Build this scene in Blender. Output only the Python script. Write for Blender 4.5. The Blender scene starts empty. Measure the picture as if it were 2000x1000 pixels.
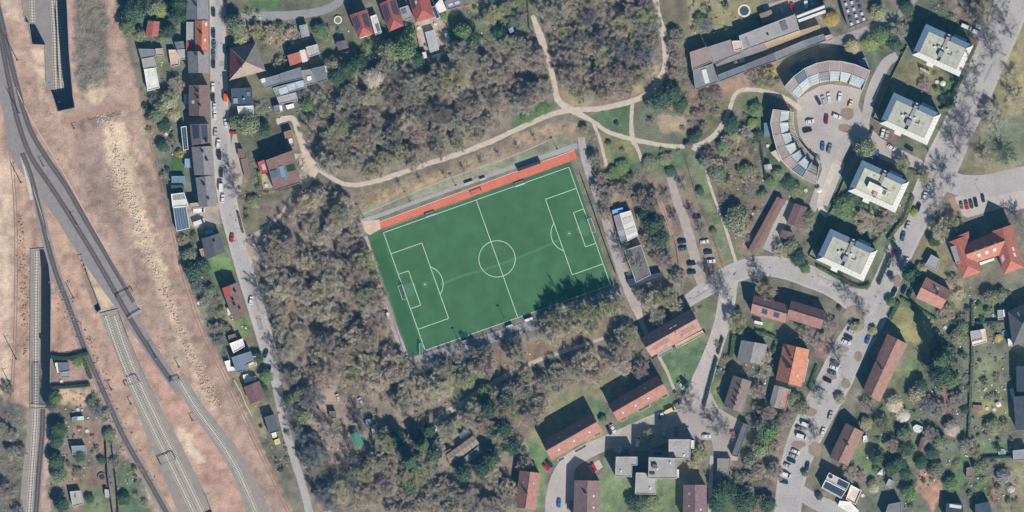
import bpy, bmesh, math, random
import numpy as np
from math import sin, cos, pi, radians, hypot, atan2, tan
random.seed(7); RNG = np.random.default_rng(11)
SC = bpy.context.scene; COL = SC.collection
S = 0.2577                                   # metres per photo pixel
W2, H2 = 1000, 500
# ------------------------------------------------------------ camera, sky, sun, exposure
cd = bpy.data.cameras.new('camera'); cam = bpy.data.objects.new('camera', cd); COL.objects.link(cam)
cd.type = 'ORTHO'; cd.ortho_scale = 2000*S; cam.location = (0, 0, 220); cd.clip_start = 1; cd.clip_end = 2000
SC.camera = cam
SUN_EL = 40.0; SDX, SDY = 0.46, -0.89        # horizontal direction towards the sun (x east, y north)
world = bpy.data.worlds.new('World'); SC.world = world; world.use_nodes = True
nt = world.node_tree; bg = nt.nodes['Background']
sky = nt.nodes.new('ShaderNodeTexSky'); sky.sky_type = 'NISHITA'; sky.sun_disc = False
sky.sun_elevation = radians(SUN_EL); sky.sun_rotation = atan2(SDX, SDY)
sky.air_density = 1.0; sky.dust_density = 0.6; sky.ozone_density = 4.0; sky.altitude = 50
nt.links.new(sky.outputs[0], bg.inputs[0]); bg.inputs[1].default_value = 0.04
sl = bpy.data.lights.new('sun', 'SUN'); sl.energy = 4.7; sl.angle = radians(0.5); sl.color = (1.0, 0.92, 0.84)
so = bpy.data.objects.new('sun', sl); COL.objects.link(so)
import mathutils
from mathutils import Vector
ch = cos(radians(SUN_EL)); n = hypot(SDX, SDY)
so.rotation_euler = Vector((SDX/n*ch, SDY/n*ch, sin(radians(SUN_EL)))).to_track_quat('Z', 'Y').to_euler()
so.location = (60, -120, 150)
vs = SC.view_settings; vs.view_transform = 'Standard'; vs.look = 'None'; vs.exposure = 0.38; vs.gamma = 1; vs.use_curve_mapping = False
SC.cycles.max_bounces = 5; SC.cycles.diffuse_bounces = 2; SC.cycles.glossy_bounces = 2; SC.cycles.transparent_max_bounces = 4
# ------------------------------------------------------------ helpers
def P(x, y): return ((x-W2)*S, (H2-y)*S)
def PX(p): return (p[0]/S+W2, H2-p[1]/S)
def des(c, k):
    g = .3*c[0]+.59*c[1]+.11*c[2]; return tuple(v+(g-v)*k for v in c)
def lin(c):
    return tuple((v/255/12.92 if v <= 10 else ((v/255+0.055)/1.055)**2.4) for v in c)
MATS = {}
def mat(name, rgb, var=0.18, scale=0.6, rough=0.85, bump=0.0, metal=0.0, objcol=False, fine=6.0, spec=0.3, stain=0.0, f=1.0):
    key = (name,)
    if key in MATS: return MATS[key]
    m = bpy.data.materials.new(name); m.use_nodes = True; t = m.node_tree; N = t.nodes; L = t.links
    b = N['Principled BSDF']; b.inputs['Roughness'].default_value = rough; b.inputs['Metallic'].default_value = metal
    b.inputs['Specular IOR Level'].default_value = spec
    c = [min(v*f, .95) for v in lin(rgb)]
    g = N.new('ShaderNodeNewGeometry')
    n1 = N.new('ShaderNodeTexNoise'); n1.inputs['Scale'].default_value = scale; n1.inputs['Detail'].default_value = 6; n1.inputs['Roughness'].default_value = .65
    n2 = N.new('ShaderNodeTexNoise'); n2.inputs['Scale'].default_value = fine; n2.inputs['Detail'].default_value = 3
    L.new(g.outputs['Position'], n1.inputs['Vector']); L.new(g.outputs['Position'], n2.inputs['Vector'])
    ad = N.new('ShaderNodeMath'); ad.operation = 'ADD'; L.new(n1.outputs[0], ad.inputs[0]); L.new(n2.outputs[0], ad.inputs[1])
    mr = N.new('ShaderNodeMapRange'); mr.inputs['From Min'].default_value = .65; mr.inputs['From Max'].default_value = 1.35
    mr.inputs['To Min'].default_value = 1-var*1.6; mr.inputs['To Max'].default_value = 1+var*1.6; L.new(ad.outputs[0], mr.inputs[0])
    vm = N.new('ShaderNodeVectorMath'); vm.operation = 'SCALE'
    if objcol:
        oi = N.new('ShaderNodeObjectInfo'); L.new(oi.outputs['Color'], vm.inputs[0])
    else: vm.inputs[0].default_value = c
    L.new(mr.outputs[0], vm.inputs['Scale']); L.new(vm.outputs[0], b.inputs['Base Color'])
    if bump:
        bp = N.new('ShaderNodeBump'); bp.inputs['Strength'].default_value = bump; bp.inputs['Distance'].default_value = .3
        L.new(ad.outputs[0], bp.inputs['Height']); L.new(bp.outputs[0], b.inputs['Normal'])
    MATS[key] = m; return m
CM = {}
def cmat(rgb, kind='roof', f=1.0):
    """material by kind and colour (sRGB as the sunlit thing reads)"""
    rgb = tuple(rgb); k = (kind, rgb, f)
    if k not in CM:
        nm = '%s_%02x%02x%02x_%d' % ((kind,)+rgb+(int(f*100),))
        p = dict(roof=dict(var=.24, scale=.5, fine=3, rough=.8, bump=.25), flat=dict(var=.17, scale=.22, fine=1.6, rough=.9, bump=.1),
                 wall=dict(var=.08, scale=.4, rough=.9), metal=dict(var=.07, scale=.5, rough=.45, spec=.5),
                 road=dict(var=.14, scale=.10, fine=1.2, rough=.9, bump=.05), path=dict(var=.15, scale=.35, fine=2.5, rough=.95, bump=.2),
                 panel=dict(var=.10, scale=1.2, rough=.12, spec=.6), wood=dict(var=.2, scale=1, fine=8, rough=.8),
                 glass=dict(var=.05, scale=1, rough=.08, spec=.7), line=dict(var=.12, scale=.8, rough=.8), rock=dict(var=.3, scale=1.5, rough=.95))[kind]
        if kind == 'roof': rgb = des(rgb, .16)
        if kind == 'road': rgb = tuple(min(240, v*1.05) for v in des(rgb, .5))
        CM[k] = mat(nm, rgb, f=f, **p)
    return CM[k]
class MB:
    def __init__(s): s.v = []; s.f = []; s.m = []
    def add(s, vs, fs, mi=0):
        o = len(s.v); s.v += [tuple(v) for v in vs]; s.f += [tuple(i+o for i in f) for f in fs]; s.m += [mi]*len(fs); return s
    def prism(s, pts, z0, z1, mi=0, bottom=False):
        """pts: metre xy polygon (any winding); z may be list per point"""
        a = sum(pts[i][0]*pts[(i+1) % len(pts)][1]-pts[(i+1) % len(pts)][0]*pts[i][1] for i in range(len(pts)))
        if a < 0: pts = pts[::-1]; 
        n = len(pts)
        v = [(p[0], p[1], z0) for p in pts]+[(p[0], p[1], z1) for p in pts]
        f = [(i, (i+1) % n, n+(i+1) % n, n+i) for i in range(n)]+[tuple(range(n, 2*n))]
        if bottom: f.append(tuple(range(n-1, -1, -1)))
        return s.add(v, f, mi)
    def box(s, x, y, z0, lx, ly, lz, rot=0, mi=0, top=1.0):
        c, sn = cos(rot), sin(rot); v = []
        for z, k in ((z0, 1), (z0+lz, top)):
            for sx, sy in ((-1, -1), (1, -1), (1, 1), (-1, 1)):
                a, b = sx*lx/2*k, sy*ly/2*k; v.append((x+a*c-b*sn, y+a*sn+b*c, z))
        return s.add(v, [(0, 3, 2, 1), (4, 5, 6, 7), (0, 1, 5, 4), (1, 2, 6, 5), (2, 3, 7, 6), (3, 0, 4, 7)], mi)
    def tube(s, a, b, r0, r1=None, n=5, mi=0):
        a = Vector(a); b = Vector(b); r1 = r0 if r1 is None else r1; d = (b-a).normalized()
        u = d.cross(Vector((0, 0, 1)) if abs(d.z) < .9 else Vector((1, 0, 0))).normalized(); w = d.cross(u)
        v = [a+(u*cos(2*pi*i/n)+w*sin(2*pi*i/n))*r0 for i in range(n)]+[b+(u*cos(2*pi*i/n)+w*sin(2*pi*i/n))*r1 for i in range(n)]
        return s.add(v, [(i, (i+1) % n, n+(i+1) % n, n+i) for i in range(n)]+[tuple(range(n, 2*n)), tuple(range(n-1, -1, -1))], mi)
    def ring(s, x, y, z0, z1, r0, r1, n=28, mi=0):
        v = []
        for z in (z0, z1):
            for r in (r0, r1): v += [(x+r*cos(2*pi*i/n), y+r*sin(2*pi*i/n), z) for i in range(n)]
        f = []
        for i in range(n):
            j = (i+1) % n; f += [(2*n+i, 2*n+j, 3*n+j, 3*n+i)[::-1], (n+i, n+j, 3*n+j, 3*n+i), (i, 2*n+i, 2*n+j, j)]
        return s.add(v, f, mi)
    def mesh(s, name, mats):
        me = bpy.data.meshes.new(name); me.from_pydata(s.v, [], s.f)
        for m in (mats if isinstance(mats, (list, tuple)) else [mats]): me.materials.append(m)
        if any(s.m): me.polygons.foreach_set('material_index', s.m)
        me.update(); return me
    def build(s, name, mats, parent=None, **kw):
        return link(name, s.mesh(name, mats), parent, **kw)
def link(name, me, parent=None, loc=None, rz=0, kind=None, label=None, cat=None, group=None, color=None):
    o = bpy.data.objects.new(name, me); COL.objects.link(o)
    if parent is not None:
        o.parent = parent
        if loc is None: # geometry given in world coordinates under an unrotated empty
            o.location = tuple(-v for v in parent.location) if parent.parent is None else (0, 0, 0)
    if loc is not None: o.location = loc; o.rotation_euler = (0, 0, rz)
    if kind: o['kind'] = kind
    if label: o['label'] = label
    if cat: o['category'] = cat
    if group: o['group'] = group
    if color: o.color = tuple(color)+((1,) if len(color) == 3 else ())
    return o
AVOID = []
def block_px(poly, pad=7):
    cx = sum(p[0] for p in poly)/len(poly); cy = sum(p[1] for p in poly)/len(poly)
    for i in range(len(poly)):
        for j in range(4):
            q = (poly[i-1][0]+(poly[i][0]-poly[i-1][0])*j/4, poly[i-1][1]+(poly[i][1]-poly[i-1][1])*j/4)
            for k in (0, .5): AVOID.append((q[0]+(cx-q[0])*k, q[1]+(cy-q[1])*k, pad))
AUTO = []      # things whose label is completed at the end (told apart by place)
def thing(name, px, py, label, cat, group=None, z=0, rz=0, auto=False):
    x, y = P(px, py); o = bpy.data.objects.new(name, None); o.empty_display_size = .5; COL.objects.link(o)
    o.location = (x, y, z); o.rotation_euler = (0, 0, rz); o['label'] = label; o['category'] = cat
    if group: o['group'] = group
    AUTO.append((o, px, py)); return o
ANCH = [("the grey terrace at the top of the west street", 386, 15), ("the orange-roofed terrace house", 394, 70), ("the red-roofed garden hut", 298, 56),
 ("the white flat-roofed shed by the railway", 296, 155), ("the brown terrace on the west street", 390, 197), ("the terrace with solar roofs", 391, 262),
 ("the grey terrace on the west street", 400, 330), ("the solar-covered shed by the railway", 353, 420), ("the dark grey detached house", 418, 482),
 ("the narrow rust-roofed house", 460, 590), ("the blue-grey flat roof", 478, 706), ("the maroon-roofed cottage", 497, 768), ("the black-roofed hut", 530, 828),
 ("the pyramid-roofed house", 482, 120), ("the big white-blossomed tree above the wood", 730, 152), ("the tiny white-blossomed tree in the wood", 818, 249), ("the long black-roofed bench shelter", 1033, 324), ("the west goal of the pitch", 785, 570), ("the street bend by the wood", 500, 590), ("the white-blossomed tree by the pitch corner", 674, 400), ("the top of the north-east wood", 1170, 30), ("the white dugout on the south touchline", 1033, 640), ("the lane end in the southern wood", 850, 830), ("the yellow bush at the top right", 1625, 38), ("the navy flat roof", 472, 188), ("the small orange-roofed house", 583, 112), ("the grey workshop roofs", 570, 160),
 ("the flat brown-roofed house", 553, 335), ("the westernmost red-roofed villa", 705, 45), ("the middle red-roofed villa", 768, 35), ("the easternmost red-roofed villa", 825, 20),
 ("the long greenhouse", 844, 82), ("the clearing with parked cars", 520, 485), ("the gravel path's west bend", 600, 310), ("the football pitch's north-west corner", 715, 440),
 ("the football pitch's south-west corner", 795, 700), ("the football pitch's south-east corner", 1205, 565), ("the football pitch's north-east corner", 1130, 290), ("the path junction above the pitch", 1110, 215),
 ("the path junction in the park", 1235, 272), ("the north wood's path bend", 1290, 150), ("the long workshop hall's west end", 1365, 130), ("the brown hall with rooflights", 1668, 25),
 ("the garden pond", 1453, 20), ("the north crescent houses", 1620, 145), ("the west crescent houses", 1540, 290), ("the crescent parking court", 1625, 240), ("the northernmost white apartment block", 1841, 98),
 ("the second white apartment block", 1778, 232), ("the third white apartment block", 1716, 364), ("the southernmost white apartment block", 1654, 498), ("the clubhouse with the blue canopy", 1225, 440),
 ("the dark clubhouse shed", 1246, 515), ("the gravel car park", 1345, 450), ("the narrow park path", 1410, 430), ("the moss-brown roofs", 1540, 420), ("the east street roundel", 1900, 350),
 ("the big red hipped house", 1925, 490), ("the pink-roofed detached house", 1825, 573), ("the stepped red row on the bend", 1540, 605), ("the solar-roofed pink row", 1310, 650),
 ("the second pink-roofed row", 1247, 778), ("the third pink-roofed row", 1117, 853), ("the small red row at the bottom", 1030, 957), ("the brown row at the bottom", 1147, 970), ("the flat-roofed towers", 1280, 905),
 ("the mauve row at the bottom", 1358, 975), ("the slate and brown house", 1441, 770), ("the orange and red house", 1548, 713), ("the half-blue house", 1468, 688), ("the long brown and black row", 1728, 718),
 ("the pink-brown house by the south street", 1655, 870), ("the solar-roofed white house", 1633, 949), ("the clay yard", 1812, 950), ("the white-walled garden house", 1908, 655), ("the slate houses on the east edge", 1990, 640),
 ("the round garden pool", 1957, 884), ("the green tarpaulin roof", 698, 858), ("the old farm shed", 905, 880), ("the south lane", 600, 960), ("the allotment huts", 150, 880), ("the upper allotment hut", 125, 720), ("the walled cutting", 80, 620),
 ("the deep northern cutting", 120, 120), ("the wide lawn park", 1950, 230), ("the white caravan", 660, 776), ("the bollard-lined lane end", 1360, 790), ("the garage court", 1420, 860)]
def where(px, py):
    b = min(ANCH, key=lambda a: hypot(a[1]-px, a[2]-py)); dx, dy = px-b[1], py-b[2]
    if hypot(dx, dy) < 14: return 'beside '+b[0]
    a = math.degrees(atan2(-dy, dx)) % 360
    d = ['east', 'north-east', 'north', 'north-west', 'west', 'south-west', 'south', 'south-east'][int((a+22.5)//45) % 8]
    return d+' of '+b[0]
def finish_labels():
    from collections import defaultdict
    D = defaultdict(list)
    for o, px, py in AUTO: D[o['label']].append((o, px, py))
    words = ['', '', 'second', 'third', 'fourth', 'fifth', 'sixth', 'seventh']
    for lab, L in D.items():
        n = len(L)
        if n < 2: continue
        if n > 7:
            for o, _, _ in L:
                if 'group' not in o: o['group'] = lab
            continue
        xs = [a[1] for a in L]; ys = [a[2] for a in L]; ew = (max(xs)-min(xs)) > (max(ys)-min(ys))
        L.sort(key=lambda a: a[1] if ew else a[2]); e0, e1 = ('westernmost', 'easternmost') if ew else ('northernmost', 'southernmost')
        for i, (o, _, _) in enumerate(L):
            w = e0 if i == 0 else e1 if i == n-1 else words[i+1]+' from the '+('west' if ew else 'north')
            ws = w.split(); o['label'] = ' '.join(lab.split()[:16-len(ws)])+', '+w
def area2(p): return sum(p[i][0]*p[(i+1) % len(p)][1]-p[(i+1) % len(p)][0]*p[i][1] for i in range(len(p)))
def ccw(p): return list(p) if area2(p) > 0 else list(p)[::-1]
def inset(pts, d):
    pts = ccw(pts); n = len(pts); out = []
    for i in range(n):
        a, b, c = Vector(pts[i-1]), Vector(pts[i]), Vector(pts[(i+1) % n])
        u = (b-a).normalized(); w = (c-b).normalized(); nu = Vector((-u.y, u.x)); nw = Vector((-w.y, w.x))
        k = nu+nw; k = k/max(k.dot(nu), .3) if k.length > 1e-6 else nu
        out.append(tuple(b+k*d))
    return out
def MP(pts): return [P(*p) for p in pts]
def lerp(a, b, t): return tuple(a[i]+(b[i]-a[i])*t for i in range(len(a)))
def smooth(pl, n=6):
    """Catmull-Rom through px points"""
    if len(pl) < 3: 
        return [lerp(pl[0], pl[1], i/4) for i in range(5)]
    q = [pl[0]]+list(pl)+[pl[-1]]; out = []
    for i in range(1, len(q)-2):
        p0, p1, p2, p3 = q[i-1:i+3]
        for k in range(n):
            t = k/n; out.append(tuple(.5*(2*p1[j]+(p2[j]-p0[j])*t+(2*p0[j]-5*p1[j]+4*p2[j]-p3[j])*t*t+(3*p1[j]-p0[j]-3*p2[j]+p3[j])*t**3) for j in range(len(p1))))
    out.append(tuple(pl[-1])); return out
def offs(pl, d):
    out = []
    for i, p in enumerate(pl):
        a = pl[max(i-1, 0)]; b = pl[min(i+1, len(pl)-1)]; L = hypot(b[0]-a[0], b[1]-a[1]) or 1
        out.append((p[0]-(b[1]-a[1])/L*d, p[1]+(b[0]-a[0])/L*d))
    return out
def ribbon(pl, w, z, name, m, kind='structure', parent=None, jit=0, h=0, zf=None, seg=6):
    """pl px points (x,y[,w]); w width px"""
    c = smooth(pl, seg); mp = [P(p[0], p[1]) for p in c]
    ws = [(p[2] if len(p) > 2 else w)*S/2 for p in c]
    l = []; r = []
    for i, p in enumerate(mp):
        a = mp[max(i-1, 0)]; b = mp[min(i+1, len(mp)-1)]; L = hypot(b[0]-a[0], b[1]-a[1]) or 1
        nx, ny = -(b[1]-a[1])/L, (b[0]-a[0])/L; j1 = 1+random.uniform(-jit, jit); j2 = 1+random.uniform(-jit, jit)
        l.append((p[0]+nx*ws[i]*j1, p[1]+ny*ws[i]*j1)); r.append((p[0]-nx*ws[i]*j2, p[1]-ny*ws[i]*j2))
    mb = MB(); n = len(mp); zz = [z if zf is None else z+zf(c[i]) for i in range(n)]
    v = [(l[i][0], l[i][1], zz[i]) for i in range(n)]+[(r[i][0], r[i][1], zz[i]) for i in range(n)]
    f = [(i, n+i, n+i+1, i+1) for i in range(n-1)]
    if h:
        v += [(l[i][0], l[i][1], zz[i]-h) for i in range(n)]+[(r[i][0], r[i][1], zz[i]-h) for i in range(n)]
        f += [(2*n+i, i, i+1, 2*n+i+1) for i in range(n-1)]+[(n+i, 3*n+i, 3*n+i+1, n+i+1) for i in range(n-1)]
        f += [(0, 2*n, 3*n, n), (n-1, 2*n-1, 4*n-1, 3*n-1)]
    mb.add(v, f); return mb.build(name, m, parent, kind=kind)
def sheet(pts, z, name, m, kind='structure', parent=None):
    p = ccw(MP(pts)); mb = MB(); mb.add([(a[0], a[1], z) for a in p], [tuple(range(len(p)))])
    return mb.build(name, m, parent, kind=kind)

# ------------------------------------------------------------ air: thin bluish haze between the camera and the ground
hb = MB(); hb.box(0, 0, -11, 5600, 5600, 236); hm = bpy.data.materials.new('haze'); hm.use_nodes = True; ht = hm.node_tree; ht.nodes.remove(ht.nodes['Principled BSDF'])
pv = ht.nodes.new('ShaderNodeVolumePrincipled'); pv.inputs['Color'].default_value = (.12, .52, 1.0, 1); pv.inputs['Density'].default_value = .0004; pv.inputs['Anisotropy'].default_value = 0
ht.links.new(pv.outputs[0], ht.nodes['Material Output'].inputs['Volume']); hb.build('haze', hm, kind='stuff'); SC.cycles.volume_bounces = 0
# ------------------------------------------------------------ ground: one sheet, painted soil / grass / litter albedo per vertex
def vnoise(X, Y, sc, seed):
    r = np.random.default_rng(seed); T = r.random((256, 256)); x = X/sc; y = Y/sc
    xi = np.floor(x).astype(int); yi = np.floor(y).astype(int); fx = x-xi; fy = y-yi
    fx = fx*fx*(3-2*fx); fy = fy*fy*(3-2*fy); g = lambda a, b: T[a % 256, b % 256]
    return (g(xi, yi)*(1-fx)+g(xi+1, yi)*fx)*(1-fy)+(g(xi, yi+1)*(1-fx)+g(xi+1, yi+1)*fx)*fy
def fbm(X, Y, sc, seed, o=4):
    t = 0; a = 1; s = 0
    for i in range(o): t = t+a*(vnoise(X, Y, sc/2**i, seed+i)-.5); s += a; a *= .55
    return t/s*2
TR1 = [(36, -60), (50, 42), (57, 45), (63, 86), (89, 87), (91, 160), (103, 185), (113, 217), (146, 210), (142, 190), (134, 100), (127, -60)]
TR2 = [(61, 488), (85, 486), (94, 512), (99, 560), (98, 700), (97, 765), (93, 797), (60, 797)]
TR3 = [(197, 613), (230, 605), (252, 665), (296, 765), (350, 865), (400, 965), (445, 1080), (380, 1080), (343, 985), (300, 880), (262, 780), (232, 700)]
TR4 = [(154, 500), (159, 499), (172, 540), (197, 604), (188, 611), (170, 560)]
DIRT = [(-400, -400), (222, -400), (225, 0), (240, 60), (262, 150), (288, 260), (310, 345), (342, 450), (368, 550), (398, 640), (447, 740), (498, 840), (545, 950), (575, 1010), (640, 1400), (-400, 1400)]
G = [  # (polygon px, colour, feather px, noise px)
 (DIRT, (176, 150, 134), 5, 4),
 ([(70, 360), (100, 380), (170, 470), (215, 560), (195, 620), (250, 780), (330, 960), (350, 1010), (335, 1010), (250, 850), (170, 660), (100, 480)], (182, 153, 134), 7, 8),
 ([(22, 240), (44, 300), (62, 380), (62, 490), (62, 760), (20, 780), (30, 560)], (184, 155, 136), 7, 8), ([(258, 600), (300, 650), (380, 790), (430, 900), (480, 1010), (440, 1010), (350, 850), (260, 680)], (184, 150, 134), 6, 7),
 ([(98, 560), (130, 600), (160, 700), (98, 690)], (188, 154, 136), 4, 4),
 ([(-9, 300), (20, 300), (30, 420), (26, 560), (22, 700), (8, 770), (-20, 760), (-20, 300)], (205, 182, 160), 10, 10),
 ([(150, -30), (205, -20), (210, 60), (214, 130), (212, 170), (190, 160), (160, 185), (146, 150), (143, 60)], (132, 120, 114), 8, 9),
 ([(172, 160), (205, 155), (212, 195), (170, 208)], (206, 184, 160), 8, 7),
 ([(190, 225), (235, 235), (262, 290), (282, 400), (320, 480), (330, 540), (300, 545), (262, 450), (232, 380), (205, 310)], (208, 186, 160), 11, 14),
 ([(300, 520), (345, 560), (365, 640), (395, 690), (425, 790), (405, 800), (372, 720), (340, 650), (310, 590)], (200, 176, 152), 9, 12),
 ([(165, 505), (188, 520), (215, 560), (232, 598), (196, 600), (180, 560)], (196, 178, 148), 4, 4),
 ([(35, 0), (0, 0), (15, 35), (35, 40)], (196, 176, 158), 6, 5), ([(60, 95), (90, 90), (92, 150), (80, 190), (70, 140)], (204, 182, 158), 8, 8), ([(80, 170), (105, 190), (130, 230), (95, 235)], (198, 172, 150), 8, 6),
 ([(345, 830), (370, 850), (405, 900), (395, 910), (360, 880)], (204, 182, 160), 5, 7),
 ([(-400, 800), (-20, 775), (20, 780), (52, 790), (50, 1400), (-400, 1400)], (118, 112, 104), 10, 10),
 ([(30, 850), (50, 800), (48, 1010), (35, 1010)], (108, 116, 92), 8, 6),
 ([(98, 690), (165, 690), (180, 760), (210, 830), (250, 900), (290, 1010), (95, 1010)], (126, 120, 108), 6, 6),
 ([(100, 700), (165, 705), (172, 748), (100, 752)], (160, 136, 124), 3, 3), ([(115, 760), (175, 756), (185, 785), (160, 795), (120, 790)], (196, 170, 142), 5, 6),
 ([(140, 825), (200, 830), (205, 880), (140, 870)], (150, 128, 112), 6, 6), ([(130, 915), (205, 910), (208, 950), (130, 955)], (140, 122, 104), 5, 5),
 ([(165, 955), (205, 950), (212, 1005), (165, 1005)], (112, 128, 84), 4, 3), ([(225, 900), (262, 905), (300, 1005), (230, 1005)], (98, 120, 86), 7, 7),
 ([(150, 240), (185, 240), (215, 330), (250, 450), (300, 560), (270, 560), (200, 430), (150, 320)], (160, 138, 126), 12, 14), ([(270, 320), (300, 340), (350, 520), (400, 660), (450, 780), (430, 790), (360, 640), (300, 450)], (168, 142, 126), 8, 12),
 # gardens between railway and west street
 ([(228, -30), (365, -30), (372, 250), (380, 400), (392, 440), (330, 440), (300, 300), (270, 150), (240, 50)], (114, 118, 98), 5, 5),
 ([(285, 240), (320, 235), (330, 290), (300, 300)], (150, 136, 114), 6, 6), ([(333, 305), (358, 305), (360, 335), (330, 335)], (72, 112, 52), 3, 2),
 ([(300, 110), (325, 112), (320, 150), (304, 150)], (118, 128, 84), 4, 3), ([(365, 395), (432, 400), (430, 445), (372, 445)], (168, 156, 144), 4, 3),
 ([(345, 448), (460, 440), (490, 560), (440, 560), (470, 700), (440, 680), (395, 610), (365, 530)], (106, 118, 82), 5, 6),
 ([(412, 505), (450, 500), (455, 530), (425, 560), (405, 540)], (106, 142, 74), 4, 3), ([(415, 590), (435, 590), (465, 650), (440, 655), (420, 630)], (150, 142, 104), 6, 6),
 ([(460, 620), (490, 612), (496, 650), (470, 660)], (104, 138, 74), 4, 3), ([(455, 738), (500, 730), (505, 800), (495, 815), (470, 780)], (150, 136, 104), 4, 4),
 ([(497, 800), (560, 800), (570, 900), (560, 960), (520, 870)], (110, 112, 90), 6, 6), ([(500, 815), (514, 815), (525, 862), (510, 850)], (150, 140, 110), 4, 3),
 # gardens east of the west street, north edge
 ([(436, -30), (690, -30), (700, 60), (660, 120), (640, 190), (560, 240), (590, 380), (510, 400), (455, 290), (440, 120)], (112, 112, 92), 5, 6),
 ([(485, 0), (548, 2), (548, 20), (490, 18)], (78, 116, 62), 4, 3), ([(510, 50), (570, 50), (590, 90), (560, 100), (520, 90)], (140, 132, 110), 6, 8),
 ([(628, 50), (670, 55), (672, 92), (630, 95)], (126, 134, 92), 5, 4), ([(470, 350), (510, 395), (530, 400), (500, 430), (470, 460), (455, 400)], (124, 118, 92), 6, 6),
 ([(495, 240), (560, 235), (575, 300), (520, 312), (500, 330)], (104, 100, 84), 4, 4), ([(510, 335), (530, 345), (535, 372), (515, 378)], (180, 166, 138), 3, 3),
 ([(688, 70), (820, 50), (825, 110), (760, 118), (700, 100)], (106, 124, 80), 5, 5), ([(715, 88), (740, 85), (738, 104), (718, 103)], (110, 138, 76), 4, 3),
 ([(765, 62), (812, 55), (820, 110), (770, 120)], (96, 124, 72), 5, 4), ([(808, 40), (870, 30), (880, 95), (835, 112), (815, 80)], (176, 160, 146), 4, 4),
 ([(870, 30), (905, 30), (915, 90), (880, 100)], (92, 122, 70), 6, 5), ([(915, 10), (955, 0), (955, 40), (935, 60)], (150, 148, 104), 5, 5), ([(905, 30), (1035, -20), (1038, 60), (980, 75), (900, 105)], (104, 116, 78), 6, 5),
 # woods floor
 ([(585, 245), (640, 190), (700, 150), (760, 120), (860, 115), (980, 78), (1040, 62), (1062, 85), (1085, 140), (1095, 210), (1020, 240), (940, 280), (860, 315), (760, 348), (690, 360), (640, 335), (605, 300)], (138, 128, 116), 8, 9),
 ([(1045, -30), (1280, -30), (1292, 60), (1290, 130), (1270, 175), (1200, 205), (1110, 205), (1085, 120), (1055, 60)], (138, 128, 116), 6, 7),
 ([(1035, -20), (1052, -20), (1065, 60), (1050, 70)], (118, 122, 80), 4, 3),
 ([(1095, 165), (1130, 190), (1200, 203), (1100, 207)], (158, 138, 116), 6, 7), ([(1225, 175), (1275, 125), (1292, 130), (1275, 170), (1235, 190)], (172, 160, 124), 6, 5),
 ([(1000, 225), (1080, 200), (1085, 215), (1030, 245), (1000, 250)], (86, 126, 74), 5, 5), ([(1035, 200), (1068, 195), (1075, 212), (1040, 225)], (80, 128, 66), 4, 4),
 ([(640, 372), (700, 375), (860, 330), (1000, 272), (1095, 235), (1125, 240), (1128, 280), (700, 430)], (156, 138, 116), 7, 7),
 ([(735, 385), (780, 370), (850, 345), (870, 335), (875, 352), (745, 410)], (190, 164, 130), 9, 9), ([(1000, 265), (1090, 240), (1090, 262), (1010, 285)], (180, 156, 134), 8, 8),
 ([(705, 412), (860, 352), (1010, 300), (1115, 262), (1122, 284), (704, 428)], (146, 148, 116), 5, 3), ([(960, 325), (1110, 272), (1112, 280), (970, 330)], (136, 146, 104), 5, 3),
 ([(510, 400), (590, 375), (680, 380), (705, 430), (730, 520), (790, 700), (880, 800), (860, 860), (800, 900), (700, 1010), (600, 1010), (560, 860), (530, 700), (520, 600), (500, 520), (530, 450)], (134, 122, 110), 8, 9),
 ([(590, 375), (640, 372), (690, 385), (690, 420), (640, 410)], (140, 124, 104), 8, 8),
 ([(595, 735), (640, 745), (700, 800), (720, 850), (680, 900), (640, 900), (610, 850), (590, 800)], (154, 138, 124), 12, 12),
 ([(790, 700), (1230, 590), (1260, 700), (1190, 790), (1060, 850), (1000, 920), (1000, 1010), (680, 1010), (800, 900), (860, 830)], (134, 124, 110), 8, 9),
 ([(870, 700), (1180, 625), (1185, 650), (1000, 735), (860, 790)], (134, 118, 98), 10, 12), ([(880, 720), (940, 700), (950, 745), (890, 790)], (92, 118, 74), 9, 9),
 ([(1060, 790), (1120, 755), (1200, 740), (1235, 700), (1250, 720), (1180, 780), (1150, 790), (1175, 830), (1185, 860), (1060, 880), (1030, 900), (1035, 830)], (140, 138, 106), 7, 6),
 ([(1150, 770), (1185, 790), (1190, 820), (1165, 820)], (104, 134, 80), 5, 4), ([(1030, 860), (1060, 870), (1075, 905), (1055, 915), (1030, 890)], (98, 134, 72), 5, 4),
 ([(1155, 690), (1180, 690), (1175, 705), (1155, 705)], (182, 150, 104), 5, 5), ([(990, 930), (1012, 920), (1010, 1010), (985, 1010)], (110, 128, 80), 5, 4),
 # park east of the pitch
 ([(1130, 225), (1500, 165), (1560, 200), (1500, 240), (1480, 400), (1450, 515), (1230, 585), (1160, 380)], (122, 118, 98), 8, 8),
 ([(1170, 210), (1230, 205), (1228, 265), (1195, 258), (1160, 232)], (88, 124, 72), 5, 5), ([(1235, 210), (1290, 210), (1340, 280), (1250, 275)], (112, 116, 88), 7, 7),
 ([(1280, 225), (1340, 225), (1340, 258), (1290, 262)], (166, 150, 126), 8, 9), ([(1160, 250), (1230, 270), (1248, 310), (1190, 325)], (132, 128, 92), 8, 7), ([(1190, 285), (1250, 315), (1245, 350), (1200, 340)], (92, 120, 72), 8, 8),
 ([(1255, 290), (1345, 290), (1345, 325), (1270, 340)], (94, 120, 76), 6, 7), ([(1340, 300), (1380, 312), (1395, 400), (1440, 515), (1415, 525), (1380, 420)], (124, 138, 92), 5, 4),
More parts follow.
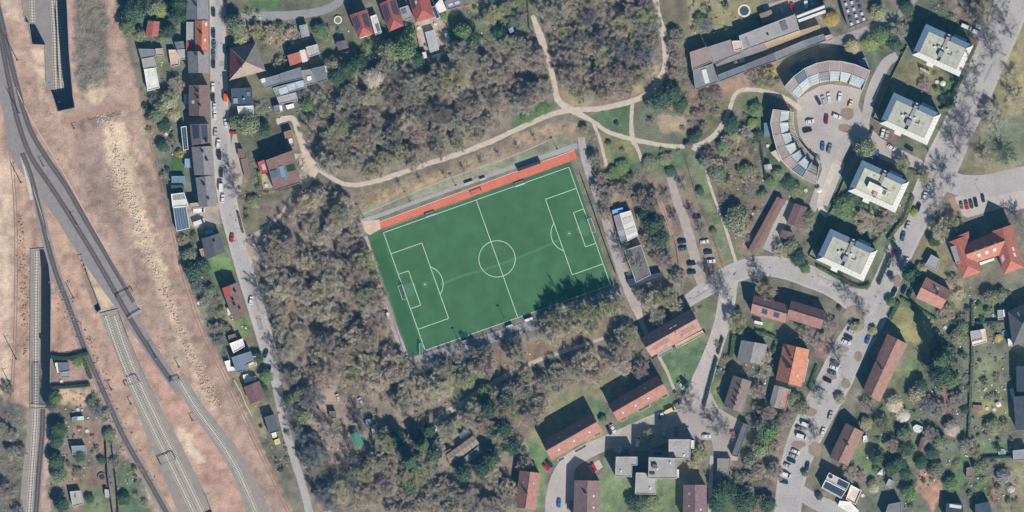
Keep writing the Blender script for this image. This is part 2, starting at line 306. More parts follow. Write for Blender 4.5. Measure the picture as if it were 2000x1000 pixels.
 ([(1270, 345), (1335, 330), (1360, 400), (1420, 530), (1370, 560), (1320, 540), (1300, 440)], (140, 124, 108), 7, 7), ([(1265, 350), (1285, 350), (1315, 440), (1290, 440)], (160, 136, 116), 6, 6),
 ([(1170, 370), (1215, 350), (1260, 380), (1260, 400), (1200, 405)], (158, 138, 112), 8, 8), ([(1175, 395), (1200, 420), (1215, 490), (1250, 590), (1230, 590), (1190, 480)], (158, 144, 132), 6, 4),
 ([(1345, -30), (1480, -30), (1485, 25), (1430, 70), (1350, 75), (1340, 30)], (142, 138, 104), 6, 6), ([(1295, -30), (1345, -30), (1345, 80), (1350, 160), (1310, 170), (1300, 100)], (118, 114, 92), 6, 6),
 ([(1345, 180), (1440, 150), (1520, 120), (1530, 170), (1470, 175), (1440, 190), (1350, 215)], (150, 126, 106), 8, 9), ([(1385, 200), (1430, 190), (1400, 250), (1370, 265)], (126, 124, 84), 6, 6), ([(1440, 190), (1480, 185), (1500, 220), (1470, 250)], (96, 124, 74), 6, 6),
 ([(1390, 290), (1460, 240), (1475, 320), (1440, 420), (1400, 380)], (126, 114, 92), 9, 9), ([(1440, 420), (1490, 380), (1470, 480), (1445, 500)], (150, 124, 108), 7, 8), ([(1395, 310), (1430, 330), (1430, 360), (1400, 350)], (122, 128, 82), 6, 6),
 ([(1480, 240), (1506, 240), (1545, 345), (1600, 370), (1560, 385), (1510, 350)], (92, 114, 70), 6, 7),
 # court gardens
 ([(1690, 60), (1780, 0), (1850, -20), (1930, -20), (1900, 60), (1880, 160), (1840, 290), (1700, 300), (1690, 220)], (102, 112, 82), 6, 5),
 ([(1845, 0), (1900, 0), (1905, 40), (1880, 45)], (150, 132, 116), 6, 6), ([(1755, 110), (1830, 130), (1860, 165), (1850, 200), (1815, 180), (1750, 150)], (128, 124, 92), 6, 5), ([(1835, 150), (1875, 165), (1862, 205), (1830, 195)], (82, 128, 68), 4, 3),
 ([(1680, 80), (1720, 60), (1725, 100), (1700, 110)], (110, 136, 80), 6, 6), ([(1580, 370), (1850, 300), (1780, 440), (1700, 560), (1590, 520)], (100, 114, 80), 6, 5),
 ([(1700, 240), (1760, 255), (1750, 290), (1700, 280)], (126, 104, 96), 5, 4), ([(1690, 460), (1760, 440), (1745, 480), (1715, 470)], (112, 136, 80), 4, 3), ([(1590, 520), (1680, 560), (1600, 540)], (112, 134, 76), 4, 3),
 # east park
 ([(1930, -30), (2050, -30), (2050, 335), (1945, 340), (1890, 345), (1865, 300), (1900, 200)], (140, 136, 106), 10, 10), ([(1960, 100), (2010, 80), (2010, 200), (1970, 220)], (166, 156, 118), 14, 12), ([(1930, 220), (2010, 230), (2010, 310), (1920, 320)], (122, 130, 100), 12, 12),
 # south east gardens
 ([(1450, 620), (1610, 640), (1620, 700), (1590, 760), (1500, 800), (1440, 880), (1370, 810), (1400, 680), (1430, 620)], (104, 108, 84), 6, 6),
 ([(1475, 620), (1512, 632), (1508, 648), (1475, 640)], (116, 136, 76), 3, 2), ([(1280, 690), (1365, 650), (1380, 690), (1345, 770), (1310, 760)], (96, 128, 78), 5, 4), ([(1370, 780), (1410, 740), (1410, 800), (1385, 810)], (120, 136, 82), 4, 3), ([(1355, 585), (1400, 570), (1400, 620), (1375, 640)], (112, 124, 84), 5, 4),
 ([(1590, 660), (1640, 660), (1640, 700), (1590, 700)], (146, 124, 118), 8, 7),
 ([(1730, 620), (1760, 585), (1880, 560), (1900, 720), (1870, 830), (1700, 900), (1700, 800), (1770, 690)], (106, 118, 80), 6, 5),
 ([(1745, 600), (1770, 590), (1830, 625), (1820, 660), (1812, 690), (1750, 650)], (148, 146, 102), 8, 8), ([(1775, 690), (1800, 680), (1805, 720), (1760, 760)], (112, 134, 80), 5, 4),
 ([(1840, 545), (1880, 545), (1890, 600), (1870, 600)], (160, 148, 120), 6, 5), ([(1880, 560), (2050, 540), (2050, 1050), (1680, 1050), (1680, 930), (1760, 850), (1880, 760)], (114, 120, 96), 6, 6),
 ([(1908, 595), (1945, 590), (1950, 625), (1908, 628)], (92, 128, 70), 3, 3), ([(1905, 690), (1955, 695), (1960, 790), (1905, 800)], (126, 134, 90), 6, 6), ([(1905, 780), (1985, 790), (1970, 840), (1920, 850)], (140, 140, 96), 6, 6), ([(1910, 860), (1975, 865), (1965, 900), (1905, 895)], (108, 134, 82), 5, 4),
 ([(1860, 880), (1890, 885), (1890, 960), (1855, 960)], (96, 128, 76), 4, 4), ([(1905, 930), (1935, 925), (1935, 978), (1912, 975)], (84, 126, 68), 4, 3), ([(1930, 930), (1955, 940), (1950, 990), (1935, 990)], (148, 126, 114), 5, 5), ([(1950, 900), (2010, 900), (2010, 1010), (1955, 1010)], (142, 138, 108), 6, 6),
 ([(1775, 880), (1800, 880), (1805, 905), (1770, 915)], (124, 136, 84), 4, 3), ([(1680, 860), (1745, 865), (1740, 900), (1700, 930), (1665, 900)], (112, 134, 78), 6, 5), ([(1830, 760), (1870, 760), (1860, 840), (1840, 830)], (146, 116, 106), 8, 8),
 ([(1799, 914), (1841, 932), (1839, 966), (1823, 1000), (1809, 975), (1787, 953)], (190, 148, 128), 2, 2),
 ([(1160, 930), (1200, 935), (1330, 940), (1340, 1050), (1170, 1050)], (110, 134, 82), 5, 4), ([(1180, 895), (1203, 935), (1240, 960), (1180, 960)], (112, 136, 84), 4, 3), ([(1385, 940), (1450, 940), (1450, 1050), (1385, 1050)], (84, 108, 68), 6, 5),
 ([(1040, 900), (1065, 920), (1060, 1010), (1050, 1010)], (104, 134, 76), 3, 2), ([(1080, 905), (1180, 850), (1185, 865), (1100, 900)], (100, 130, 74), 3, 2), ([(1200, 835), (1310, 770), (1318, 790), (1215, 850)], (100, 130, 74), 3, 2),
 ([(1620, 975), (1600, 1010), (1700, 1040), (1640, 990)], (176, 168, 160), 5, 3), ([(1450, 880), (1520, 800), (1520, 1040), (1430, 1040)], (122, 106, 98), 8, 8), ([(1500, 860), (1530, 830), (1525, 960), (1505, 960)], (150, 124, 114), 6, 6),
 ([(1700, 430), (1800, 455), (1770, 540), (1830, 600), (1740, 600)], (110, 120, 84), 5, 4), ([(1840, 400), (1850, 560), (1790, 480), (1800, 440)], (134, 130, 96), 6, 6), ([(1860, 360), (1900, 390), (1880, 430), (1840, 430)], (160, 140, 120), 7, 6),
]
def build_ground():
    d = .75; a = np.arange(-1000*S-3, 1000*S+3.01, d); b = np.arange(-500*S-3, 500*S+3.01, d)
    ext = lambda q: np.concatenate([[-2500, -1200, -700, -450, -330] if q[0] < -200 else [-2500, -1200, -700, -450, -250, -160], q, [330, 450, 700, 1200, 2500] if q[0] < -200 else [160, 250, 450, 700, 1200, 2500]])
    gx, gy = ext(a), ext(b); nx, ny = len(gx), len(gy); X, Y = np.meshgrid(gx, gy)
    px = X/S+W2; py = H2-Y/S
    # base
    col = np.empty(X.shape+(3,)); col[:] = lin((124, 120, 104))
    wpx = px+fbm(X, Y, 9, 5)*6; wpy = py+fbm(X, Y, 9, 15)*6
    for k, (poly, c, fe, am) in enumerate(G):
        p = np.array(poly, float); x0, y0 = p.min(0)-fe-am-4; x1, y1 = p.max(0)+fe+am+4
        m = (px > x0) & (px < x1) & (py > y0) & (py < y1)
        if not m.any(): continue
        qx, qy = (wpx[m], wpy[m]) if am > 4 else (px[m], py[m]); xx, yy = X[m], Y[m]
        dist = np.full(qx.shape, 1e9); ins = np.zeros(qx.shape, bool)
        for i in range(len(p)):
            ax, ay = p[i-1]; bx, by = p[i]; ex, ey = bx-ax, by-ay; t = np.clip(((qx-ax)*ex+(qy-ay)*ey)/(ex*ex+ey*ey+1e-9), 0, 1)
            dist = np.minimum(dist, np.hypot(qx-ax-t*ex, qy-ay-t*ey))
            if ay != by: ins ^= ((ay > qy) != (by > qy)) & (qx < (bx-ax)*(qy-ay)/(by-ay)+ax)
        sd = np.where(ins, dist, -dist)+fbm(xx, yy, 2.2, 60+k, 4)*am*1.6
        al = np.clip(sd/fe*.5+.5, 0, 1); al = (al*al*(3-2*al))[:, None]
        cc = np.array(lin(des(c, .30 if c[1] > c[0] else .0))); col[m] = col[m]*(1-al)+cc*al
    # patchy natural variation of the soil and plants themselves
    f1 = fbm(X, Y, 14, 101, 5); f2 = fbm(X, Y, 3.0, 201, 4); f3 = fbm(X, Y, 5, 301, 4)
    col *= (1+.34*f1+.46*f2)[..., None]
    green = np.clip(f3*2.2-.2, 0, 1)[..., None]*np.where(px < 300-(500-py)*.15, .04, .30)[..., None]
    col = col*(1-green)+col.mean(-1, keepdims=True)*np.array([.88, 1.06, .80])*green
    col = np.clip(col, .01, .9)
    # trench cut-outs
    delv = np.zeros(X.shape, bool); V = np.stack([X, Y, np.zeros_like(X)], -1)
    F = np.arange(nx*ny).reshape(ny, nx); Q = np.stack([F[:-1, :-1], F[:-1, 1:], F[1:, 1:], F[1:, :-1]], -1).reshape(-1, 4)
    keep = np.ones(len(Q), bool); Vf = V.reshape(-1, 3)
    for poly in (TR1, TR2, TR3, TR4):
        p = np.array(MP(poly)); x, y = Vf[:, 0], Vf[:, 1]; ins = np.zeros(len(Vf), bool); best = np.full(len(Vf), 1e9); nxp = np.zeros((len(Vf), 2))
        near = (x > p[:, 0].min()-3) & (x < p[:, 0].max()+3) & (y > p[:, 1].min()-3) & (y < p[:, 1].max()+3); idx = np.where(near)[0]; x = x[idx]; y = y[idx]
        I = np.zeros(len(idx), bool); B = np.full(len(idx), 1e9); C = np.zeros((len(idx), 2))
        for i in range(len(p)):
            a0 = p[i-1]; e = p[i]-a0; t = np.clip(((x-a0[0])*e[0]+(y-a0[1])*e[1])/(e@e), 0, 1); c = a0+t[:, None]*e; dd = np.hypot(x-c[:, 0], y-c[:, 1])
            mm = dd < B; B[mm] = dd[mm]; C[mm] = c[mm]
            if a0[1] != p[i][1]: I ^= ((a0[1] > y) != (p[i][1] > y)) & (x < (p[i][0]-a0[0])*(y-a0[1])/(p[i][1]-a0[1])+a0[0])
        ins[idx] = I; k = ins[Q].sum(1); keep &= k < 4
        mixed = np.unique(Q[(k > 0) & (k < 4)]); full = np.zeros(len(Vf), bool); full[mixed] = True
        sel = full[idx] & I; Vf[idx[sel], 0] = C[sel, 0]; Vf[idx[sel], 1] = C[sel, 1]
    Q = Q[keep]
    me = bpy.data.meshes.new('ground'); me.vertices.add(len(Vf)); me.vertices.foreach_set('co', Vf.ravel())
    me.loops.add(len(Q)*4); me.loops.foreach_set('vertex_index', Q.ravel()); me.polygons.add(len(Q)); me.polygons.foreach_set('loop_start', np.arange(len(Q))*4)
    me.update(calc_edges=True)
    at = me.color_attributes.new('soil', 'FLOAT_COLOR', 'POINT'); at.data.foreach_set('color', np.concatenate([col.reshape(-1, 3), np.ones((len(Vf), 1))], 1).ravel())
    m = bpy.data.materials.new('ground_cover'); m.use_nodes = True; t = m.node_tree; N = t.nodes; L = t.links; b = N['Principled BSDF']
    b.inputs['Roughness'].default_value = .95; b.inputs['Specular IOR Level'].default_value = .15
    ca = N.new('ShaderNodeAttribute'); ca.attribute_name = 'soil'; g = N.new('ShaderNodeNewGeometry')
    n1 = N.new('ShaderNodeTexNoise'); n1.inputs['Scale'].default_value = 1.3; n1.inputs['Detail'].default_value = 7; n1.inputs['Roughness'].default_value = .75
    L.new(g.outputs['Position'], n1.inputs['Vector']); mr = N.new('ShaderNodeMapRange'); mr.inputs['From Min'].default_value = .3; mr.inputs['From Max'].default_value = .7
    mr.inputs['To Min'].default_value = .62; mr.inputs['To Max'].default_value = 1.38; L.new(n1.outputs[0], mr.inputs[0])
    vm = N.new('ShaderNodeVectorMath'); vm.operation = 'SCALE'; L.new(ca.outputs['Color'], vm.inputs[0]); L.new(mr.outputs[0], vm.inputs['Scale']); L.new(vm.outputs[0], b.inputs['Base Color'])
    bp = N.new('ShaderNodeBump'); bp.inputs['Strength'].default_value = .5; bp.inputs['Distance'].default_value = .35; L.new(n1.outputs[0], bp.inputs['Height']); L.new(bp.outputs[0], b.inputs['Normal'])
    me.materials.append(m); link('ground', me, kind='structure')
build_ground()
# ------------------------------------------------------------ railway cuttings
BAL = cmat((150, 142, 136), 'path'); BALD = cmat((142, 137, 136), 'path'); CONC = cmat((150, 146, 140), 'flat'); CON2 = cmat((196, 190, 176), 'flat')
def cutting(poly, depth, label, floor_m, px, py, ramp=None):
    t = thing('retaining_wall', px, py, label, 'retaining wall'); p = ccw(MP(poly)); mb = MB(); n = len(p)
    dz = lambda q: -depth if ramp is None else -depth*min(1, max(0, ramp(PX(q))))
    pp = []
    for i in range(n):
        a, b = p[i], p[(i+1) % n]; k = max(1, int(hypot(b[0]-a[0], b[1]-a[1])/6)); pp += [lerp(a, b, j/k) for j in range(k)]
    o = inset(pp, -.45); iw = inset(pp, -.02)
    for i in range(len(pp)):
        j = (i+1) % len(pp); a, b, c, d = iw[i], iw[j], o[j], o[i]
        mb.add([(a[0], a[1], dz(a)-.6), (b[0], b[1], dz(b)-.6), (b[0], b[1], .45), (a[0], a[1], .45), (c[0], c[1], .45), (d[0], d[1], .45), (c[0], c[1], -.5), (d[0], d[1], -.5)], [(1, 0, 3, 2), (3, 5, 4, 2), (5, 7, 6, 4)])
    mb.build('wall_face', CONC, t)
    f = MB(); pf = inset(p, -.1)
    if ramp is None: f.add([(a[0], a[1], -depth) for a in pf], [tuple(range(n))])
    else:
        ys = sorted({a[1] for a in pf}); y0, y1 = ys[0], ys[-1]; x0 = min(a[0] for a in pf); x1 = max(a[0] for a in pf); k = 40
        f.add([(x, y0+(y1-y0)*i/k, dz((x, y0+(y1-y0)*i/k))) for i in range(k+1) for x in (x0, x1)], [(2*i, 2*i+1, 2*i+3, 2*i+2) for i in range(k)])
    f.build('cutting_floor', floor_m, kind='structure')
R2 = lambda q: (792-q[1])/85
cutting(TR1, 9.3, 'grey concrete retaining wall lining the deep railway cutting in the upper left', BALD, 120, 215)
cutting(TR2, 8.3, 'long narrow concrete retaining wall of the railway cutting on the left edge', BALD, 98, 600, R2)
cutting(TR3, 1.6, 'low retaining wall along the wide shallow railway cutting at lower left', BAL, 250, 665)
cutting(TR4, 2.6, 'short dark wall of the wedge-shaped dip between two railway lines', cmat((150, 130, 112), 'path'), 172, 550)
# ballast beds
ribbon([(30, 170), (62, 235), (118, 328), (172, 425), (224, 518), (276, 606)], 1.3, .34, 'cable_trough', CON2, h=.3)
ribbon([(45, 310), (75, 400), (96, 470)], 1.0, .3, 'cable_trough', CON2, h=.3)
def zf1(q): return 0
ribbon([(-40, -70, 38), (-6, 60, 40), (14, 150, 40), (30, 230, 44), (50, 300, 52), (88, 345, 62), (137, 420, 54), (185, 500, 50), (245, 592, 42), (265, 635, 26), (300, 690, 24), (333, 738, 22), (355, 770, 18)], 40, .12, 'ballast', BALD, h=.2)
ribbon([(350, 736, 22), (380, 790, 26), (424, 850, 30), (468, 915, 36), (512, 1010, 40), (570, 1120, 44)], 40, .13, 'ballast', BAL, h=.2)
ribbon([(46, 300, 18), (62, 350, 18), (82, 430, 18), (105, 520, 19), (135, 600, 19), (165, 680, 19), (200, 760, 19), (240, 850, 20), (285, 930, 21), (330, 1010, 22), (390, 1120, 22)], 18, .15, 'ballast', BAL, h=.2)
ribbon([(74, 790, 30), (70, 850, 36), (64, 920, 40), (58, 1010, 42), (50, 1130, 44)], 36, .12, 'ballast', BAL, h=.2)
ribbon([(44, 305, 8), (52, 340, 8), (62, 390, 6)], 8, .16, 'siding_strip', CON2)
SLP = cmat((222, 216, 202), 'line'); SLPD = cmat((100, 92, 90), 'line'); RAILM = cmat((66, 58, 56), 'wood'); STAIN = cmat((124, 119, 118), 'path'); STAINL = cmat((136, 133, 126), 'path')
def track(pl, label, z=.2, bright=True, zf=None, sp=.78):
    c = smooth(pl, 14); mp = [Vector(P(p[0], p[1])) for p in c]; x, y = pl[len(pl)//2][:2]
    t = thing('railway_track', x, y, label, 'railway track'); mb = MB(); acc = 0
    for i in range(len(mp)-1):
        a, b = mp[i], mp[i+1]; L = (b-a).length; r = atan2(b.y-a.y, b.x-a.x)
        while acc < L:
            q = a+(b-a)*(acc/L); zz = z+.02+(zf(PX(q)) if zf else 0)
            hx, hy = cos(r)*.2, sin(r)*.2; wx, wy = -sin(r)*1.3, cos(r)*1.3
            v = [(q.x+s1*hx+s2*wx, q.y+s1*hy+s2*wy, zz-k) for k in (0, .12) for s1, s2 in ((-1, -1), (1, -1), (1, 1), (-1, 1))]
            mb.add(v, [(0, 1, 2, 3), (0, 4, 5, 1), (1, 5, 6, 2), (2, 6, 7, 3), (3, 7, 4, 0)]); acc += sp
        acc -= L
    ribbon(pl, 10, z-.06, 'oily_bed', STAINL if bright else STAIN, kind=None, parent=t, jit=.12, zf=zf, seg=14)
    mb.build('sleepers', SLP if bright else SLPD, t, kind='stuff')
    for s in (-.72, .72):
        l = offs([tuple(q) for q in mp], s-.11); r_ = offs([tuple(q) for q in mp], s+.11); m2 = MB(); n = len(mp)
        zz = [z+(zf(c[i]) if zf else 0) for i in range(n)]
        v = [(l[i][0], l[i][1], zz[i]+.16) for i in range(n)]+[(r_[i][0], r_[i][1], zz[i]+.16) for i in range(n)]+[(l[i][0], l[i][1], zz[i]) for i in range(n)]+[(r_[i][0], r_[i][1], zz[i]) for i in range(n)]
        m2.add(v, [(i, i+1, n+i+1, n+i) for i in range(n-1)]+[(2*n+i, 2*n+i+1, i+1, i) for i in range(n-1)]+[(n+i, n+i+1, 3*n+i+1, 3*n+i) for i in range(n-1)])
        m2.build('rail', RAILM, t)
track([(-30, -60), (0, 70), (18, 160), (36, 240), (60, 305), (100, 365), (148, 440), (196, 520), (250, 615), (290, 680), (335, 745)], 'dark railway track curving along the west side of the main diagonal line', .24, False)
track([(-20, -60), (14, 90), (34, 170), (58, 250), (92, 310), (130, 365), (170, 435), (212, 505), (262, 590)], 'dark railway track on the east side of the main diagonal line', .24, False)
track([(352, 745), (385, 800), (425, 855), (462, 915), (505, 1010), (550, 1120)], 'pale sleepered track running out at the bottom beside the dirt road', .25)
track([(44, 300), (62, 350), (82, 430), (105, 520), (135, 600), (165, 680), (200, 760), (240, 850), (285, 930), (330, 1010), (390, 1120)], 'single track on a pale ballast strip crossing from the junction to the bottom edge', .27, False)
track([(121, -70), (112, 0), (114, 60), (116, 120), (120, 178)], 'pale sleepered track in the deep northern cutting, eastern of the pair', -9.1)
track([(99, -70), (102, 0), (106, 60), (108, 120), (110, 178)], 'pale sleepered track in the deep northern cutting, western of the pair', -9.1)
track([(60, -70), (62, 0), (64, 43)], 'short track at the far left top of the northern cutting', -9.1)
track([(72, 492), (71, 560), (70, 660), (70, 760), (68, 830), (62, 920), (56, 1010), (50, 1120)], 'track on the left of the narrow western cutting', .16, True, lambda q: -8.3*min(1, max(0, R2(q))))
track([(84, 800), (82, 850), (76, 920), (70, 1010), (64, 1120)], 'second track joining beside the cutting at the bottom left', .24, False)
for k, nm in ((-8.5, 'western'), (8.5, 'eastern')):
    track([(215+k, 618), (240+k, 690), (272+k, 765), (318+k, 860), (362+k, 950), (400+k, 1030), (430+k, 1110)], 'bright concrete sleepered track in the shallow cutting, '+nm+' of the pair', -1.4)
# catenary gantries, masts, buffer slab
STEEL = cmat((92, 92, 96), 'metal'); LSTEEL = cmat((190, 190, 185), 'metal')
def gantry(a, b, label, h=2.2, m=STEEL, z=0):
    A, B = P(*a), P(*b); t = thing('signal_gantry', (a[0]+b[0])/2, (a[1]+b[1])/2, label, 'gantry')
    for q in (A, B): MB().box(q[0], q[1], z-1.7, .4, .4, h+1.7).build('post', m, t)
    mb = MB(); r = atan2(B[1]-A[1], B[0]-A[0]); L = hypot(B[0]-A[0], B[1]-A[1])
    for o in (-.3, .3): mb.box((A[0]+B[0])/2-sin(r)*o, (A[1]+B[1])/2+cos(r)*o, z+h, L, .14, .2, r)
    k = int(L/1.4)
    for i in range(k+1):
        q = lerp(A, B, i/k); mb.box(q[0], q[1], z+h+.1, .12, .9, .12, r)
    mb.build('beam', m, t)
gantry((229, 583), (259, 568), 'dark overhead gantry spanning the main diagonal line, upper of the two there')
gantry((251, 621), (275, 607), 'pale overhead gantry spanning the main line just before it narrows', 1.2, LSTEEL)
gantry((245, 753), (272, 745), 'overhead gantry across the shallow cutting by the tracks midway')
gantry((314, 907), (343, 895), 'southern overhead gantry across the shallow cutting tracks')
gantry((334, 744), (350, 740), 'small gantry where the narrowing line meets the pale track', 2)
def mast(x, y, h, label, name='catenary_mast', arm=2.2, ang=0.3):
    t = thing(name, x, y, label, 'mast'); X, Y = P(x, y)
    MB().box(X, Y, 0, .42, .42, h, .3, top=.6).build('pole', STEEL, t); MB().box(X, Y, 0, 1, 1, .35).build('footing', CONC, t)
    MB().tube((X, Y, h*.9), (X+arm*cos(ang), Y+arm*sin(ang), h*.93), .09).build('arm', STEEL, t)
for x, y, h in ((34, 118, 13), (38, 222, 13), (41, 357, 10), (32, 702, 12), (145, 252, 3), (255, 40, 3), (150, 440, 7), (85, 325, 5), (144, 583, 8), (305, 700, 9), (350, 718, 5), (376, 822, 4), (22, 755, 9), (218, 762, 5), (256, 790, 4)):
    mast(x, y, h, ('tall ' if h > 8 else 'short ')+'steel line-side mast standing on the orange dirt '+where(x, y))
# dirt track ruts
RUT = cmat((150, 118, 104), 'path')
for d in (-3, 3):
    ribbon([(244+d, -40), (258+d, 60), (272+d, 150), (292+d, 260), (316+d, 370), (340+d, 460), (362+d, 550), (392+d, 640), (440+d, 740), (492+d, 850), (545+d, 960), (572+d, 1020)], 2.0, .012, 'wheel_rut', RUT, jit=.35, seg=14)
for d in (-3, 2):
    ribbon([(22+d, 300), (30+d, 400), (32+d, 500), (30+d, 640), (24+d, 760)], 1.8, .012, 'wheel_rut', RUT, jit=.35, seg=14)
ribbon([(120, 240), (160, 228), (215, 215), (255, 208)], 9, .012, 'dirt_track', cmat((172, 138, 120), 'path'), jit=.2)
def rocks(name, pl, w, n, s0, s1, rgb, lift=0):
    c = smooth(pl, 10); mb = MB()
    for _ in range(n):
        i = random.randrange(len(c)-1); t = random.random(); q = lerp(c[i], c[i+1], t); x, y = P(q[0]+random.gauss(0, w), q[1]+random.gauss(0, w)); s = random.uniform(s0, s1)
        h = s*random.uniform(.25, .6); k = 6; a0 = random.random()*6
        v = [(x+s*random.uniform(.35, .65)*cos(a0+2*pi*j/k), y+s*random.uniform(.35, .65)*sin(a0+2*pi*j/k), -.05) for j in range(k)]
        v += [(lerp(v[j][:2], (x, y), .45)[0], lerp(v[j][:2], (x, y), .45)[1], h*random.uniform(.6, 1)) for j in range(k)]
        mb.add(v, [(j, (j+1) % k, k+(j+1) % k, k+j) for j in range(k)]+[tuple(range(k, 2*k))])
    mb.build(name, cmat(rgb, 'rock'), kind='stuff')
rocks('rubble', [(193, 228), (215, 250), (232, 320), (250, 370), (266, 420), (290, 490), (312, 545)], 4.5, 650, .25, 1.1, (206, 190, 172))
rocks('rubble', [(215, 340), (240, 400), (225, 300)], 8, 160, .3, 1.1, (196, 174, 152))
rocks('rubble', [(320, 560), (345, 620), (372, 690), (400, 745), (420, 790)], 5, 400, .3, 1.2, (196, 170, 148))
rocks('rubble', [(180, 235), (205, 230), (232, 222)], 3, 220, .3, 1.1, (150, 142, 134))
rocks('dirt_clods', [(110, 560), (150, 640), (200, 745), (250, 870), (300, 960)], 9, 380, .3, 1.3, (160, 130, 114))
rocks('dirt_clods', [(40, 420), (45, 520), (48, 600), (50, 700)], 4, 200, .3, 1.2, (164, 132, 116))
rocks('dirt_clods', [(250, 60), (260, 300), (330, 500), (420, 700), (500, 880)], 22, 260, .2, .7, (162, 134, 118))
rocks('dirt_clods', [(60, 150), (110, 270), (180, 400), (250, 520), (330, 680)], 20, 260, .2, .7, (162, 134, 118))
# ------------------------------------------------------------ roads, paths
ASP = cmat((166, 160, 156), 'road'); ASPD = cmat((142, 140, 140), 'road'); PAV = cmat((176, 166, 158), 'road'); GRV = cmat((196, 184, 168), 'path'); GRVD = cmat((184, 172, 160), 'path'); KERB = cmat((186, 180, 172), 'line')
STA = [(424, -40, 20), (426, 60, 21), (427, 130, 22), (429, 220, 24), (433, 290, 26), (438, 350, 26), (448, 410, 26), (464, 470, 27), (482, 540, 24), (500, 600, 22), (516, 655, 21), (532, 715, 20), (545, 775, 18), (556, 830, 17), (572, 890, 15), (590, 945, 15), (604, 1000, 15), (622, 1080, 15)]
ribbon([(a, b, w+11) for a, b, w in STA[:12]], 30, .035, 'pavement', PAV, h=.1, seg=8)
ribbon(STA, 20, .047, 'road', ASP, jit=.03, seg=8)
for s in (-1, 1):
    ribbon([(p[0]-s*p[2]/2, p[1], 1) for p in STA[:11]], 1, .075, 'kerb', KERB, h=.06, seg=8)
ribbon([(432, 42, 20), (500, 32, 18), (560, 30, 17), (610, 25, 16), (650, 12, 16), (690, -20, 16)], 16, .051, 'road', ASPD, jit=.05)
sheet([(455, 262), (462, 262), (475, 330), (470, 380), (452, 400), (442, 330)], .041, 'pavement', cmat((176, 160, 146), 'road'))
sheet([(468, 470), (492, 458), (520, 440), (545, 418), (547, 425), (525, 445), (532, 470), (538, 505), (520, 522), (503, 512), (486, 500), (476, 500)], .044, 'parking_clearing', cmat((176, 162, 150), 'path'))
STC = [(1992, -40, 60), (1965, 40, 58), (1935, 110, 56), (1900, 190, 56), (1872, 250, 54), (1840, 320, 60), (1812, 380, 50), (1782, 440, 44), (1752, 505, 42), (1728, 560, 44), (1700, 620, 52), (1662, 680, 56), (1632, 740, 58), (1600, 800, 56), (1570, 860, 54), (1550, 920, 46), (1540, 980, 44), (1532, 1080, 44)]
ribbon([(a, b, w+9) for a, b, w in STC], 50, .035, 'pavement', PAV, h=.1, seg=8)
ribbon(STC, 50, .049, 'road', ASP, jit=.02, seg=8)
ribbon([(1830, 345, 40), (1880, 362, 42), (1930, 362, 44), (1980, 352, 46), (2060, 335, 46)], 40, .053, 'road', ASP, jit=.02)
sheet([(1865, 385), (1880, 378), (1990, 366), (2040, 372), (2040, 400), (1975, 412), (1965, 404), (1890, 425), (1880, 420)], .045, 'forecourt', cmat((182, 168, 156), 'road'))
ribbon([(1545, 950, 30), (1590, 978, 30), (1650, 1008, 34), (1720, 1050, 36)], 30, .053, 'road', ASP, jit=.02)
RB = [(1340, 590, 16), (1385, 560, 26), (1430, 535, 32), (1480, 520, 32), (1530, 524, 34), (1580, 540, 36), (1630, 560, 38), (1680, 590, 46), (1715, 600, 50)]
ribbon([(a, b, w+7) for a, b, w in RB], 30, .037, 'pavement', PAV, h=.1)
ribbon(RB, 30, .051, 'road', ASP, jit=.02)
ribbon([(1425, 545, 34), (1416, 610, 34), (1402, 660, 32), (1380, 720, 36), (1362, 770, 46), (1352, 800, 56)], 30, .056, 'road', cmat((178, 168, 158), 'road'), jit=.03)
ribbon([(1400, 790, 50), (1345, 815, 40), (1290, 820, 30), (1240, 840, 28), (1190, 862, 28), (1140, 885, 30), (1108, 910, 34), (1096, 960, 56), (1094, 1040, 62)], 26, .060, 'road', cmat((172, 160, 152), 'road'), jit=.02)
sheet([(1225, 830), (1320, 800), (1400, 795), (1452, 825), (1440, 900), (1395, 895), (1390, 860), (1330, 855), (1262, 880), (1205, 885), (1190, 870)], .064, 'yard', cmat((160, 148, 140), 'road'))
ribbon([(1390, 890), (1388, 950), (1386, 1010)], 7, .045, 'footpath', PAV); sheet([(1148, 910), (1170, 898), (1178, 912), (1158, 926)], .068, 'parking_bay', PAV)
# lot, pitch-side paths
ribbon([(1309, 345, 14), (1322, 390, 17), (1340, 440, 19), (1354, 490, 20), (1366, 535, 22), (1378, 565, 26)], 18, .04, 'parking_lane', cmat((172, 162, 156), 'path'), jit=.08)
ribbon([(1290, 395, 10), (1300, 425, 8), (1312, 460, 5)], 6, .02, 'dirt_path', cmat((176, 150, 130), 'path'), jit=.2)
ribbon([(1135, 268, 14), (1142, 310, 14), (1158, 360, 14), (1176, 410, 14), (1192, 460, 16), (1210, 515, 20), (1228, 560, 24), (1243, 600, 20)], 14, .03, 'asphalt_path', cmat((168, 154, 148), 'road'), jit=.05)
ribbon([(712, 462, 12), (735, 540, 12), (762, 620, 12), (790, 690, 14), (800, 708, 16)], 12, .03, 'asphalt_path', cmat((170, 152, 142), 'road'), jit=.08)
ribbon([(790, 704, 16), (860, 688, 20), (950, 662, 22), (1050, 630, 24), (1130, 600, 24), (1215, 572, 22)], 20, .028, 'asphalt_path', cmat((150, 142, 142), 'road'), jit=.05)
ribbon([(698, 436, 9), (800, 399, 7), (900, 363, 7), (1000, 327, 7.5), (1128, 284, 11)], 10, .03, 'asphalt_path', cmat((160, 154, 152), 'road'), jit=.03)
ribbon([(710, 418), (860, 355), (1000, 305), (1085, 268)], 1.6, .02, 'kerb_stone', PAV)
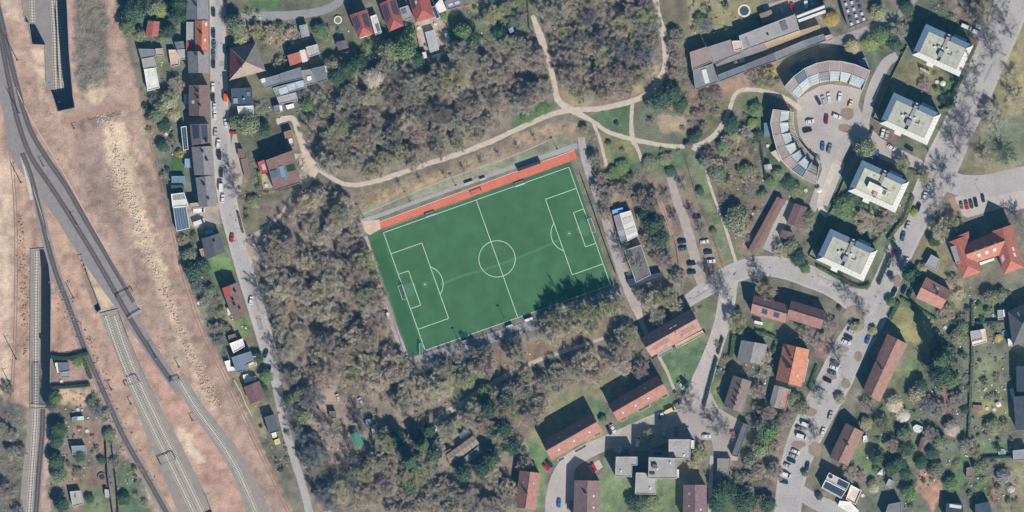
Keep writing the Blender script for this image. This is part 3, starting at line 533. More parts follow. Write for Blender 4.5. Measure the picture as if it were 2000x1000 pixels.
PATHS = [
 [(540, 238, 12), (572, 232, 11), (588, 275, 12), (604, 312, 13), (640, 342, 10), (682, 361, 9), (740, 352, 10), (820, 325, 10), (900, 299, 10), (960, 276, 10), (1020, 248, 10), (1095, 218, 11), (1170, 212, 10), (1232, 198, 11), (1270, 180, 13), (1292, 150, 14), (1300, 120, 12), (1296, 70, 12), (1283, 20, 13), (1278, -30, 13)],
 [(1040, 30, 8), (1055, 70, 14), (1072, 120, 10), (1082, 160, 10), (1090, 195, 12), (1115, 214, 14), (1160, 238, 8), (1185, 256, 8), (1235, 272, 9), (1300, 284, 8), (1355, 285, 9), (1386, 272, 10), (1410, 245, 9), (1424, 215, 8), (1440, 180, 8), (1480, 176, 8), (1530, 190, 9), (1565, 215, 10)],
 [(1236, 198, 7), (1233, 235, 7), (1236, 272, 10), (1245, 290, 7), (1254, 315, 6)],
 [(1158, 238, 6), (1172, 275, 6), (1185, 325, 6)],
 [(1350, 287, 8), (1374, 305, 7), (1382, 345, 5), (1398, 395, 5), (1420, 455, 5.5), (1437, 512, 6)],
 [(545, 425, 6), (570, 385, 6)], [(845, 838, 12), (865, 812, 13), (900, 790, 12), (950, 756, 10), (1000, 728, 9), (1060, 700, 8), (1120, 680, 7), (1180, 660, 6)],
 [(1243, 600, 18), (1262, 650, 8), (1300, 720, 6), (1320, 770, 6)]]
for i, p in enumerate(PATHS): ribbon(p, 8, .056+.004*i, 'gravel_path' if i != 1 else 'gravel_path', GRV if i < 5 else GRVD, jit=.14, seg=10)
sheet([(574, 300), (600, 300), (622, 335), (606, 362), (590, 372), (585, 350)], .05, 'gravel_patch', GRV)
for i, (pl, w) in enumerate(((STC, 0), (RB, 0))):
    for s in (-1, 1):
        q = smooth(pl, 4); off = []
        for j, p in enumerate(q):
            u, v = q[max(j-1, 0)], q[min(j+1, len(q)-1)]; L = hypot(v[0]-u[0], v[1]-u[1]) or 1; off.append((p[0]-(v[1]-u[1])/L*s*p[2]/2, p[1]+(v[0]-u[0])/L*s*p[2]/2))
        ribbon(off, 1.1, .075, 'kerb', KERB, h=.06, seg=2)
PT = [cmat((140, 136, 134), 'road'), cmat((176, 170, 164), 'road'), cmat((150, 146, 142), 'road')]
for i in range(34):
    pl = random.choice([STA[:11], STC, STC, RB]); j = random.randrange(len(pl)-1); t_ = random.random(); p = lerp(pl[j], pl[j+1], t_); dx, dy = pl[j+1][0]-pl[j][0], pl[j+1][1]-pl[j][1]; L = hypot(dx, dy); ux, uy = dx/L, dy/L; o = random.uniform(-.3, .3)*p[2]; l = random.uniform(3, 22); w = random.uniform(1.2, 5)
    sheet([(p[0]-uy*(o+a_*w)+ux*b_*l, p[1]+ux*(o+a_*w)+uy*b_*l) for a_, b_ in ((-1, -1), (1, -1), (1, 1), (-1, 1))], .0685+.0002*i, 'asphalt_patch', PT[i % 3])
for i in range(40):
    pl = random.choice([STA[:11], STC, RB]); j = random.randrange(len(pl)-1); p = lerp(pl[j], pl[j+1], random.random()); X, Y = P(p[0]+random.uniform(-.3, .3)*p[2], p[1]); MB().ring(X, Y, .06, .078, 0, .38, 10).build('manhole_cover', cmat((96, 94, 94), 'metal'), kind='structure')
# crescent court and block driveways
COURT = cmat((170, 160, 150), 'road')
sheet([(1556, 196), (1575, 182), (1600, 168), (1622, 164), (1655, 168), (1684, 176), (1676, 205), (1692, 240), (1720, 270), (1760, 292), (1800, 312), (1830, 335), (1815, 352), (1770, 330), (1725, 312), (1690, 300), (1660, 285), (1640, 320), (1606, 372), (1600, 398), (1592, 415), (1580, 402), (1590, 372), (1606, 330), (1600, 300), (1585, 300), (1562, 265), (1556, 230)], .058, 'courtyard', COURT)
ribbon([(1752, 108, 16), (1732, 122, 20), (1716, 150, 22), (1702, 185, 22), (1694, 215, 18), (1688, 245, 18)], 20, .062, 'driveway', cmat((164, 156, 150), 'road'))
ribbon([(1600, 88, 14), (1660, 72, 18), (1710, 52, 16), (1760, 25, 14), (1800, -20, 14)], 14, .03, 'driveway', ASPD)
sheet([(1490, 10), (1530, 0), (1610, -20), (1620, -5), (1560, 30), (1500, 48)], .03, 'yard', cmat((170, 150, 142), 'road'))
ribbon([(1632, 320, 14), (1616, 360, 12), (1602, 392, 12), (1606, 412, 12), (1618, 420, 11)], 12, .066, 'ramp', CON2)
ribbon([(1640, 315, 22), (1622, 365, 20), (1608, 400, 18)], 18, .064, 'driveway', cmat((186, 168, 154), 'road'))
ribbon([(1500, 490, 22), (1522, 440, 22), (1545, 395, 20)], 20, .03, 'footpath', cmat((164, 156, 146), 'road'))
ribbon([(1866, 300, 10), (1895, 250, 10), (1925, 170, 10), (1950, 100, 10)], 10, .041, 'footpath', cmat((184, 170, 156), 'path'), jit=.2)
# ------------------------------------------------------------ football pitch
TURF = mat('artificial_turf', (72, 112, 75), var=.12, scale=.03, fine=.12, rough=.95, spec=.1)
TRK = cmat((208, 114, 86), 'flat'); LINE = cmat((196, 218, 198), 'line')
sheet([(718, 461), (1115, 316), (1198, 557), (798, 697)], .075, 'football_pitch', TURF)
sheet([(742, 433), (1122, 293), (1127, 310), (744, 447)], .08, 'running_track', TRK)
sheet([(706, 432), (741, 429), (744, 447), (722, 459), (712, 452)], .076, 'sand_runoff', cmat((206, 184, 164), 'path'))
for i in range(1, 4):
    a = lerp((742, 433), (744, 447), i/4); b = lerp((1112, 297), (1117, 313), i/4); ribbon([a, b], .45, .085, 'lane_line', cmat((214, 150, 136), 'line'))
for a, b in (((742, 433), (1122, 293)),): ribbon([a, b], 1.3, .09, 'lane_line', cmat((206, 196, 186), 'line'))
O = Vector((749, 454.5)); U = Vector((361, -127.5)); U.normalize(); Vv = Vector((81.5, 230)); VL = Vv.length; Vv.normalize(); UL = 384
def Q(u, v): q = O+U*u+Vv*v; return (q.x, q.y)
LW = 1.15; k = 1/S
def pl_(a, b): ribbon([Q(*a), Q(*b)], LW, .083, 'pitch_line', LINE)
pl_((0, 0), (UL, 0)); pl_((0, VL), (UL, VL)); pl_((0, 0), (0, VL)); pl_((UL, 0), (UL, VL)); pl_((UL/2, 0), (UL/2, VL))
c = VL/2
for s, u0 in ((1, 0), (-1, UL)):
    for dd, w in ((16.5, 20.16), (5.5, 9.16)):
        pl_((u0, c-w*k), (u0+s*dd*k, c-w*k)); pl_((u0, c+w*k), (u0+s*dd*k, c+w*k)); pl_((u0+s*dd*k, c-w*k), (u0+s*dd*k, c+w*k))
    q = P(*Q(u0+s*11*k, c)); MB().ring(q[0], q[1], .076, .089, .0, .35, 12).build('penalty_spot', LINE, kind='structure')
    a = math.acos(5.5/9.15); ang0 = 0 if s > 0 else pi; ba = atan2(-U.y, U.x)
    pts = []
    for i in range(21):
        t = -a+2*a*i/20; uu, vv_ = u0+s*11*k+s*9.15*k*cos(t), c+9.15*k*sin(t); pts.append(Q(uu, vv_))
    ribbon(pts, LW, .0835, 'pitch_line', LINE, seg=2)
pts = [Q(UL/2+9.15*k*cos(2*pi*i/48), c+9.15*k*sin(2*pi*i/48)) for i in range(49)]
ribbon(pts, LW, .084, 'pitch_line', LINE, seg=2)
ribbon([(860, 556), (900, 540), (960, 522), (1020, 500), (1090, 470)], 5, .0755, 'worn_turf', mat('worn_turf', (84, 126, 92), var=.08, scale=.05, fine=.6, rough=.95, spec=.1), jit=.2)
sheet([(723, 472), (746, 464), (790, 590), (829, 690), (801, 695), (760, 575)], .0753, 'darker_turf_strip', mat('darker_turf', (62, 102, 67), var=.10, scale=.04, fine=.12, rough=.95, spec=.1))
for s, u0 in ((1, 0), (-1, UL)):
    for uu, rr_ in ((3, 4.0), (11, 1.8)):
        q = Q(u0+s*uu*k, c); sheet([(q[0]+rr_*k*cos(a_*pi/9)*random.uniform(.7, 1.1), q[1]+rr_*k*sin(a_*pi/9)*random.uniform(.7, 1.1)) for a_ in range(18)], .0757, 'worn_turf', MATS[('worn_turf',)])
WHT = cmat((225, 226, 222), 'metal'); NET = cmat((150, 168, 158), 'line')
def goal(x, y, w, d, h, rz, label, m=WHT):
    t = thing('football_goal', x, y, label, 'goal'); X, Y = P(x, y); c_, s_ = cos(rz), sin(rz)
    f = lambda a, b, z: (X+a*c_-b*s_, Y+a*s_+b*c_, z+.08)
    for sgn in (-1, 1):
        MB().tube(f(0, sgn*w/2, 0), f(0, sgn*w/2, h), .16).build('post', m, t)
        MB().tube(f(0, sgn*w/2, h), f(d, sgn*w/2, .1), .1).tube(f(0, sgn*w/2, .1), f(d, sgn*w/2, .1), .1).build('side_frame', m, t)
    MB().tube(f(0, -w/2-.1, h), f(0, w/2+.1, h), .17).build('crossbar', m, t); MB().tube(f(d, -w/2, .1), f(d, w/2, .1), .12).build('ground_bar', m, t)
    nb = MB(); kx = int(w/.4)
    for i in range(kx+1): b = -w/2+w*i/kx; nb.tube(f(0, b, h), f(d, b, .1), .022, n=3)
    for i in range(1, 6): nb.tube(f(d*i/6, -w/2, h*(1-i/6)), f(d*i/6, w/2, h*(1-i/6)), .022, n=3)
    nb.build('net', NET, t, kind='stuff')
UA = atan2(-U.y, U.x)
gq = Q(0, c); goal(gq[0], gq[1], 7.3, 2.2, 2.4, UA+pi, 'white football goal with net at the west end of the pitch')
gq = Q(UL, c); goal(gq[0], gq[1], 7.3, 2.0, 2.4, UA, 'white football goal with net at the east end of the pitch')
GG = cmat((150, 200, 176), 'metal')
goal(819.5, 681, 5.2, 1.6, 2, UA-.35, 'small pale green training goal in the south-west corner of the pitch', GG)
goal(841, 420.5, 5, 1.6, 2, UA+pi/2, 'small pale green training goal at the north touchline, west half', GG)
goal(1016, 361.5, 5, 1.8, 2, UA+pi/2, 'small white training goal on the north touchline, east half')
goal(931, 377, 5.4, 2.2, 2, UA+pi/2, 'red framed training goal standing on the running track', cmat((190, 80, 66), 'metal'))
def shelter(x, y, w, d, h, rz, rgb, label, name='dugout_shelter'):
    t = thing(name, x, y, label, 'shelter'); X, Y = P(x, y)
    MB().box(X, Y, h, w, d, .14, rz).build('roof', cmat(rgb, 'metal'), t); m = MB()
    ox, oy = -sin(rz)*d*.45, cos(rz)*d*.45; MB().box(X+ox, Y+oy, 0, w, .08, h, rz).build('back_panel', cmat((110, 120, 125), 'glass'), t)
    for s_ in (-1, 1): MB().box(X+cos(rz)*s_*w*.48, Y+sin(rz)*s_*w*.48, 0, .08, d*.9, h, rz).build('side_panel', cmat((110, 120, 125), 'glass'), t)
    MB().box(X, Y, .1, w*.9, .4, .35, rz).build('bench', WHT, t)
shelter(1033, 324, 12.4, 1.5, 2.2, UA, (44, 52, 62), 'long black-roofed bench shelter on the north side of the running track')
shelter(916, 357, 4.5, .9, 1.3, UA, (186, 182, 180), 'pale players bench on the kerb north of the running track, west of middle', 'players_bench')
shelter(943, 350, 3.0, .9, 1.3, UA, (200, 190, 186), 'short pale bench on the kerb north of the running track near halfway', 'players_bench')
shelter(1033, 624, 4.2, 1.3, 1.9, UA, (226, 228, 226), 'white-roofed dugout on the south touchline near the halfway line')
shelter(995, 637, 3.4, 1.1, 1.7, UA, (176, 186, 196), 'grey-roofed dugout west of the halfway line on the south side')
shelter(908, 666, 2.4, .9, 1.5, UA, (196, 200, 200), 'small pale bench shelter on the south side near the south-west corner')
shelter(757, 614, 1.8, 1.2, 1.6, UA+1.2, (226, 226, 224), 'white equipment box on the path along the west side of the pitch', 'equipment_box')
def lamp(x, y, h, label, name='floodlight_mast'):
    t = thing(name, x, y, label, 'floodlight'); X, Y = P(x, y)
    MB().tube((X, Y, 0), (X, Y, h), .14, .08, 6).build('pole', STEEL, t)
    a = 0
    MB().box(X, Y, h, 1.3, .5, .35, UA).build('lamp_head', cmat((70, 74, 80), 'metal'), t); MB().box(X, Y, 0, .7, .7, .3).build('footing', CONC, t)
lamp(985, 622, 6.2, 'floodlight mast on the south touchline near the halfway line, its shadow on the turf')
lamp(896, 665, 6, 'floodlight mast on the south touchline near the west penalty area')
lamp(1165, 580, 6, 'floodlight mast on the south side near the south-east corner')
lamp(890, 362, 5.5, 'floodlight mast on the grass bank north of the running track'); lamp(1088, 291, 5.5, 'floodlight mast on the grass bank near the north-east corner of the track'); lamp(710, 425, 6.5, 'floodlight mast at the sandy north-west corner of the pitch'); lamp(800, 392, 4.5, 'floodlight mast on the grass bank at the western part of the track')
def fence(pl, h, label, rgb=(96, 100, 98), name='fence', post=3.0, solid=.5, cat='fence', z=0, closed=False, w=.07):
    mp = [P(*p) for p in pl]; m = cmat(rgb, 'metal' if rgb[0] < 110 else 'wood'); mid = pl[len(pl)//2]
    t = thing(name, mid[0], mid[1], label, cat); rb = MB(); pb = MB()
    for a, b in zip(mp, mp[1:]):
        L = hypot(b[0]-a[0], b[1]-a[1]); r = atan2(b[1]-a[1], b[0]-a[0]); cx, cy = (a[0]+b[0])/2, (a[1]+b[1])/2
        kk = max(1, int(h*solid/.22)); 
        for i in range(kk): rb.box(cx, cy, z+.1+i*(h-.15)/kk, L, w, min(.16, (h-.15)/kk*.9) if solid < 1 else (h-.15)/kk*.98, r)
        for i in range(int(L/post)+1): q = lerp(a, b, min(1, i*post/L)); pb.box(q[0], q[1], z, .12, .12, h+.05, r)
    rb.build('rails', m, t, kind='stuff'); pb.build('posts', m, t, kind='stuff')
fence([(1136, 345), (1156, 400), (1180, 470), (1205, 540)], 3.2, 'tall dark mesh ball fence along the east side of the pitch', (60, 64, 66))
fence([(714, 470), (745, 560), (778, 655), (792, 698)], 1.4, 'dark mesh fence along the path west of the pitch', (70, 70, 70))
fence([(800, 700), (950, 654), (1100, 607), (1197, 575)], 1.1, 'pale handrail fence along the south side of the pitch', (196, 200, 196))
fence([(1205, 562), (1119, 316)], 1.1, 'pale handrail between the turf and the path on the east side', (176, 182, 178))
fence([(1030, -10), (1034, 58), (1042, 66)], 1.8, 'rust-brown garden fence beside the path at the top of the wood', (120, 72, 60))
fence([(1043, 66), (985, 78), (905, 106), (884, 112)], 1.6, 'rust-brown garden fence along the wood edge below the villas', (130, 104, 92))
fence([(206, 846), (210, 930), (222, 1010)], 2.2, 'dark timber fence running down through the allotments', (78, 66, 60), solid=1.0)
fence([(216, 846), (228, 950), (232, 1010)], 2.0, 'second dark timber fence parallel to the allotment path', (98, 84, 76), solid=1.0)
fence([(1337, 305), (1362, 390), (1392, 460), (1414, 528)], 1.2, 'dark hedge-like wire fence between car park and the narrow path', (80, 70, 66))
fence([(1272, 350), (1300, 420), (1320, 480), (1326, 520)], 1.2, 'brown wire fence on the west side of the gravel car park', (90, 72, 64))
fence([(1772, 90), (1735, 165), (1705, 232), (1720, 240)], 1.6, 'pale retaining fence west of the two northern white apartment blocks', (206, 204, 198), solid=1.0)
fence([(1656, 335), (1625, 410), (1612, 432), (1580, 500), (1600, 512)], 1.6, 'pale wall-like fence west of the southern white apartment blocks', (206, 204, 198), solid=1.0)
fence([(457, 742), (470, 765), (480, 790), (492, 812)], 1.1, 'low white garden wall beside the maroon-roofed cottage', (214, 206, 194), solid=1.0, w=.35)
fence([(810, 50), (822, 105), (884, 100)], 1.8, 'dark garden fence around the long greenhouse garden', (60, 66, 60))
fence([(488, 308), (505, 345), (512, 375), (560, 372), (598, 350)], 1.8, 'grey picket fence south-west of the flat brown-roofed house', (150, 142, 132))
# ------------------------------------------------------------ buildings
PLA = (214, 206, 192); GLS = cmat((70, 84, 98), 'glass'); PAN = cmat((66, 78, 98), 'panel'); PANF = cmat((170, 178, 186), 'metal'); FR = cmat((215, 215, 212), 'metal')
CHM = cmat((132, 96, 84), 'wall'); GUT = cmat((120, 122, 124), 'metal')
def windows(pts, he, t, base=0, h0=1.0):
    """window boxes joined: too small in the photograph to be picked apart"""
    mb = MB(); pts = ccw(pts); n = len(pts)
    for i in range(n):
        a, b = pts[i], pts[(i+1) % n]; L = hypot(b[0]-a[0], b[1]-a[1])
        if L < 4: continue
        r = atan2(b[1]-a[1], b[0]-a[0]); k = int(L/3.2); fl = max(1, int(he/2.8))
        for f in range(fl):
            z = base+h0+f*2.8
            if z+1.3 > base+he-.1: continue
            for j in range(k):
                q = lerp(a, b, (j+.5)/k); mb.box(q[0]+sin(r)*.02, q[1]-cos(r)*.02, z, 1.3, .14, 1.25, r, 0)
    if mb.v: mb.build('windows', GLS, t, kind='stuff')
def slab(mb, q, th=.22, mi=0):
    """thick sloping panel from 3-D outline q (ccw seen from above)"""
    n = len(q); v = list(q)+[(a[0], a[1], a[2]-th) for a in q]
    mb.add(v, [tuple(range(n)), tuple(range(2*n-1, n-1, -1))]+[(i, n+i, n+(i+1) % n, (i+1) % n) for i in range(n)], mi)
def ccw3(q): return list(q) if area2(q) > 0 else list(q)[::-1]
def L3(a, b, t): return tuple(a[i]+(b[i]-a[i])*t for i in range(3))
def onquad(q, u, v, dz=.0): 
    a, b, c, d = q; p = L3(L3(a, b, u), L3(d, c, u), v); return (p[0], p[1], p[2]+dz)
def solar(q, u0, u1, v0, v1, nu, nv, t, gap=.12, m=None, label=None):
    mb = MB()
    for i in range(nu):
        for j in range(nv):
            a0 = u0+(u1-u0)*(i+gap/2)/nu; a1 = u0+(u1-u0)*(i+1-gap/2)/nu; b0 = v0+(v1-v0)*(j+gap/2)/nv; b1 = v0+(v1-v0)*(j+1-gap/2)/nv
            slab(mb, ccw3([onquad(q, a0, b0, .16), onquad(q, a1, b0, .16), onquad(q, a1, b1, .16), onquad(q, a0, b1, .16)]), .1)
    o = mb.build('solar_array', m or PAN, t, kind='stuff')
    if label: o['label'] = label
    return o
def skylight(q, u, v, w, h, t, m=None):
    """w,h fraction of the slope"""
    mb = MB(); slab(mb, ccw3([onquad(q, u-w, v-h, .12), onquad(q, u+w, v-h, .12), onquad(q, u+w, v+h, .12), onquad(q, u-w, v+h, .12)]), .14); mb.build('skylight', m or FR, t)
def chimney(x, y, z0, z1, t, w=.7, l=1.1, r=0, m=None):
    mb = MB().box(x, y, z0, w, l, z1-z0, r); mb.box(x, y, z1, w+.16, l+.16, .14, r); c = mb.build('chimney', m or CHM, t)
    MB().box(x, y, z1+.14, w*.35, l*.35, .3, r).build('chimney_pot', cmat((110, 70, 60), 'wall'), c)
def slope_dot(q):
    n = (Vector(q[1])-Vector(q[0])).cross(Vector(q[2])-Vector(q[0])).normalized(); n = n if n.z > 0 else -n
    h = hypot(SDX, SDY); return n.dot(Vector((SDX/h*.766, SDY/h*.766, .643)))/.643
def gable(quad, he, rgb, label, name='house', cat='house', pitch=38, rgb2=None, wall=PLA, over=.35, ch=(), sky=(), sol=(), group=None, base=0, thin=.22):
    """quad px a,b,c,d: eaves a-b and d-c, gable ends b-c and d-a"""
    block_px(quad); cx = sum(p[0] for p in quad)/4; cy = sum(p[1] for p in quad)/4; t = thing(name, cx, cy, label, cat, group)
    a, b, c, d = MP(quad); span = hypot(a[0]-d[0], a[1]-d[1])/2; hr = he+span*tan(radians(pitch))
    m0 = lerp(a, d, .5); m1 = lerp(b, c, .5); A = (*a, he); B = (*b, he); C = (*c, he); D = (*d, he); R0 = (*m0, hr); R1 = (*m1, hr)
    w = inset([a, b, c, d], over)
    w = [min(w, key=lambda p: hypot(p[0]-q[0], p[1]-q[1])) for q in (a, b, c, d)]; wm0 = lerp(w[0], w[3], .5); wm1 = lerp(w[1], w[2], .5)
    k = over/span; hw = he-.22+ (hr-he)*k; hm = hr-.3
    mb = MB(); v = [(*p, base) for p in w]+[(*p, hw) for p in w]+[(*wm0, hm), (*wm1, hm)]
    fs = [(0, 1, 5, 4), (1, 2, 6, 9, 5), (2, 3, 7, 6), (3, 0, 4, 8, 7)]
    if area2(w) < 0: fs = [f[::-1] for f in fs]
    mb.add(v, fs); mb.build('wall', cmat(wall, 'wall'), t); windows(w, hw-.2, t)
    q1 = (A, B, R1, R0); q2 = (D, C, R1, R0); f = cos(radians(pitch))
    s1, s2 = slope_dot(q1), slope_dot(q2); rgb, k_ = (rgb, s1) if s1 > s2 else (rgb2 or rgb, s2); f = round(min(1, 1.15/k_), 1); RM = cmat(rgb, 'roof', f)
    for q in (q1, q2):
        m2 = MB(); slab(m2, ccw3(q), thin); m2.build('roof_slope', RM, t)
    dx, dy = m1[0]-m0[0], m1[1]-m0[1]; L = hypot(dx, dy); r = atan2(dy, dx)
    MB().box((m0[0]+m1[0])/2, (m0[1]+m1[1])/2, hr-.02, L, .28, .1, r).build('ridge_cap', RM, t)
    for e0, e1 in ((a, b), (d, c)):
        L2 = hypot(e1[0]-e0[0], e1[1]-e0[1]); MB().box((e0[0]+e1[0])/2, (e0[1]+e1[1])/2, he-.22, L2, .16, .14, atan2(e1[1]-e0[1], e1[0]-e0[0])).build('gutter', GUT, t)
    for (u, side, v_) in ch:
        q = q1 if side == 0 else q2; p = onquad(q, u, v_); chimney(p[0], p[1], p[2]-.6, max(hr+.9, p[2]+1), t, r=r)
    for (side, u, v_, sw, sh) in sky: skylight(q1 if side == 0 else q2, u, v_, sw/L/2, sh/(span*1.2)/2, t)
    for (side, *s) in sol:
        if s[-1] == 'G': solar(q1 if side == 0 else q2, *s[:-1], t, gap=.45, m=cmat((104, 84, 92), 'panel'))
        else: solar(q1 if side == 0 else q2, *s, t)
    return t, q1, q2, hr
def hip(quad, he, rgb, label, pitch=38, ends=(1, 1), name='house', cat='house', wall=PLA, cols=None, sol=(), sky=(), ch=(), t=None, over=.4):
    block_px(quad); cx = sum(p[0] for p in quad)/4; cy = sum(p[1] for p in quad)/4; t = t or thing(name, cx, cy, label, cat)
    a, b, c, d = MP(quad); span = hypot(a[0]-d[0], a[1]-d[1])/2; hr = he+span*tan(radians(pitch)); m0 = lerp(a, d, .5); m1 = lerp(b, c, .5); L = hypot(m1[0]-m0[0], m1[1]-m0[1])
    k = min(.5, span/L); r0 = lerp(m0, m1, k*ends[0]); r1 = lerp(m1, m0, k*ends[1])
    A, B, C, D = [(*p, he) for p in (a, b, c, d)]; R0 = (*r0, hr); R1 = (*r1, hr); w = inset([a, b, c, d], over)
    MB().prism(w, 0, he-.15).build('wall', cmat(wall, 'wall'), t); windows(w, he-.2, t)
    q1 = (A, B, R1, R0); q2 = (D, C, R1, R0); cols = cols or [rgb]*4
    for q, cc in zip((q1, q2, (A, R0, D), (B, C, R1)), cols):
        q = ccw3(q)
        if abs(area2(q)) > .5: m2 = MB(); slab(m2, q, .2); m2.build('roof_slope', cmat(rgb, 'roof', .85), t)
        elif len(q) == 3:
            MB().add(q if True else q, [(0, 1, 2)]).build('gable_wall', cmat(wall, 'wall'), t)
    for i, j in ((A, R0), (D, R0), (B, R1), (C, R1), (R0, R1)):
        if hypot(i[0]-j[0], i[1]-j[1]) > .5: MB().tube((i[0], i[1], i[2]+.03), (j[0], j[1], j[2]+.03), .13, n=4).build('hip_tile_row', cmat(tuple(min(255, int(x*1.08)) for x in rgb), 'roof'), t)
    for (side, *s) in sol: solar(q1 if side == 0 else q2, *s, t)
    for (side, u, v_, sw, sh) in sky: skylight(q1 if side == 0 else q2, u, v_, sw, sh, t)
    for (u, side, v_) in ch: p = onquad(q1 if side == 0 else q2, u, v_); chimney(p[0], p[1], p[2]-.5, hr+.8, t)
    return t, q1, q2, hr
def flat(poly, h, rgb, label, name='flat_roofed_building', cat='building', wall=PLA, par=.35, prgb=None, items=(), t=None, group=None, win=True, z=0, seams=0, pw=.3):
    block_px(poly); cx = sum(p[0] for p in poly)/len(poly); cy = sum(p[1] for p in poly)/len(poly); own = t is None; t = t or thing(name, cx, cy, label, cat, group)
    p = ccw(MP(poly)); w = inset(p, .12); MB().prism(w, z, h-.3).build('wall', cmat(wall, 'wall'), t)
    MB().prism(inset(p, pw), h-.3, h).build('roof', cmat(rgb, 'flat'), t)
    if par:
        i = inset(p, pw+.0); n = len(p); mb = MB()
        for j in range(n):
            k = (j+1) % n; a, b, c, d = p[j], p[k], i[k], i[j]
            mb.add([(*a, h-.45), (*b, h-.45), (*b, h+par), (*a, h+par), (*c, h+par), (*d, h+par), (*c, h-.05), (*d, h-.05)], [(0, 1, 2, 3), (3, 2, 4, 5), (5, 4, 6, 7)])
        mb.build('parapet', cmat(prgb or tuple(min(240, int(x*1.12)) for x in rgb), 'flat'), t)
    if win: windows(w, h-z, t, base=z)
    q = [(a[0], a[1], h) for a in MP(poly)]
    if seams and len(q) == 4:
        mb = MB()
        for j in range(1, seams): s0 = onquad(q, j/seams, .02); s1 = onquad(q, j/seams, .98); mb.tube((s0[0], s0[1], h+.02), (s1[0], s1[1], h+.02), .07, n=4)
        mb.build('roof_seams', cmat(tuple(int(x*.85) for x in rgb), 'flat'), t, kind='stuff')
    for it in items: # (px,py,w,l,h,rot,rgb,name)
        X, Y = P(it[0], it[1]); MB().box(X, Y, h, it[2], it[3], it[4], radians(it[5])).build(it[7], cmat(it[6], 'flat'), t)
    return t, q
GD = (112, 112, 116); GM = (136, 136, 138); GL = (178, 178, 174); BR = (128, 104, 98); OR = (196, 116, 90); RD = (164, 84, 70)
# west street, west side
gable([(364, -14), (364, 38), (407, 38), (407, -14)], 6, (132, 136, 142), 'grey-roofed terrace house at the top of the west street, cut by the edge', pitch=36, name='terrace_house', ch=[(.5, 0, .9)])
t, q1, q2, hr = gable([(381, 40), (381, 99), (407, 99), (407, 40)], 6.5, OR, 'orange-tiled terrace house on the west street with small roof windows', pitch=38, name='terrace_house', sky=[(1, .12, .35, 1.6, 1.4), (1, .65, .5, 1.4, 1.2)], ch=[(.45, 0, .95)])
flat([(364, 43), (381, 43), (381, 82), (364, 82)], 5, (156, 156, 156), 'x', t=t, win=False); flat([(364, 82), (386, 82), (386, 99), (364, 99)], 5.2, (176, 92, 78), '', t=t, win=False)
gable([(366, 100), (368, 143), (408, 142), (407, 100)], 6.2, GM, 'grey-roofed terrace house next below the orange-tiled one', pitch=42, name='terrace_house', rgb2=(146, 142, 140), ch=[(.15, 1, .5), (.2, 0, .85)])
gable([(369, 166), (369, 226), (410, 227), (408, 166)], 6.6, BR, 'brown-roofed terrace pair with a row of chimneys on its ridge', pitch=36, name='terrace_house', ch=[(.25, 0, .9), (.45, 0, .93), (.68, 1, .9)], sky=[(0, .55, .4, 1.6, 1.6)])
flat([(361, 184), (369, 184), (369, 204), (361, 204)], 3, (150, 166, 178), 'small pale blue lean-to roof on the back of the brown terrace', 'lean_to', 'shed', par=.05)
gable([(371, 243), (375, 284), (412, 279), (409, 242)], 6.5, (126, 110, 108), 'terrace house with blue solar panels on both roof slopes', pitch=34, name='terrace_house', sol=[(0, .05, .7, .2, .85, 5, 4), (1, .05, .8, .25, .9, 5, 4)], ch=[(.95, 1, .4)])
t, q = flat([(353, 248), (364, 246), (368, 292), (358, 294)], 4, (196, 200, 196), 'narrow garden extension covered in two columns of solar panels', 'garden_annexe', 'annexe')
solar(q, .08, .92, .04, .96, 2, 8, t)
gable([(374, 287), (380, 342), (419, 342), (415, 285)], 6.4, GD, 'grey terrace house facing the street below the solar roofs', pitch=36, name='terrace_house', rgb2=GM, ch=[(.2, 1, .95), (.5, 1, .6)])
t, *_ = gable([(382, 347), (389, 404), (423, 404), (419, 342)], 6.4, GD, 'grey terrace house at the southern end of the row beside the white van', pitch=34, name='terrace_house', rgb2=GM, ch=[(.3, 0, .85), (.75, 1, .85)])
flat([(371, 397), (396, 395), (397, 405), (373, 407)], 5, (176, 164, 152), 'low tan annexe on the south-west corner of the last terrace house', 'annexe', 'annexe')
t, q = flat([(334, 379), (360, 376), (368, 402), (337, 405)], 4.5, (214, 212, 204), 'white flat-roofed shed by the railway with dark solar rows at its top', 'garden_shed', 'shed'); solar(q, .1, .95, .08, .5, 6, 3, t, m=cmat((150, 160, 168), 'panel'))
t, q = flat([(338, 405), (364, 403), (371, 446), (345, 452)], 4, (196, 198, 196), 'long shed roof fully covered with a blue grid of solar panels', 'garden_shed', 'shed', par=.1); solar(q, .03, .97, .03, .97, 5, 8, t, m=cmat((92, 112, 134), 'panel'))
flat([(335, 344), (361, 344), (361, 357), (335, 357)], 2.6, (110, 142, 156), 'teal glass-roofed lean-to in the dark yard', 'lean_to', 'shed', par=.05); flat([(334, 362), (360, 362), (358, 374), (334, 374)], 2.4, (72, 80, 88), 'low dark shed in the yard north of the white solar shed', 'garden_shed', 'shed', par=.05)
flat([(361, 310), (373, 310), (374, 327), (361, 327)], 2.6, (136, 166, 186), 'pale blue shed roof behind the grey terrace', 'garden_shed', 'shed', par=.05)
gable([(394, 466), (403, 507), (440, 492), (430, 455)], 4.5, (96, 100, 106), 'dark grey detached house with a tan annexe in a green garden', pitch=32, rgb2=(96, 98, 102), ch=[(.35, 1, .8)])
flat([(389, 487), (399, 484), (406, 505), (396, 508)], 3.5, (164, 144, 130), 'tan annexe along the west side of the dark grey detached house', 'annexe', 'annexe', par=.1); flat([(400, 452), (415, 448), (417, 455), (402, 458)], 2.2, (110, 168, 212), 'bright blue pool cover north of the dark grey detached house', 'pool_cover', 'pool', par=.05)
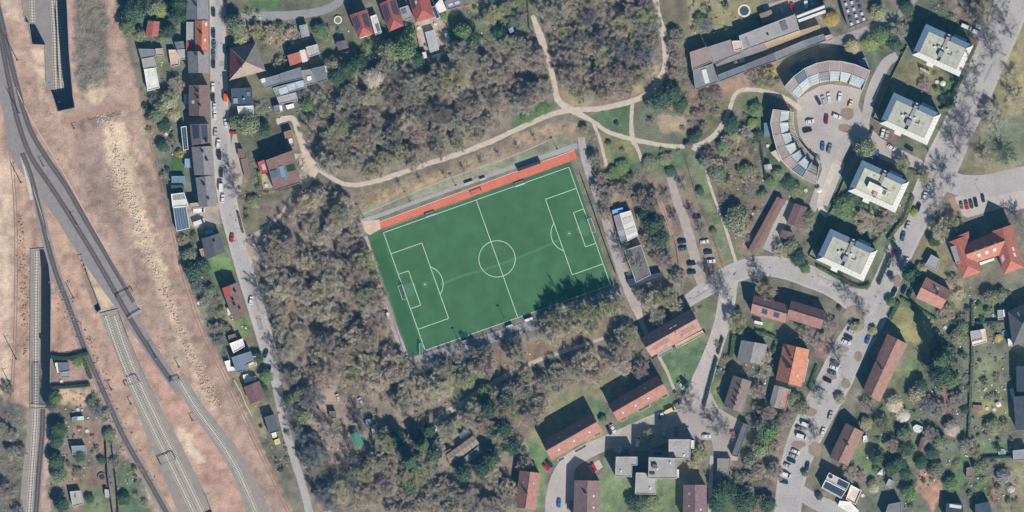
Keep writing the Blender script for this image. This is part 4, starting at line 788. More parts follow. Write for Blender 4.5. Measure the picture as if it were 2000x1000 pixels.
gable([(433, 564), (458, 628), (486, 614), (463, 551)], 5.5, (142, 100, 92), 'narrow rust and brown roofed house with a pale ridge and several chimneys', pitch=30, rgb2=(138, 112, 104), ch=[(.45, 0, .8), (.6, 0, .75), (.25, 1, .6), (.75, 1, .8)])
flat([(434, 563), (446, 559), (453, 577), (441, 582)], 7.6, (168, 82, 66), 'rust-red upper roof on the northern end of the narrow house', 'roof_dormer', 'annexe', par=.1, z=5, win=False)
flat([(445, 656), (459, 651), (463, 662), (448, 667)], 2.6, (128, 108, 92), 'small brown shed north of the white flat roof', 'garden_shed', 'shed'); flat([(448, 671), (474, 661), (478, 677), (456, 690)], 4, (222, 220, 214), 'bright white flat roof between the lawn and the blue-grey roof', 'flat_roofed_building', 'building')
flat([(452, 698), (490, 686), (497, 705), (480, 714), (484, 724), (462, 728)], 5, (118, 132, 146), 'blue-grey flat-roofed house by the railway embankment', 'flat_roofed_building', 'house'); flat([(482, 699), (499, 695), (502, 713), (487, 718)], 3.4, (204, 184, 160), 'cream roof terrace on the east side of the blue-grey house', 'roof_terrace', 'terrace')
flat([(438, 706), (449, 703), (450, 716), (459, 717), (459, 723), (445, 725)], 2.6, (228, 226, 220), 'white awning at the west side of the blue-grey house', 'awning', 'awning', par=.05, win=False); flat([(474, 733), (483, 730), (488, 736), (499, 735), (500, 742), (478, 748)], 2.8, (226, 226, 220), 'white carport roof north of the maroon-roofed cottage', 'carport', 'carport', par=.05, win=False)
gable([(476, 756), (489, 790), (518, 778), (506, 744)], 4.6, (122, 84, 84), 'maroon-roofed cottage beside the railway dirt road', pitch=34, rgb2=(132, 98, 94))
flat([(516, 815), (536, 809), (546, 842), (526, 848)], 4.5, (92, 96, 104), 'black flat-roofed hut at the end of the west gardens', 'garden_hut', 'hut'); flat([(530, 846), (539, 844), (541, 853), (533, 856)], 2.6, (210, 206, 198), 'small white shed roof next to the black hut', 'garden_shed', 'shed', par=.05); flat([(535, 860), (545, 856), (548, 866), (538, 869)], 2.6, (206, 196, 120), 'tiny yellow roofed shed south of the black hut', 'garden_shed', 'shed', par=.05)
# sheds west
gable([(289, 40), (284, 70), (308, 72), (312, 42)], 3.2, (176, 96, 86), 'small red-roofed garden hut among the trees at the upper left', pitch=18, name='garden_hut', cat='hut')
flat([(270, 95), (302, 96), (304, 110), (276, 116)], 3.6, (122, 130, 136), 'dark grey flat section at the head of the long garden building', 'garden_building', 'building'); flat([(276, 115), (300, 111), (307, 132), (281, 136)], 3.8, (158, 158, 156), 'mid grey flat section of the long garden building', 'garden_building', 'building')
flat([(281, 135), (304, 132), (312, 172), (288, 178)], 4.0, (214, 214, 208), 'white flat-roofed shed at the south end of the long garden building', 'garden_building', 'building')
flat([(303, 95), (318, 94), (320, 108), (306, 109)], 3, (176, 160, 150), 'pinkish lean-to roof right of the dark grey shed section', 'lean_to', 'shed'); gable([(340, 82), (345, 96), (362, 94), (358, 80)], 3.4, (112, 120, 128), 'slate grey shed behind the orange terrace house', pitch=20, name='garden_shed', cat='shed')
flat([(345, 97), (364, 96), (365, 116), (352, 116)], 3.6, (168, 172, 172), 'light grey flat annexe on the back of the third terrace house', 'annexe', 'annexe'); flat([(329, 97), (343, 97), (352, 115), (350, 128), (334, 130)], 2.2, (196, 176, 160), 'cream paved roof terrace behind the third terrace house', 'roof_terrace', 'terrace', par=.5)
# east side of the west street
PY = [(450, 94), (500, 83), (519, 138), (448, 157)]; t = thing('pyramid_roofed_house', 480, 120, 'four-sided pyramid-roofed house with a beige southern face and red western patches', 'house')
p = MP(PY); MB().prism(inset(p, .5), 0, 5.2).build('wall', cmat(PLA, 'wall'), t); windows(inset(p, .5), 5.2, t); ap = (*P(479, 121), 13.2)
for i, cc in enumerate([(110, 114, 120), (146, 138, 134), (176, 156, 142), (150, 82, 74)]):
    a, b = p[i], p[(i+1) % 4]; mb = MB(); slab(mb, ccw3([(*a, 5.1), (*b, 5.1), ap]), .2); mb.build('roof_slope', cmat(cc if i != 0 else (146, 138, 134), 'roof', .8), t)
for a in p: MB().tube((*a, 5.15), ap, .14, n=4).build('hip_tile_row', cmat((190, 178, 166), 'roof'), t)
chimney(*P(472, 130), 9, 12.5, t)
flat([(451, 173), (492, 171), (494, 205), (453, 207)], 8, (72, 82, 98), 'navy flat-roofed house on the east side of the west street', items=[(460, 197, 2.2, 2.6, .5, 0, (150, 156, 164), 'roof_hatch'), (485, 183, 1.8, 2, .5, 0, (120, 124, 130), 'skylight'), (476, 193, .8, .8, 1.2, 0, (190, 190, 190), 'vent')])
flat([(463, 208), (495, 206), (496, 222), (466, 223)], 4, (196, 200, 202), 'pale grey flat annexe south of the navy roof', 'annexe', 'annexe')
gable([(561, 108), (567, 129), (604, 116), (599, 97)], 5, (206, 118, 94), 'small orange-roofed house with a grey panel in the middle of its roof', pitch=25, sky=[(1, .5, .45, 6.4, 3.4)])
flat([(597, 92), (620, 86), (624, 105), (604, 112)], 5, (176, 178, 178), 'light grey flat annexe on the east of the small orange-roofed house', 'annexe', 'annexe')
gable([(584, 50), (589, 74), (605, 70), (600, 46)], 3.4, (152, 160, 164), 'small grey gabled shed in the gardens east of the tree-lined lane', pitch=15, name='garden_shed', cat='shed')
WG = (132, 136, 140)
flat([(505, 156), (546, 145), (551, 162), (520, 173)], 5.5, WG, 'western section of the grey workshop roofs, beside the yard', 'workshop', 'workshop', items=[(514, 157, 2, 2, .4, 15, (225, 225, 220), 'skylight')]); flat([(546, 144), (587, 131), (592, 153), (551, 163)], 6.2, (120, 126, 132), 'dark grey middle section of the workshop roofs', 'workshop', 'workshop')
flat([(587, 138), (607, 135), (620, 162), (598, 168)], 5.4, (140, 142, 144), 'grey workshop section with a white rooflight', 'workshop', 'workshop', items=[(604, 153, 2.2, 2.2, .5, 15, (232, 232, 228), 'skylight')]); flat([(608, 134), (634, 128), (640, 156), (620, 163)], 6, (114, 120, 126), 'easternmost dark workshop roof', 'workshop', 'workshop')
flat([(532, 172), (592, 156), (600, 170), (540, 189)], 4.6, (142, 144, 148), 'low workshop roof with three bluish rooflights in a row', 'workshop', 'workshop', items=[(554, 177, 4.4, 3.4, .3, 15, (186, 198, 208), 'skylight'), (570, 170, 4, 3.2, .3, 15, (176, 190, 204), 'skylight'), (586, 165, 4, 3.2, .3, 15, (176, 190, 204), 'skylight')])
flat([(540, 190), (578, 180), (582, 196), (546, 204)], 4.2, (168, 168, 166), 'pale grey low workshop extension', 'workshop', 'workshop'); flat([(534, 207), (552, 203), (556, 217), (538, 220)], 3.4, (120, 124, 130), 'small dark shed with white roof stripe south of the workshops', 'garden_shed', 'shed', items=[(549, 212, 1.3, 3.2, .2, 10, (235, 235, 232), 'skylight')])
flat([(558, 206), (573, 202), (575, 210), (561, 214)], 2.8, (224, 226, 224), 'white canopy south of the workshops', 'canopy', 'canopy', par=.05, win=False); flat([(632, 128), (643, 126), (645, 142), (638, 145)], 3, (218, 212, 204), 'white lean-to at the east end of the workshops', 'lean_to', 'shed', par=.05); flat([(655, 193), (668, 188), (670, 194), (658, 199)], 2.4, (206, 218, 224), 'tiny white hut at the edge of the north wood', 'hut', 'hut', par=.05)
flat([(519, 313), (573, 293), (588, 357), (536, 373), (529, 345)], 8.5, (134, 110, 102), 'flat brown-roofed house with glass rooflights and a green light well', 'house', 'house', items=[(536, 339, 3.4, 3.6, .5, 15, (84, 110, 124), 'rooflight'), (551, 335, 2.2, 5.6, .4, 15, (120, 150, 176), 'solar_array'), (556, 341, 2.0, 5.0, .35, 15, (104, 132, 160), 'solar_array'), (568, 328, 4.4, 3.2, .2, 15, (40, 70, 48), 'light_well')])
flat([(503, 317), (516, 312), (524, 337), (511, 341)], 5, (176, 88, 74), 'rust-red lean-to strip on the west side of the flat brown house', 'lean_to', 'annexe', items=[(515, 326, 1.8, 3, .2, 15, (180, 186, 190), 'skylight')]); flat([(528, 347), (546, 342), (552, 367), (536, 372)], 6, (196, 160, 142), 'pinkish roof terrace at the south-west of the flat brown house', 'roof_terrace', 'terrace')
flat([(554, 258), (570, 253), (576, 285), (562, 292)], 3, (140, 118, 98), 'brown-grey garage by the gravel path bend', 'garage', 'garage', items=[(568, 275, 1.8, 2.4, .3, 10, (215, 212, 206), 'skylight')]); flat([(464, 290), (475, 291), (478, 308), (467, 309)], 2.8, (124, 100, 92), 'brown carport roof beside the street, northern of two', 'carport', 'carport', par=.1, win=False); flat([(470, 311), (481, 309), (489, 346), (479, 348)], 2.8, (132, 110, 98), 'long brown carport roof beside the street, southern of two', 'carport', 'carport', par=.1, win=False)
gable([(656, 82), (661, 99), (681, 93), (676, 78)], 3.2, (118, 102, 104), 'brown garden shed below the trampoline', pitch=22, name='garden_shed', cat='shed'); flat([(668, 104), (695, 97), (699, 112), (673, 121)], 2.6, (140, 120, 98), 'brown flat garden shed south-east of the trampoline garden', 'garden_shed', 'shed')
# red villas
VR = (176, 94, 84)
t, q1, q2, hr = hip([(683, 30), (700, 75), (730, 66), (717, 18)], 6, VR, 'westernmost of the three red-roofed villas, solar panels on both slopes', 42, (0, 1), 'villa', sol=[(0, .15, .75, .1, .75, 5, 3), (1, .15, .8, .1, .75, 6, 3)], cols=[VR, VR, VR, (216, 140, 112)]); flat([(701, 66), (722, 60), (725, 68), (704, 75)], 3, (214, 206, 194), '', t=t, win=False, par=.2)
t, q1, q2, hr = hip([(741, 8), (760, 62), (789, 50), (772, -6)], 6, VR, 'middle one of the three red-roofed villas, dense solar panels', 42, (0, 1), 'villa', sol=[(0, .1, .72, .1, .8, 6, 3), (1, .1, .65, .1, .8, 6, 3)], cols=[VR, VR, VR, (220, 142, 112)])
t, q1, q2, hr = hip([(790, -30), (812, 44), (849, 33), (828, -40)], 6.5, VR, 'easternmost and largest red-roofed villa with oval dormer windows', 42, (0, 1), 'villa', sol=[(0, .45, .7, .1, .5, 3, 2)], sky=[(0, .6, .6, .05, .1), (1, .5, .5, .05, .08)], cols=[VR, VR, VR, (220, 138, 110)])
flat([(723, 32), (735, 28), (746, 64), (733, 69)], 3.5, (206, 206, 204), 'white garage roof with a long rooflight between western and middle villas', 'garage', 'garage', items=[(738, 54, 1.8, 4, .2, 18, (96, 116, 120), 'rooflight')]); flat([(780, 16), (797, 10), (806, 34), (789, 40)], 4, (150, 154, 162), 'grey annexe with dark rooflights between middle and eastern villas', 'annexe', 'annexe', items=[(789, 22, 2.6, 2.4, .3, 18, (100, 108, 120), 'skylight')])
t, q = flat([(842, 14), (850, 12), (860, 34), (852, 38)], 4, (170, 190, 210), 'blue solar carport on the east side of the largest villa', 'carport', 'carport', par=.05, win=False); solar(q, .05, .95, .05, .95, 1, 5, t); flat([(850, 10), (862, -5), (872, 20), (858, 26)], 3, (228, 224, 216), 'white awning east of the largest villa', 'awning', 'awning', par=.05, win=False)
flat([(868, 2), (898, -6), (902, 12), (874, 20)], 6, (128, 126, 132), 'grey house roof at the top edge east of the villas', items=[(880, 9, 2.4, 1.4, .2, 20, (190, 196, 204), 'solar_array'), (893, 5, 2.4, 1.4, .2, 20, (190, 196, 204), 'solar_array')])
t, q = flat([(830, 63), (848, 58), (858, 97), (840, 103)], 3, (164, 172, 176), 'long glass greenhouse with a pale ribbed roof', 'greenhouse', 'greenhouse', win=False, par=.05)
for j in range(9): 
    s0, s1 = onquad(q, 0, (j+.5)/9), onquad(q, 1, (j+.5)/9); MB().tube((s0[0], s0[1], 3.05), (s1[0], s1[1], 3.05), .07, n=4).build('glazing_bar', FR, t)
flat([(824, 103), (832, 101), (834, 113), (826, 115)], 2.6, (216, 216, 212), 'small white shed at the foot of the greenhouse garden', 'garden_shed', 'shed', par=.05); flat([(835, 112), (876, 97), (878, 104), (838, 118)], 2.6, (66, 74, 84), 'long dark shed roof along the south end of the greenhouse garden', 'garden_shed', 'shed', par=.05)
flat([(993, 56), (1001, 53), (1004, 61), (996, 65)], 2.4, (150, 170, 186), 'little blue-grey hut in the gardens above the wood', 'hut', 'hut', par=.05); flat([(868, 66), (875, 64), (877, 76), (870, 78)], 2.4, (150, 176, 186), 'tiny pale blue shed right of the greenhouse', 'hut', 'hut', par=.05)
# workshop hall NE
flat([(1347, 102), (1380, 91), (1392, 120), (1352, 137)], 6, (156, 138, 134), 'reddish-grey western end of the long workshop hall', 'workshop', 'workshop'); flat([(1381, 92), (1428, 77), (1434, 97), (1448, 93), (1450, 103), (1397, 124)], 5.6, (146, 140, 140), 'grey second section of the long workshop hall', 'workshop', 'workshop')
flat([(1429, 80), (1447, 79), (1452, 95), (1434, 100)], 6.6, (206, 194, 186), 'white boxy roof lantern of the long workshop hall', 'roof_lantern', 'workshop', z=5, win=False)
flat([(1443, 70), (1552, 28), (1562, 60), (1450, 100)], 6.4, (160, 158, 158), 'main pale grey roof of the long workshop hall', 'workshop', 'workshop', items=[(1531, 50, 3.4, 4.6, .3, 20, (112, 112, 116), 'rooflight'), (1461, 84, 1.2, 6, .2, 20, (136, 138, 142), 'rooflight'), (1500, 68, .8, .8, 1, 0, (90, 90, 92), 'vent')])
flat([(1490, 84), (1562, 60), (1600, 48), (1602, 55), (1565, 70), (1500, 95)], 4.5, (176, 158, 122), 'ochre mossy strip roof south of the main workshop hall', 'workshop', 'workshop', par=.1); flat([(1450, 101), (1490, 86), (1500, 96), (1400, 130), (1398, 126)], 4.2, (138, 136, 136), 'low grey roof strip along the courtyard of the workshop hall', 'workshop', 'workshop', par=.1)
t, q = flat([(1554, 30), (1611, 8), (1614, 26), (1560, 45)], 5, (84, 90, 100), 'workshop wing with two long white rooflight strips', 'workshop', 'workshop'); 
for v0, v1 in ((.1, .38), (.6, .92)):
    mb = MB(); slab(mb, ccw3([onquad(q, .02, v0, .5), onquad(q, .98, v0, .5), onquad(q, .98, v1, .5), onquad(q, .02, v1, .5)]), .45); mb.build('rooflight_strip', cmat((226, 228, 226), 'metal'), t)
flat([(1353, 137), (1392, 124), (1403, 160), (1358, 177)], 6, (132, 136, 140), 'south-west block of the workshop hall with a white rooflight', 'workshop', 'workshop', items=[(1378, 149, 2.4, 7, .4, 15, (214, 214, 208), 'rooflight')])
flat([(1402, 146), (1452, 127), (1457, 140), (1406, 160)], 4.6, (116, 126, 132), 'western piece of the long southern shed row', 'workshop', 'workshop', seams=3); flat([(1452, 127), (1512, 103), (1518, 119), (1457, 140)], 4.9, (112, 114, 120), 'second piece of the long southern shed row', 'workshop', 'workshop', seams=4); flat([(1512, 103), (1567, 80), (1574, 95), (1518, 119)], 4.6, (134, 136, 138), 'third piece of the long southern shed row', 'workshop', 'workshop', seams=4); flat([(1567, 80), (1608, 66), (1615, 79), (1574, 95)], 4.8, (122, 126, 132), 'easternmost piece of the long southern shed row', 'workshop', 'workshop', seams=3)
flat([(1611, 70), (1624, 67), (1629, 76), (1616, 82)], 3.4, (180, 160, 152), 'pinkish hut at the east end of the southern shed row', 'hut', 'hut'); flat([(1432, 119), (1440, 117), (1443, 124), (1434, 126)], 1.2, (220, 226, 226), 'white crate in the dark courtyard of the workshop hall', 'crate', 'crate', par=0, win=False); flat([(1444, 116), (1453, 113), (1455, 120), (1446, 123)], 1.4, (110, 160, 160), 'teal covered skip in the dark courtyard of the workshop hall', 'skip', 'skip', par=.1, win=False)
t, q = flat([(1638, -12), (1676, -20), (1697, 40), (1657, 56)], 6.5, (112, 104, 108), 'brown-grey hall roof dotted with tilted rooflights', 'workshop', 'workshop')
for u in (.2, .5, .8):
    for v in (.12, .32, .52, .72, .9):
        a = onquad(q, u, v); mb = MB(); mb.box(a[0], a[1], a[2], 1.7, 1.7, .9, radians(20), top=.6); mb.build('rooflight', cmat((198, 206, 208), 'metal') if random.random() < .6 else GLS, t)
gable([(1483, 27), (1490, 46), (1512, 36), (1506, 19)], 3, (154, 120, 100), 'square brown-roofed hut north of the workshop hall', pitch=8, name='hut', cat='hut'); flat([(1520, -8), (1532, -10), (1534, -2), (1522, 0)], 3, GD, 'dark roof at the top edge by the yard', 'hut', 'hut')
# crescents
def crescent(outer, inner, label, hs=8.0, pergola=None, px=0, py=0, kinds=None):
    t = thing('crescent_houses', px, py, label, 'terrace houses'); n = len(outer)-1
    WH = cmat((206, 204, 200), 'flat'); BRN = [(168, 154, 149), (156, 145, 140)]; TEA = [(190, 202, 202), (172, 188, 190)]
    for i in range(n):
        a, b, c, d = outer[i], outer[i+1], inner[i+1], inner[i]; qd = lambda v0, v1, e=.0: [lerp(lerp(a, d, v0), lerp(b, c, v0), e), lerp(lerp(a, d, v0), lerp(b, c, v0), 1-e), lerp(lerp(a, d, v1), lerp(b, c, v1), 1-e), lerp(lerp(a, d, v1), lerp(b, c, v1), e)]
        u = MB().prism(MP(qd(0, .95)), 0, hs-2).build('house_unit', cmat(PLA, 'wall'), t)
        k = kinds[i] if kinds else 0
        r = MB().prism(MP(qd(.02, .46, .05)), hs-2.1, hs).build('upper_roof', cmat(BRN[i % 2] if k != 1 else (92, 100, 112), 'flat'), u)
        if k == 1:
            q = [(*P(*p), hs) for p in qd(.06, .44, .1)]; 
            for uu in range(4):
                mb = MB(); slab(mb, ccw3([onquad(q, uu/4+.02, 0, .15), onquad(q, uu/4+.22, 0, .15), onquad(q, uu/4+.22, 1, .15), onquad(q, uu/4+.02, 1, .15)]), .12); mb.build('solar_panel', cmat((120, 136, 152), 'panel'), u)
        q0, q1_ = MP(qd(.48, .9, .05)), 0
        A, B, C_, D = q0; mb = MB(); z0, z1 = hs-.1, hs-1.0; v = [(*A, z0), (*B, z0), (*C_, z1), (*D, z1)]; slab(mb, ccw3(v), .2)
        mb.build('glass_roof', cmat(TEA[(i+1) % 2] if k != 2 else (132, 132, 136), 'flat'), u)
        MB().prism(MP(qd(.475, .485, .05)), 4, hs-.1).build('clerestory', GLS, u)
        mb = MB(); 
        for vv in (.3, .62):
            s0 = L3(v[0], v[3], vv); s1 = L3(v[1], v[2], vv); mb.tube((s0[0], s0[1], s0[2]+.08), (s1[0], s1[1], s1[2]+.08), .1, n=4)
        mb.build('glazing_bar', FR, u)
    for i in range(n+1):
        a, d = P(*outer[i]), P(*inner[i]); r = atan2(d[1]-a[1], d[0]-a[0]); L = hypot(d[0]-a[0], d[1]-a[1]); MB().box((a[0]+d[0])/2, (a[1]+d[1])/2, 0, L+.3, .32, hs+.25, r).build('party_wall', WH, t)
    mb = MB()
    for i in range(n):
        a, b = P(*outer[i]), P(*outer[i+1]); r = atan2(b[1]-a[1], b[0]-a[0]); L = hypot(b[0]-a[0], b[1]-a[1]); mb.box((a[0]+b[0])/2, (a[1]+b[1])/2, hs-.5, L, .35, .8, r)
    mb.build('eaves_band', WH, t)
    if pergola:
        for i in range(n):
            c, d = P(*inner[i+1]), P(*inner[i]); e, f = P(*pergola[i+1]), P(*pergola[i]); pg = MB(); k = 7
            for j in range(k):
                g, h = lerp(d, c, (j+.5)/k), lerp(f, e, (j+.5)/k); r = atan2(h[1]-g[1], h[0]-g[0]); L = hypot(h[0]-g[0], h[1]-g[1]); pg.box((g[0]+h[0])/2, (g[1]+h[1])/2, 3.6, L, .22, .2, r)
            r = atan2(e[1]-f[1], e[0]-f[0]); pg.box((e[0]+f[0])/2, (e[1]+f[1])/2, 3.4, hypot(e[0]-f[0], e[1]-f[1]), .2, .2, r); pg.box(f[0], f[1], 0, .25, .25, 3.4, r)
            pg.build('pergola', WH, t)
    return t
crescent([(1533, 169), (1550, 150), (1571, 134), (1594, 124), (1619, 119), (1644, 120), (1670, 126), (1699, 138)], [(1559, 195), (1570, 183), (1586, 169), (1603, 163), (1622, 160), (1641, 160), (1658, 165), (1684, 176)], 'northern crescent of terrace houses with stepped brown and pale glass roofs', px=1620, py=145, kinds=[0, 1, 0, 2, 0, 0, 0])
crescent([(1510, 214), (1505, 240), (1510, 265), (1517, 290), (1527, 314), (1544, 331), (1567, 347), (1594, 360)], [(1543, 218), (1541, 240), (1544, 260), (1553, 279), (1563, 294), (1574, 306), (1586, 317), (1600, 324)], 'western crescent of terrace houses with a slatted pergola along its inner curve', px=1540, py=290, pergola=[(1550, 218), (1549, 240), (1553, 257), (1561, 275), (1571, 288), (1581, 299), (1592, 309), (1604, 316)], kinds=[0, 0, 0, 0, 0, 1, 2])
flat([(1540, 132), (1560, 120), (1566, 132), (1548, 144)], 3, (92, 112, 132), 'blue glass conservatory behind the northern crescent, west one', 'conservatory', 'conservatory', par=.1); flat([(1567, 120), (1586, 112), (1590, 122), (1572, 130)], 3, (92, 112, 132), 'blue glass conservatory behind the northern crescent, east one', 'conservatory', 'conservatory', par=.1)
flat([(1675, 118), (1690, 112), (1698, 132), (1680, 126)], 3, (124, 140, 158), 'blue-grey triangular conservatory at the east end of the north crescent', 'conservatory', 'conservatory', par=.1)
flat([(1492, 240), (1505, 240), (1506, 266), (1493, 266)], 3, (110, 128, 150), 'blue glass lean-to on the outer side of the west crescent', 'conservatory', 'conservatory', par=.1); flat([(1505, 298), (1517, 292), (1526, 312), (1522, 316)], 3, (196, 184, 172), 'cream patio roof on the outer side of the west crescent', 'conservatory', 'conservatory', par=.1); gable([(1492, 322), (1494, 332), (1508, 330), (1506, 320)], 2.4, (176, 184, 188), 'small pale playhouse in the garden of the west crescent', pitch=30, name='playhouse', cat='shed')
# white apartment blocks
def block(cx, cy, label, var):
    ang = radians(-24.6); t = thing('apartment_block', cx, cy, label, 'apartment block', group=None); X0, Y0 = P(cx, cy)
    def W(x, y, z=0): return (X0+x*cos(ang)-y*sin(ang), Y0+x*sin(ang)+y*cos(ang), z)
    HX, HY, h0, h1 = 13.1, 8.6, 8.4, 10.6; r = 2.9
    def bx(name, x0, x1, y0, y1, z0, z1, m, par=t):
        MB().prism([W(x, y)[:2] for x, y in ((x0, y0), (x1, y0), (x1, y1), (x0, y1))], z0, z1, bottom=True).build(name, m, par)
    WALL = cmat((222, 220, 212), 'wall'); WTM = cmat((226, 226, 220), 'metal', .85); RF = cmat((180, 182, 168) if var != 2 else (192, 194, 172), 'flat')
    bx('wall', -HX+.4, HX-.4, -HY+.4, HY-.4, 0, h0, WALL); windows([W(x, y)[:2] for x, y in ((-HX+.4, -HY+.4), (HX-.4, -HY+.4), (HX-.4, HY-.4), (-HX+.4, HY-.4))], h0, t)
    bx('terrace_floor', -HX, HX, -HY, HY, h0, h0+.2, cmat((206, 204, 198), 'flat'))
    bx('penthouse_roof', -HX+r, -.9, -HY+r, HY-r, h0+.2, h1, RF); bx('penthouse_roof', .9, HX-r, -HY+r, HY-r, h0+.2, h1, RF)
    bx('stair_core', -.9, .9, -HY+r+2.6, HY-r+1.4, h0+.2, h1+.5, cmat((150, 148, 148), 'flat')); bx('roof_court', -.9, .9, -HY+r+.3, -HY+r+2.6, h0+.2, h0+1.2, cmat((96, 98, 102), 'flat'))
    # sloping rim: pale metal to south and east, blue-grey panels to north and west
    def rim(p0, p1, i0, i1, k, m, nm):
        for j in range(k):
            a, b = lerp(p0, p1, (j+.03)/k), lerp(p0, p1, (j+.97)/k); c, d = lerp(i0, i1, (j+.97)/k), lerp(i0, i1, (j+.03)/k)
            mb = MB(); slab(mb, ccw3([W(*a, h0+.9), W(*b, h0+.9), W(*c, h1+.1), W(*d, h1+.1)]), .15); mb.build(nm, m, t)
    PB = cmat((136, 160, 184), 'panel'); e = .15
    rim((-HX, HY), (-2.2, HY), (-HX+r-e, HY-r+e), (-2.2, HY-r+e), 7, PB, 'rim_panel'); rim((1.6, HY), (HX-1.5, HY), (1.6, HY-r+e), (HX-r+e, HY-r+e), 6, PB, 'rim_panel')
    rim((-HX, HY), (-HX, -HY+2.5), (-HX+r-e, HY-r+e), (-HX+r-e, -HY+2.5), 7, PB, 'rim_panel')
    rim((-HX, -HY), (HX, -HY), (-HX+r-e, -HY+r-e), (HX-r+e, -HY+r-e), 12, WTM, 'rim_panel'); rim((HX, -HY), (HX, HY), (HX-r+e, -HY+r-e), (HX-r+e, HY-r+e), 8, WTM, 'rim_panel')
    for i in range(7):
        sx = random.choice([-1, 1]); x0, y0 = sx*random.uniform(2.4, 8), random.uniform(-4.6, 4.2); a = [W(x0+random.uniform(.4, 1.5)*cos(j*pi/5), y0+random.uniform(.3, 1.1)*sin(j*pi/5))[:2] for j in range(10)]; a = [q for q in a]
        mb = MB(); mb.add([(q[0], q[1], h1+.006+.002*i) for q in ccw(a)], [tuple(range(10))]); mb.build('roof_stain', cmat(random.choice([(164, 166, 152), (190, 190, 178), (156, 154, 144)]), 'flat'), t)
    for x in (-7.4, -4.2, 4.2, 7.4): bx('roof_seam', x-.05, x+.05, -HY+r, HY-r, h1, h1+.05, cmat((162, 164, 154), 'flat'))
    # rooftop plant
    z = h1
    if var != 2:
        bx('lift_housing', -1.2, 1.4, -3.6, -.6, h1, h1+1.7, cmat((150, 152, 158), 'flat')); bx('plant_box', -3.2, -1.8, 0.2, 1.2, z, z+1.1, cmat((176, 176, 172), 'flat')); bx('duct', 3.2, 5.2, -.9, -.5, z, z+.5, cmat((150, 148, 140), 'flat')); bx('duct', 4.8, 5.2, -.5, .9, z, z+.5, cmat((150, 148, 140), 'flat'))
        for x, y in ((-.4, .9), (2, 1.4), (-4.4, -.2)): a = W(x, y); MB().box(a[0], a[1], z, .8, .8, 1.0, ang).build('roof_vent', cmat((222, 222, 220), 'flat'), t)
    else:
        bx('upper_cabin', -5.2, 2.0, -2.9, 0.4, z, z+2.6, cmat((224, 220, 208), 'flat')); bx('upper_cabin', 2.0, 5.4, -2.9, -.1, z, z+1.4, cmat((206, 206, 200), 'flat')); bx('roof_terrace_well', 3.0, 4.8, -2.6, -.6, z+1.4, z+1.5, cmat((90, 106, 118), 'flat'))
        bx('lift_housing', -1.0, 1.2, -5.4, -3.2, z, z+1.2, cmat((176, 160, 150), 'flat'))
    bx('balcony', -4.5, -1.0, -HY-1.6, -HY, 2.6, 2.8, cmat((222, 220, 214), 'wall')); bx('balcony', -4.5, -1.0, -HY-1.6, -HY, 5.4, 5.6, cmat((222, 220, 214), 'wall')); bx('balcony', 2, 9, HY, HY+1.5, 5.4, 5.6, cmat((200, 206, 210), 'wall'))
block(1841, 98, 'northernmost white apartment block with a sloping panelled roof rim', 0); block(1778, 232, 'white apartment block second from the north, beside the courtyard entrance', 1)
block(1716, 364, 'white apartment block with an extra cabin on its roof, third from the north', 2); block(1654, 498, 'southernmost white apartment block at the street bend', 3)
for x, y, lb in ((1806, 138, 'white pergola frame in the garden of the northernmost white block'), (1681, 403, 'white pergola frame in the garden between the two southern white blocks')):
    t = thing('garden_pergola', x, y, lb, 'pergola'); X, Y = P(x, y)
    for sgn in (-1, 1):
        MB().box(X+sgn*.5*sin(radians(-24.6)), Y-sgn*.5*cos(radians(-24.6))*-1, 2.3, 5, .3, .25, radians(-24.6)).build('beam', FR, t); MB().box(X+sgn*2.3*cos(radians(-24.6)), Y+sgn*2.3*sin(radians(-24.6)), 0, .2, 1.4, 2.3, radians(-24.6)).build('post', FR, t)
# clubhouse
t, q = flat([(1210, 417), (1232, 411), (1247, 460), (1226, 471)], 4.2, (208, 206, 198), 'white stepped roof of the clubhouse beside the pitch path', 'clubhouse', 'clubhouse')
for j, cc in enumerate([(214, 212, 204), (196, 196, 190), (216, 216, 212), (200, 200, 200), (222, 222, 220)]):
    mb = MB(); v = [onquad(q, .05, (j+.04)/5, .12+.12*(j % 2)), onquad(q, .95, (j+.04)/5, .12+.12*(j % 2)), onquad(q, .95, (j+.96)/5, .12+.12*(j % 2)), onquad(q, .05, (j+.96)/5, .12+.12*(j % 2))]; slab(mb, ccw3(v), .1); mb.build('roof_panel', cmat(cc, 'metal'), t)
flat([(1198, 422), (1210, 418), (1226, 471), (1213, 475)], 3.6, (138, 138, 142), 'grey strip roof along the west side of the clubhouse', 'annexe', 'annexe', items=[(1214, 455, 3.6, 3, .1, 17, (160, 172, 184), 'roof_patch')]); flat([(1195, 411), (1216, 405), (1218, 413), (1198, 421)], 3, (132, 180, 220), 'bright blue canopy at the north end of the clubhouse', 'canopy', 'canopy', par=.05, win=False)
flat([(1219, 489), (1252, 478), (1272, 537), (1242, 552)], 4.6, (112, 108, 108), 'dark flat clubhouse shed under the branches of a tree', 'sports_shed', 'shed', prgb=(190, 190, 188)); flat([(1226, 546), (1292, 532), (1294, 543), (1230, 563)], 3.2, (62, 70, 84), 'navy strip roof across the south end of the clubhouse shed', 'sports_shed', 'shed')
flat([(1243, 418), (1250, 417), (1255, 432), (1247, 434)], 2.4, (166, 128, 108), 'brown hut under the tree east of the clubhouse', 'hut', 'hut'); flat([(1124, 604), (1143, 599), (1146, 607), (1128, 612)], 2.6, (150, 156, 144), 'greenish equipment shed roof behind the south-east corner of the pitch', 'equipment_shed', 'shed'); flat([(1158, 598), (1196, 590), (1197, 594), (1160, 602)], 2.6, (186, 200, 200), 'narrow pale roof behind the south-east corner of the pitch', 'equipment_shed', 'shed', par=.05)
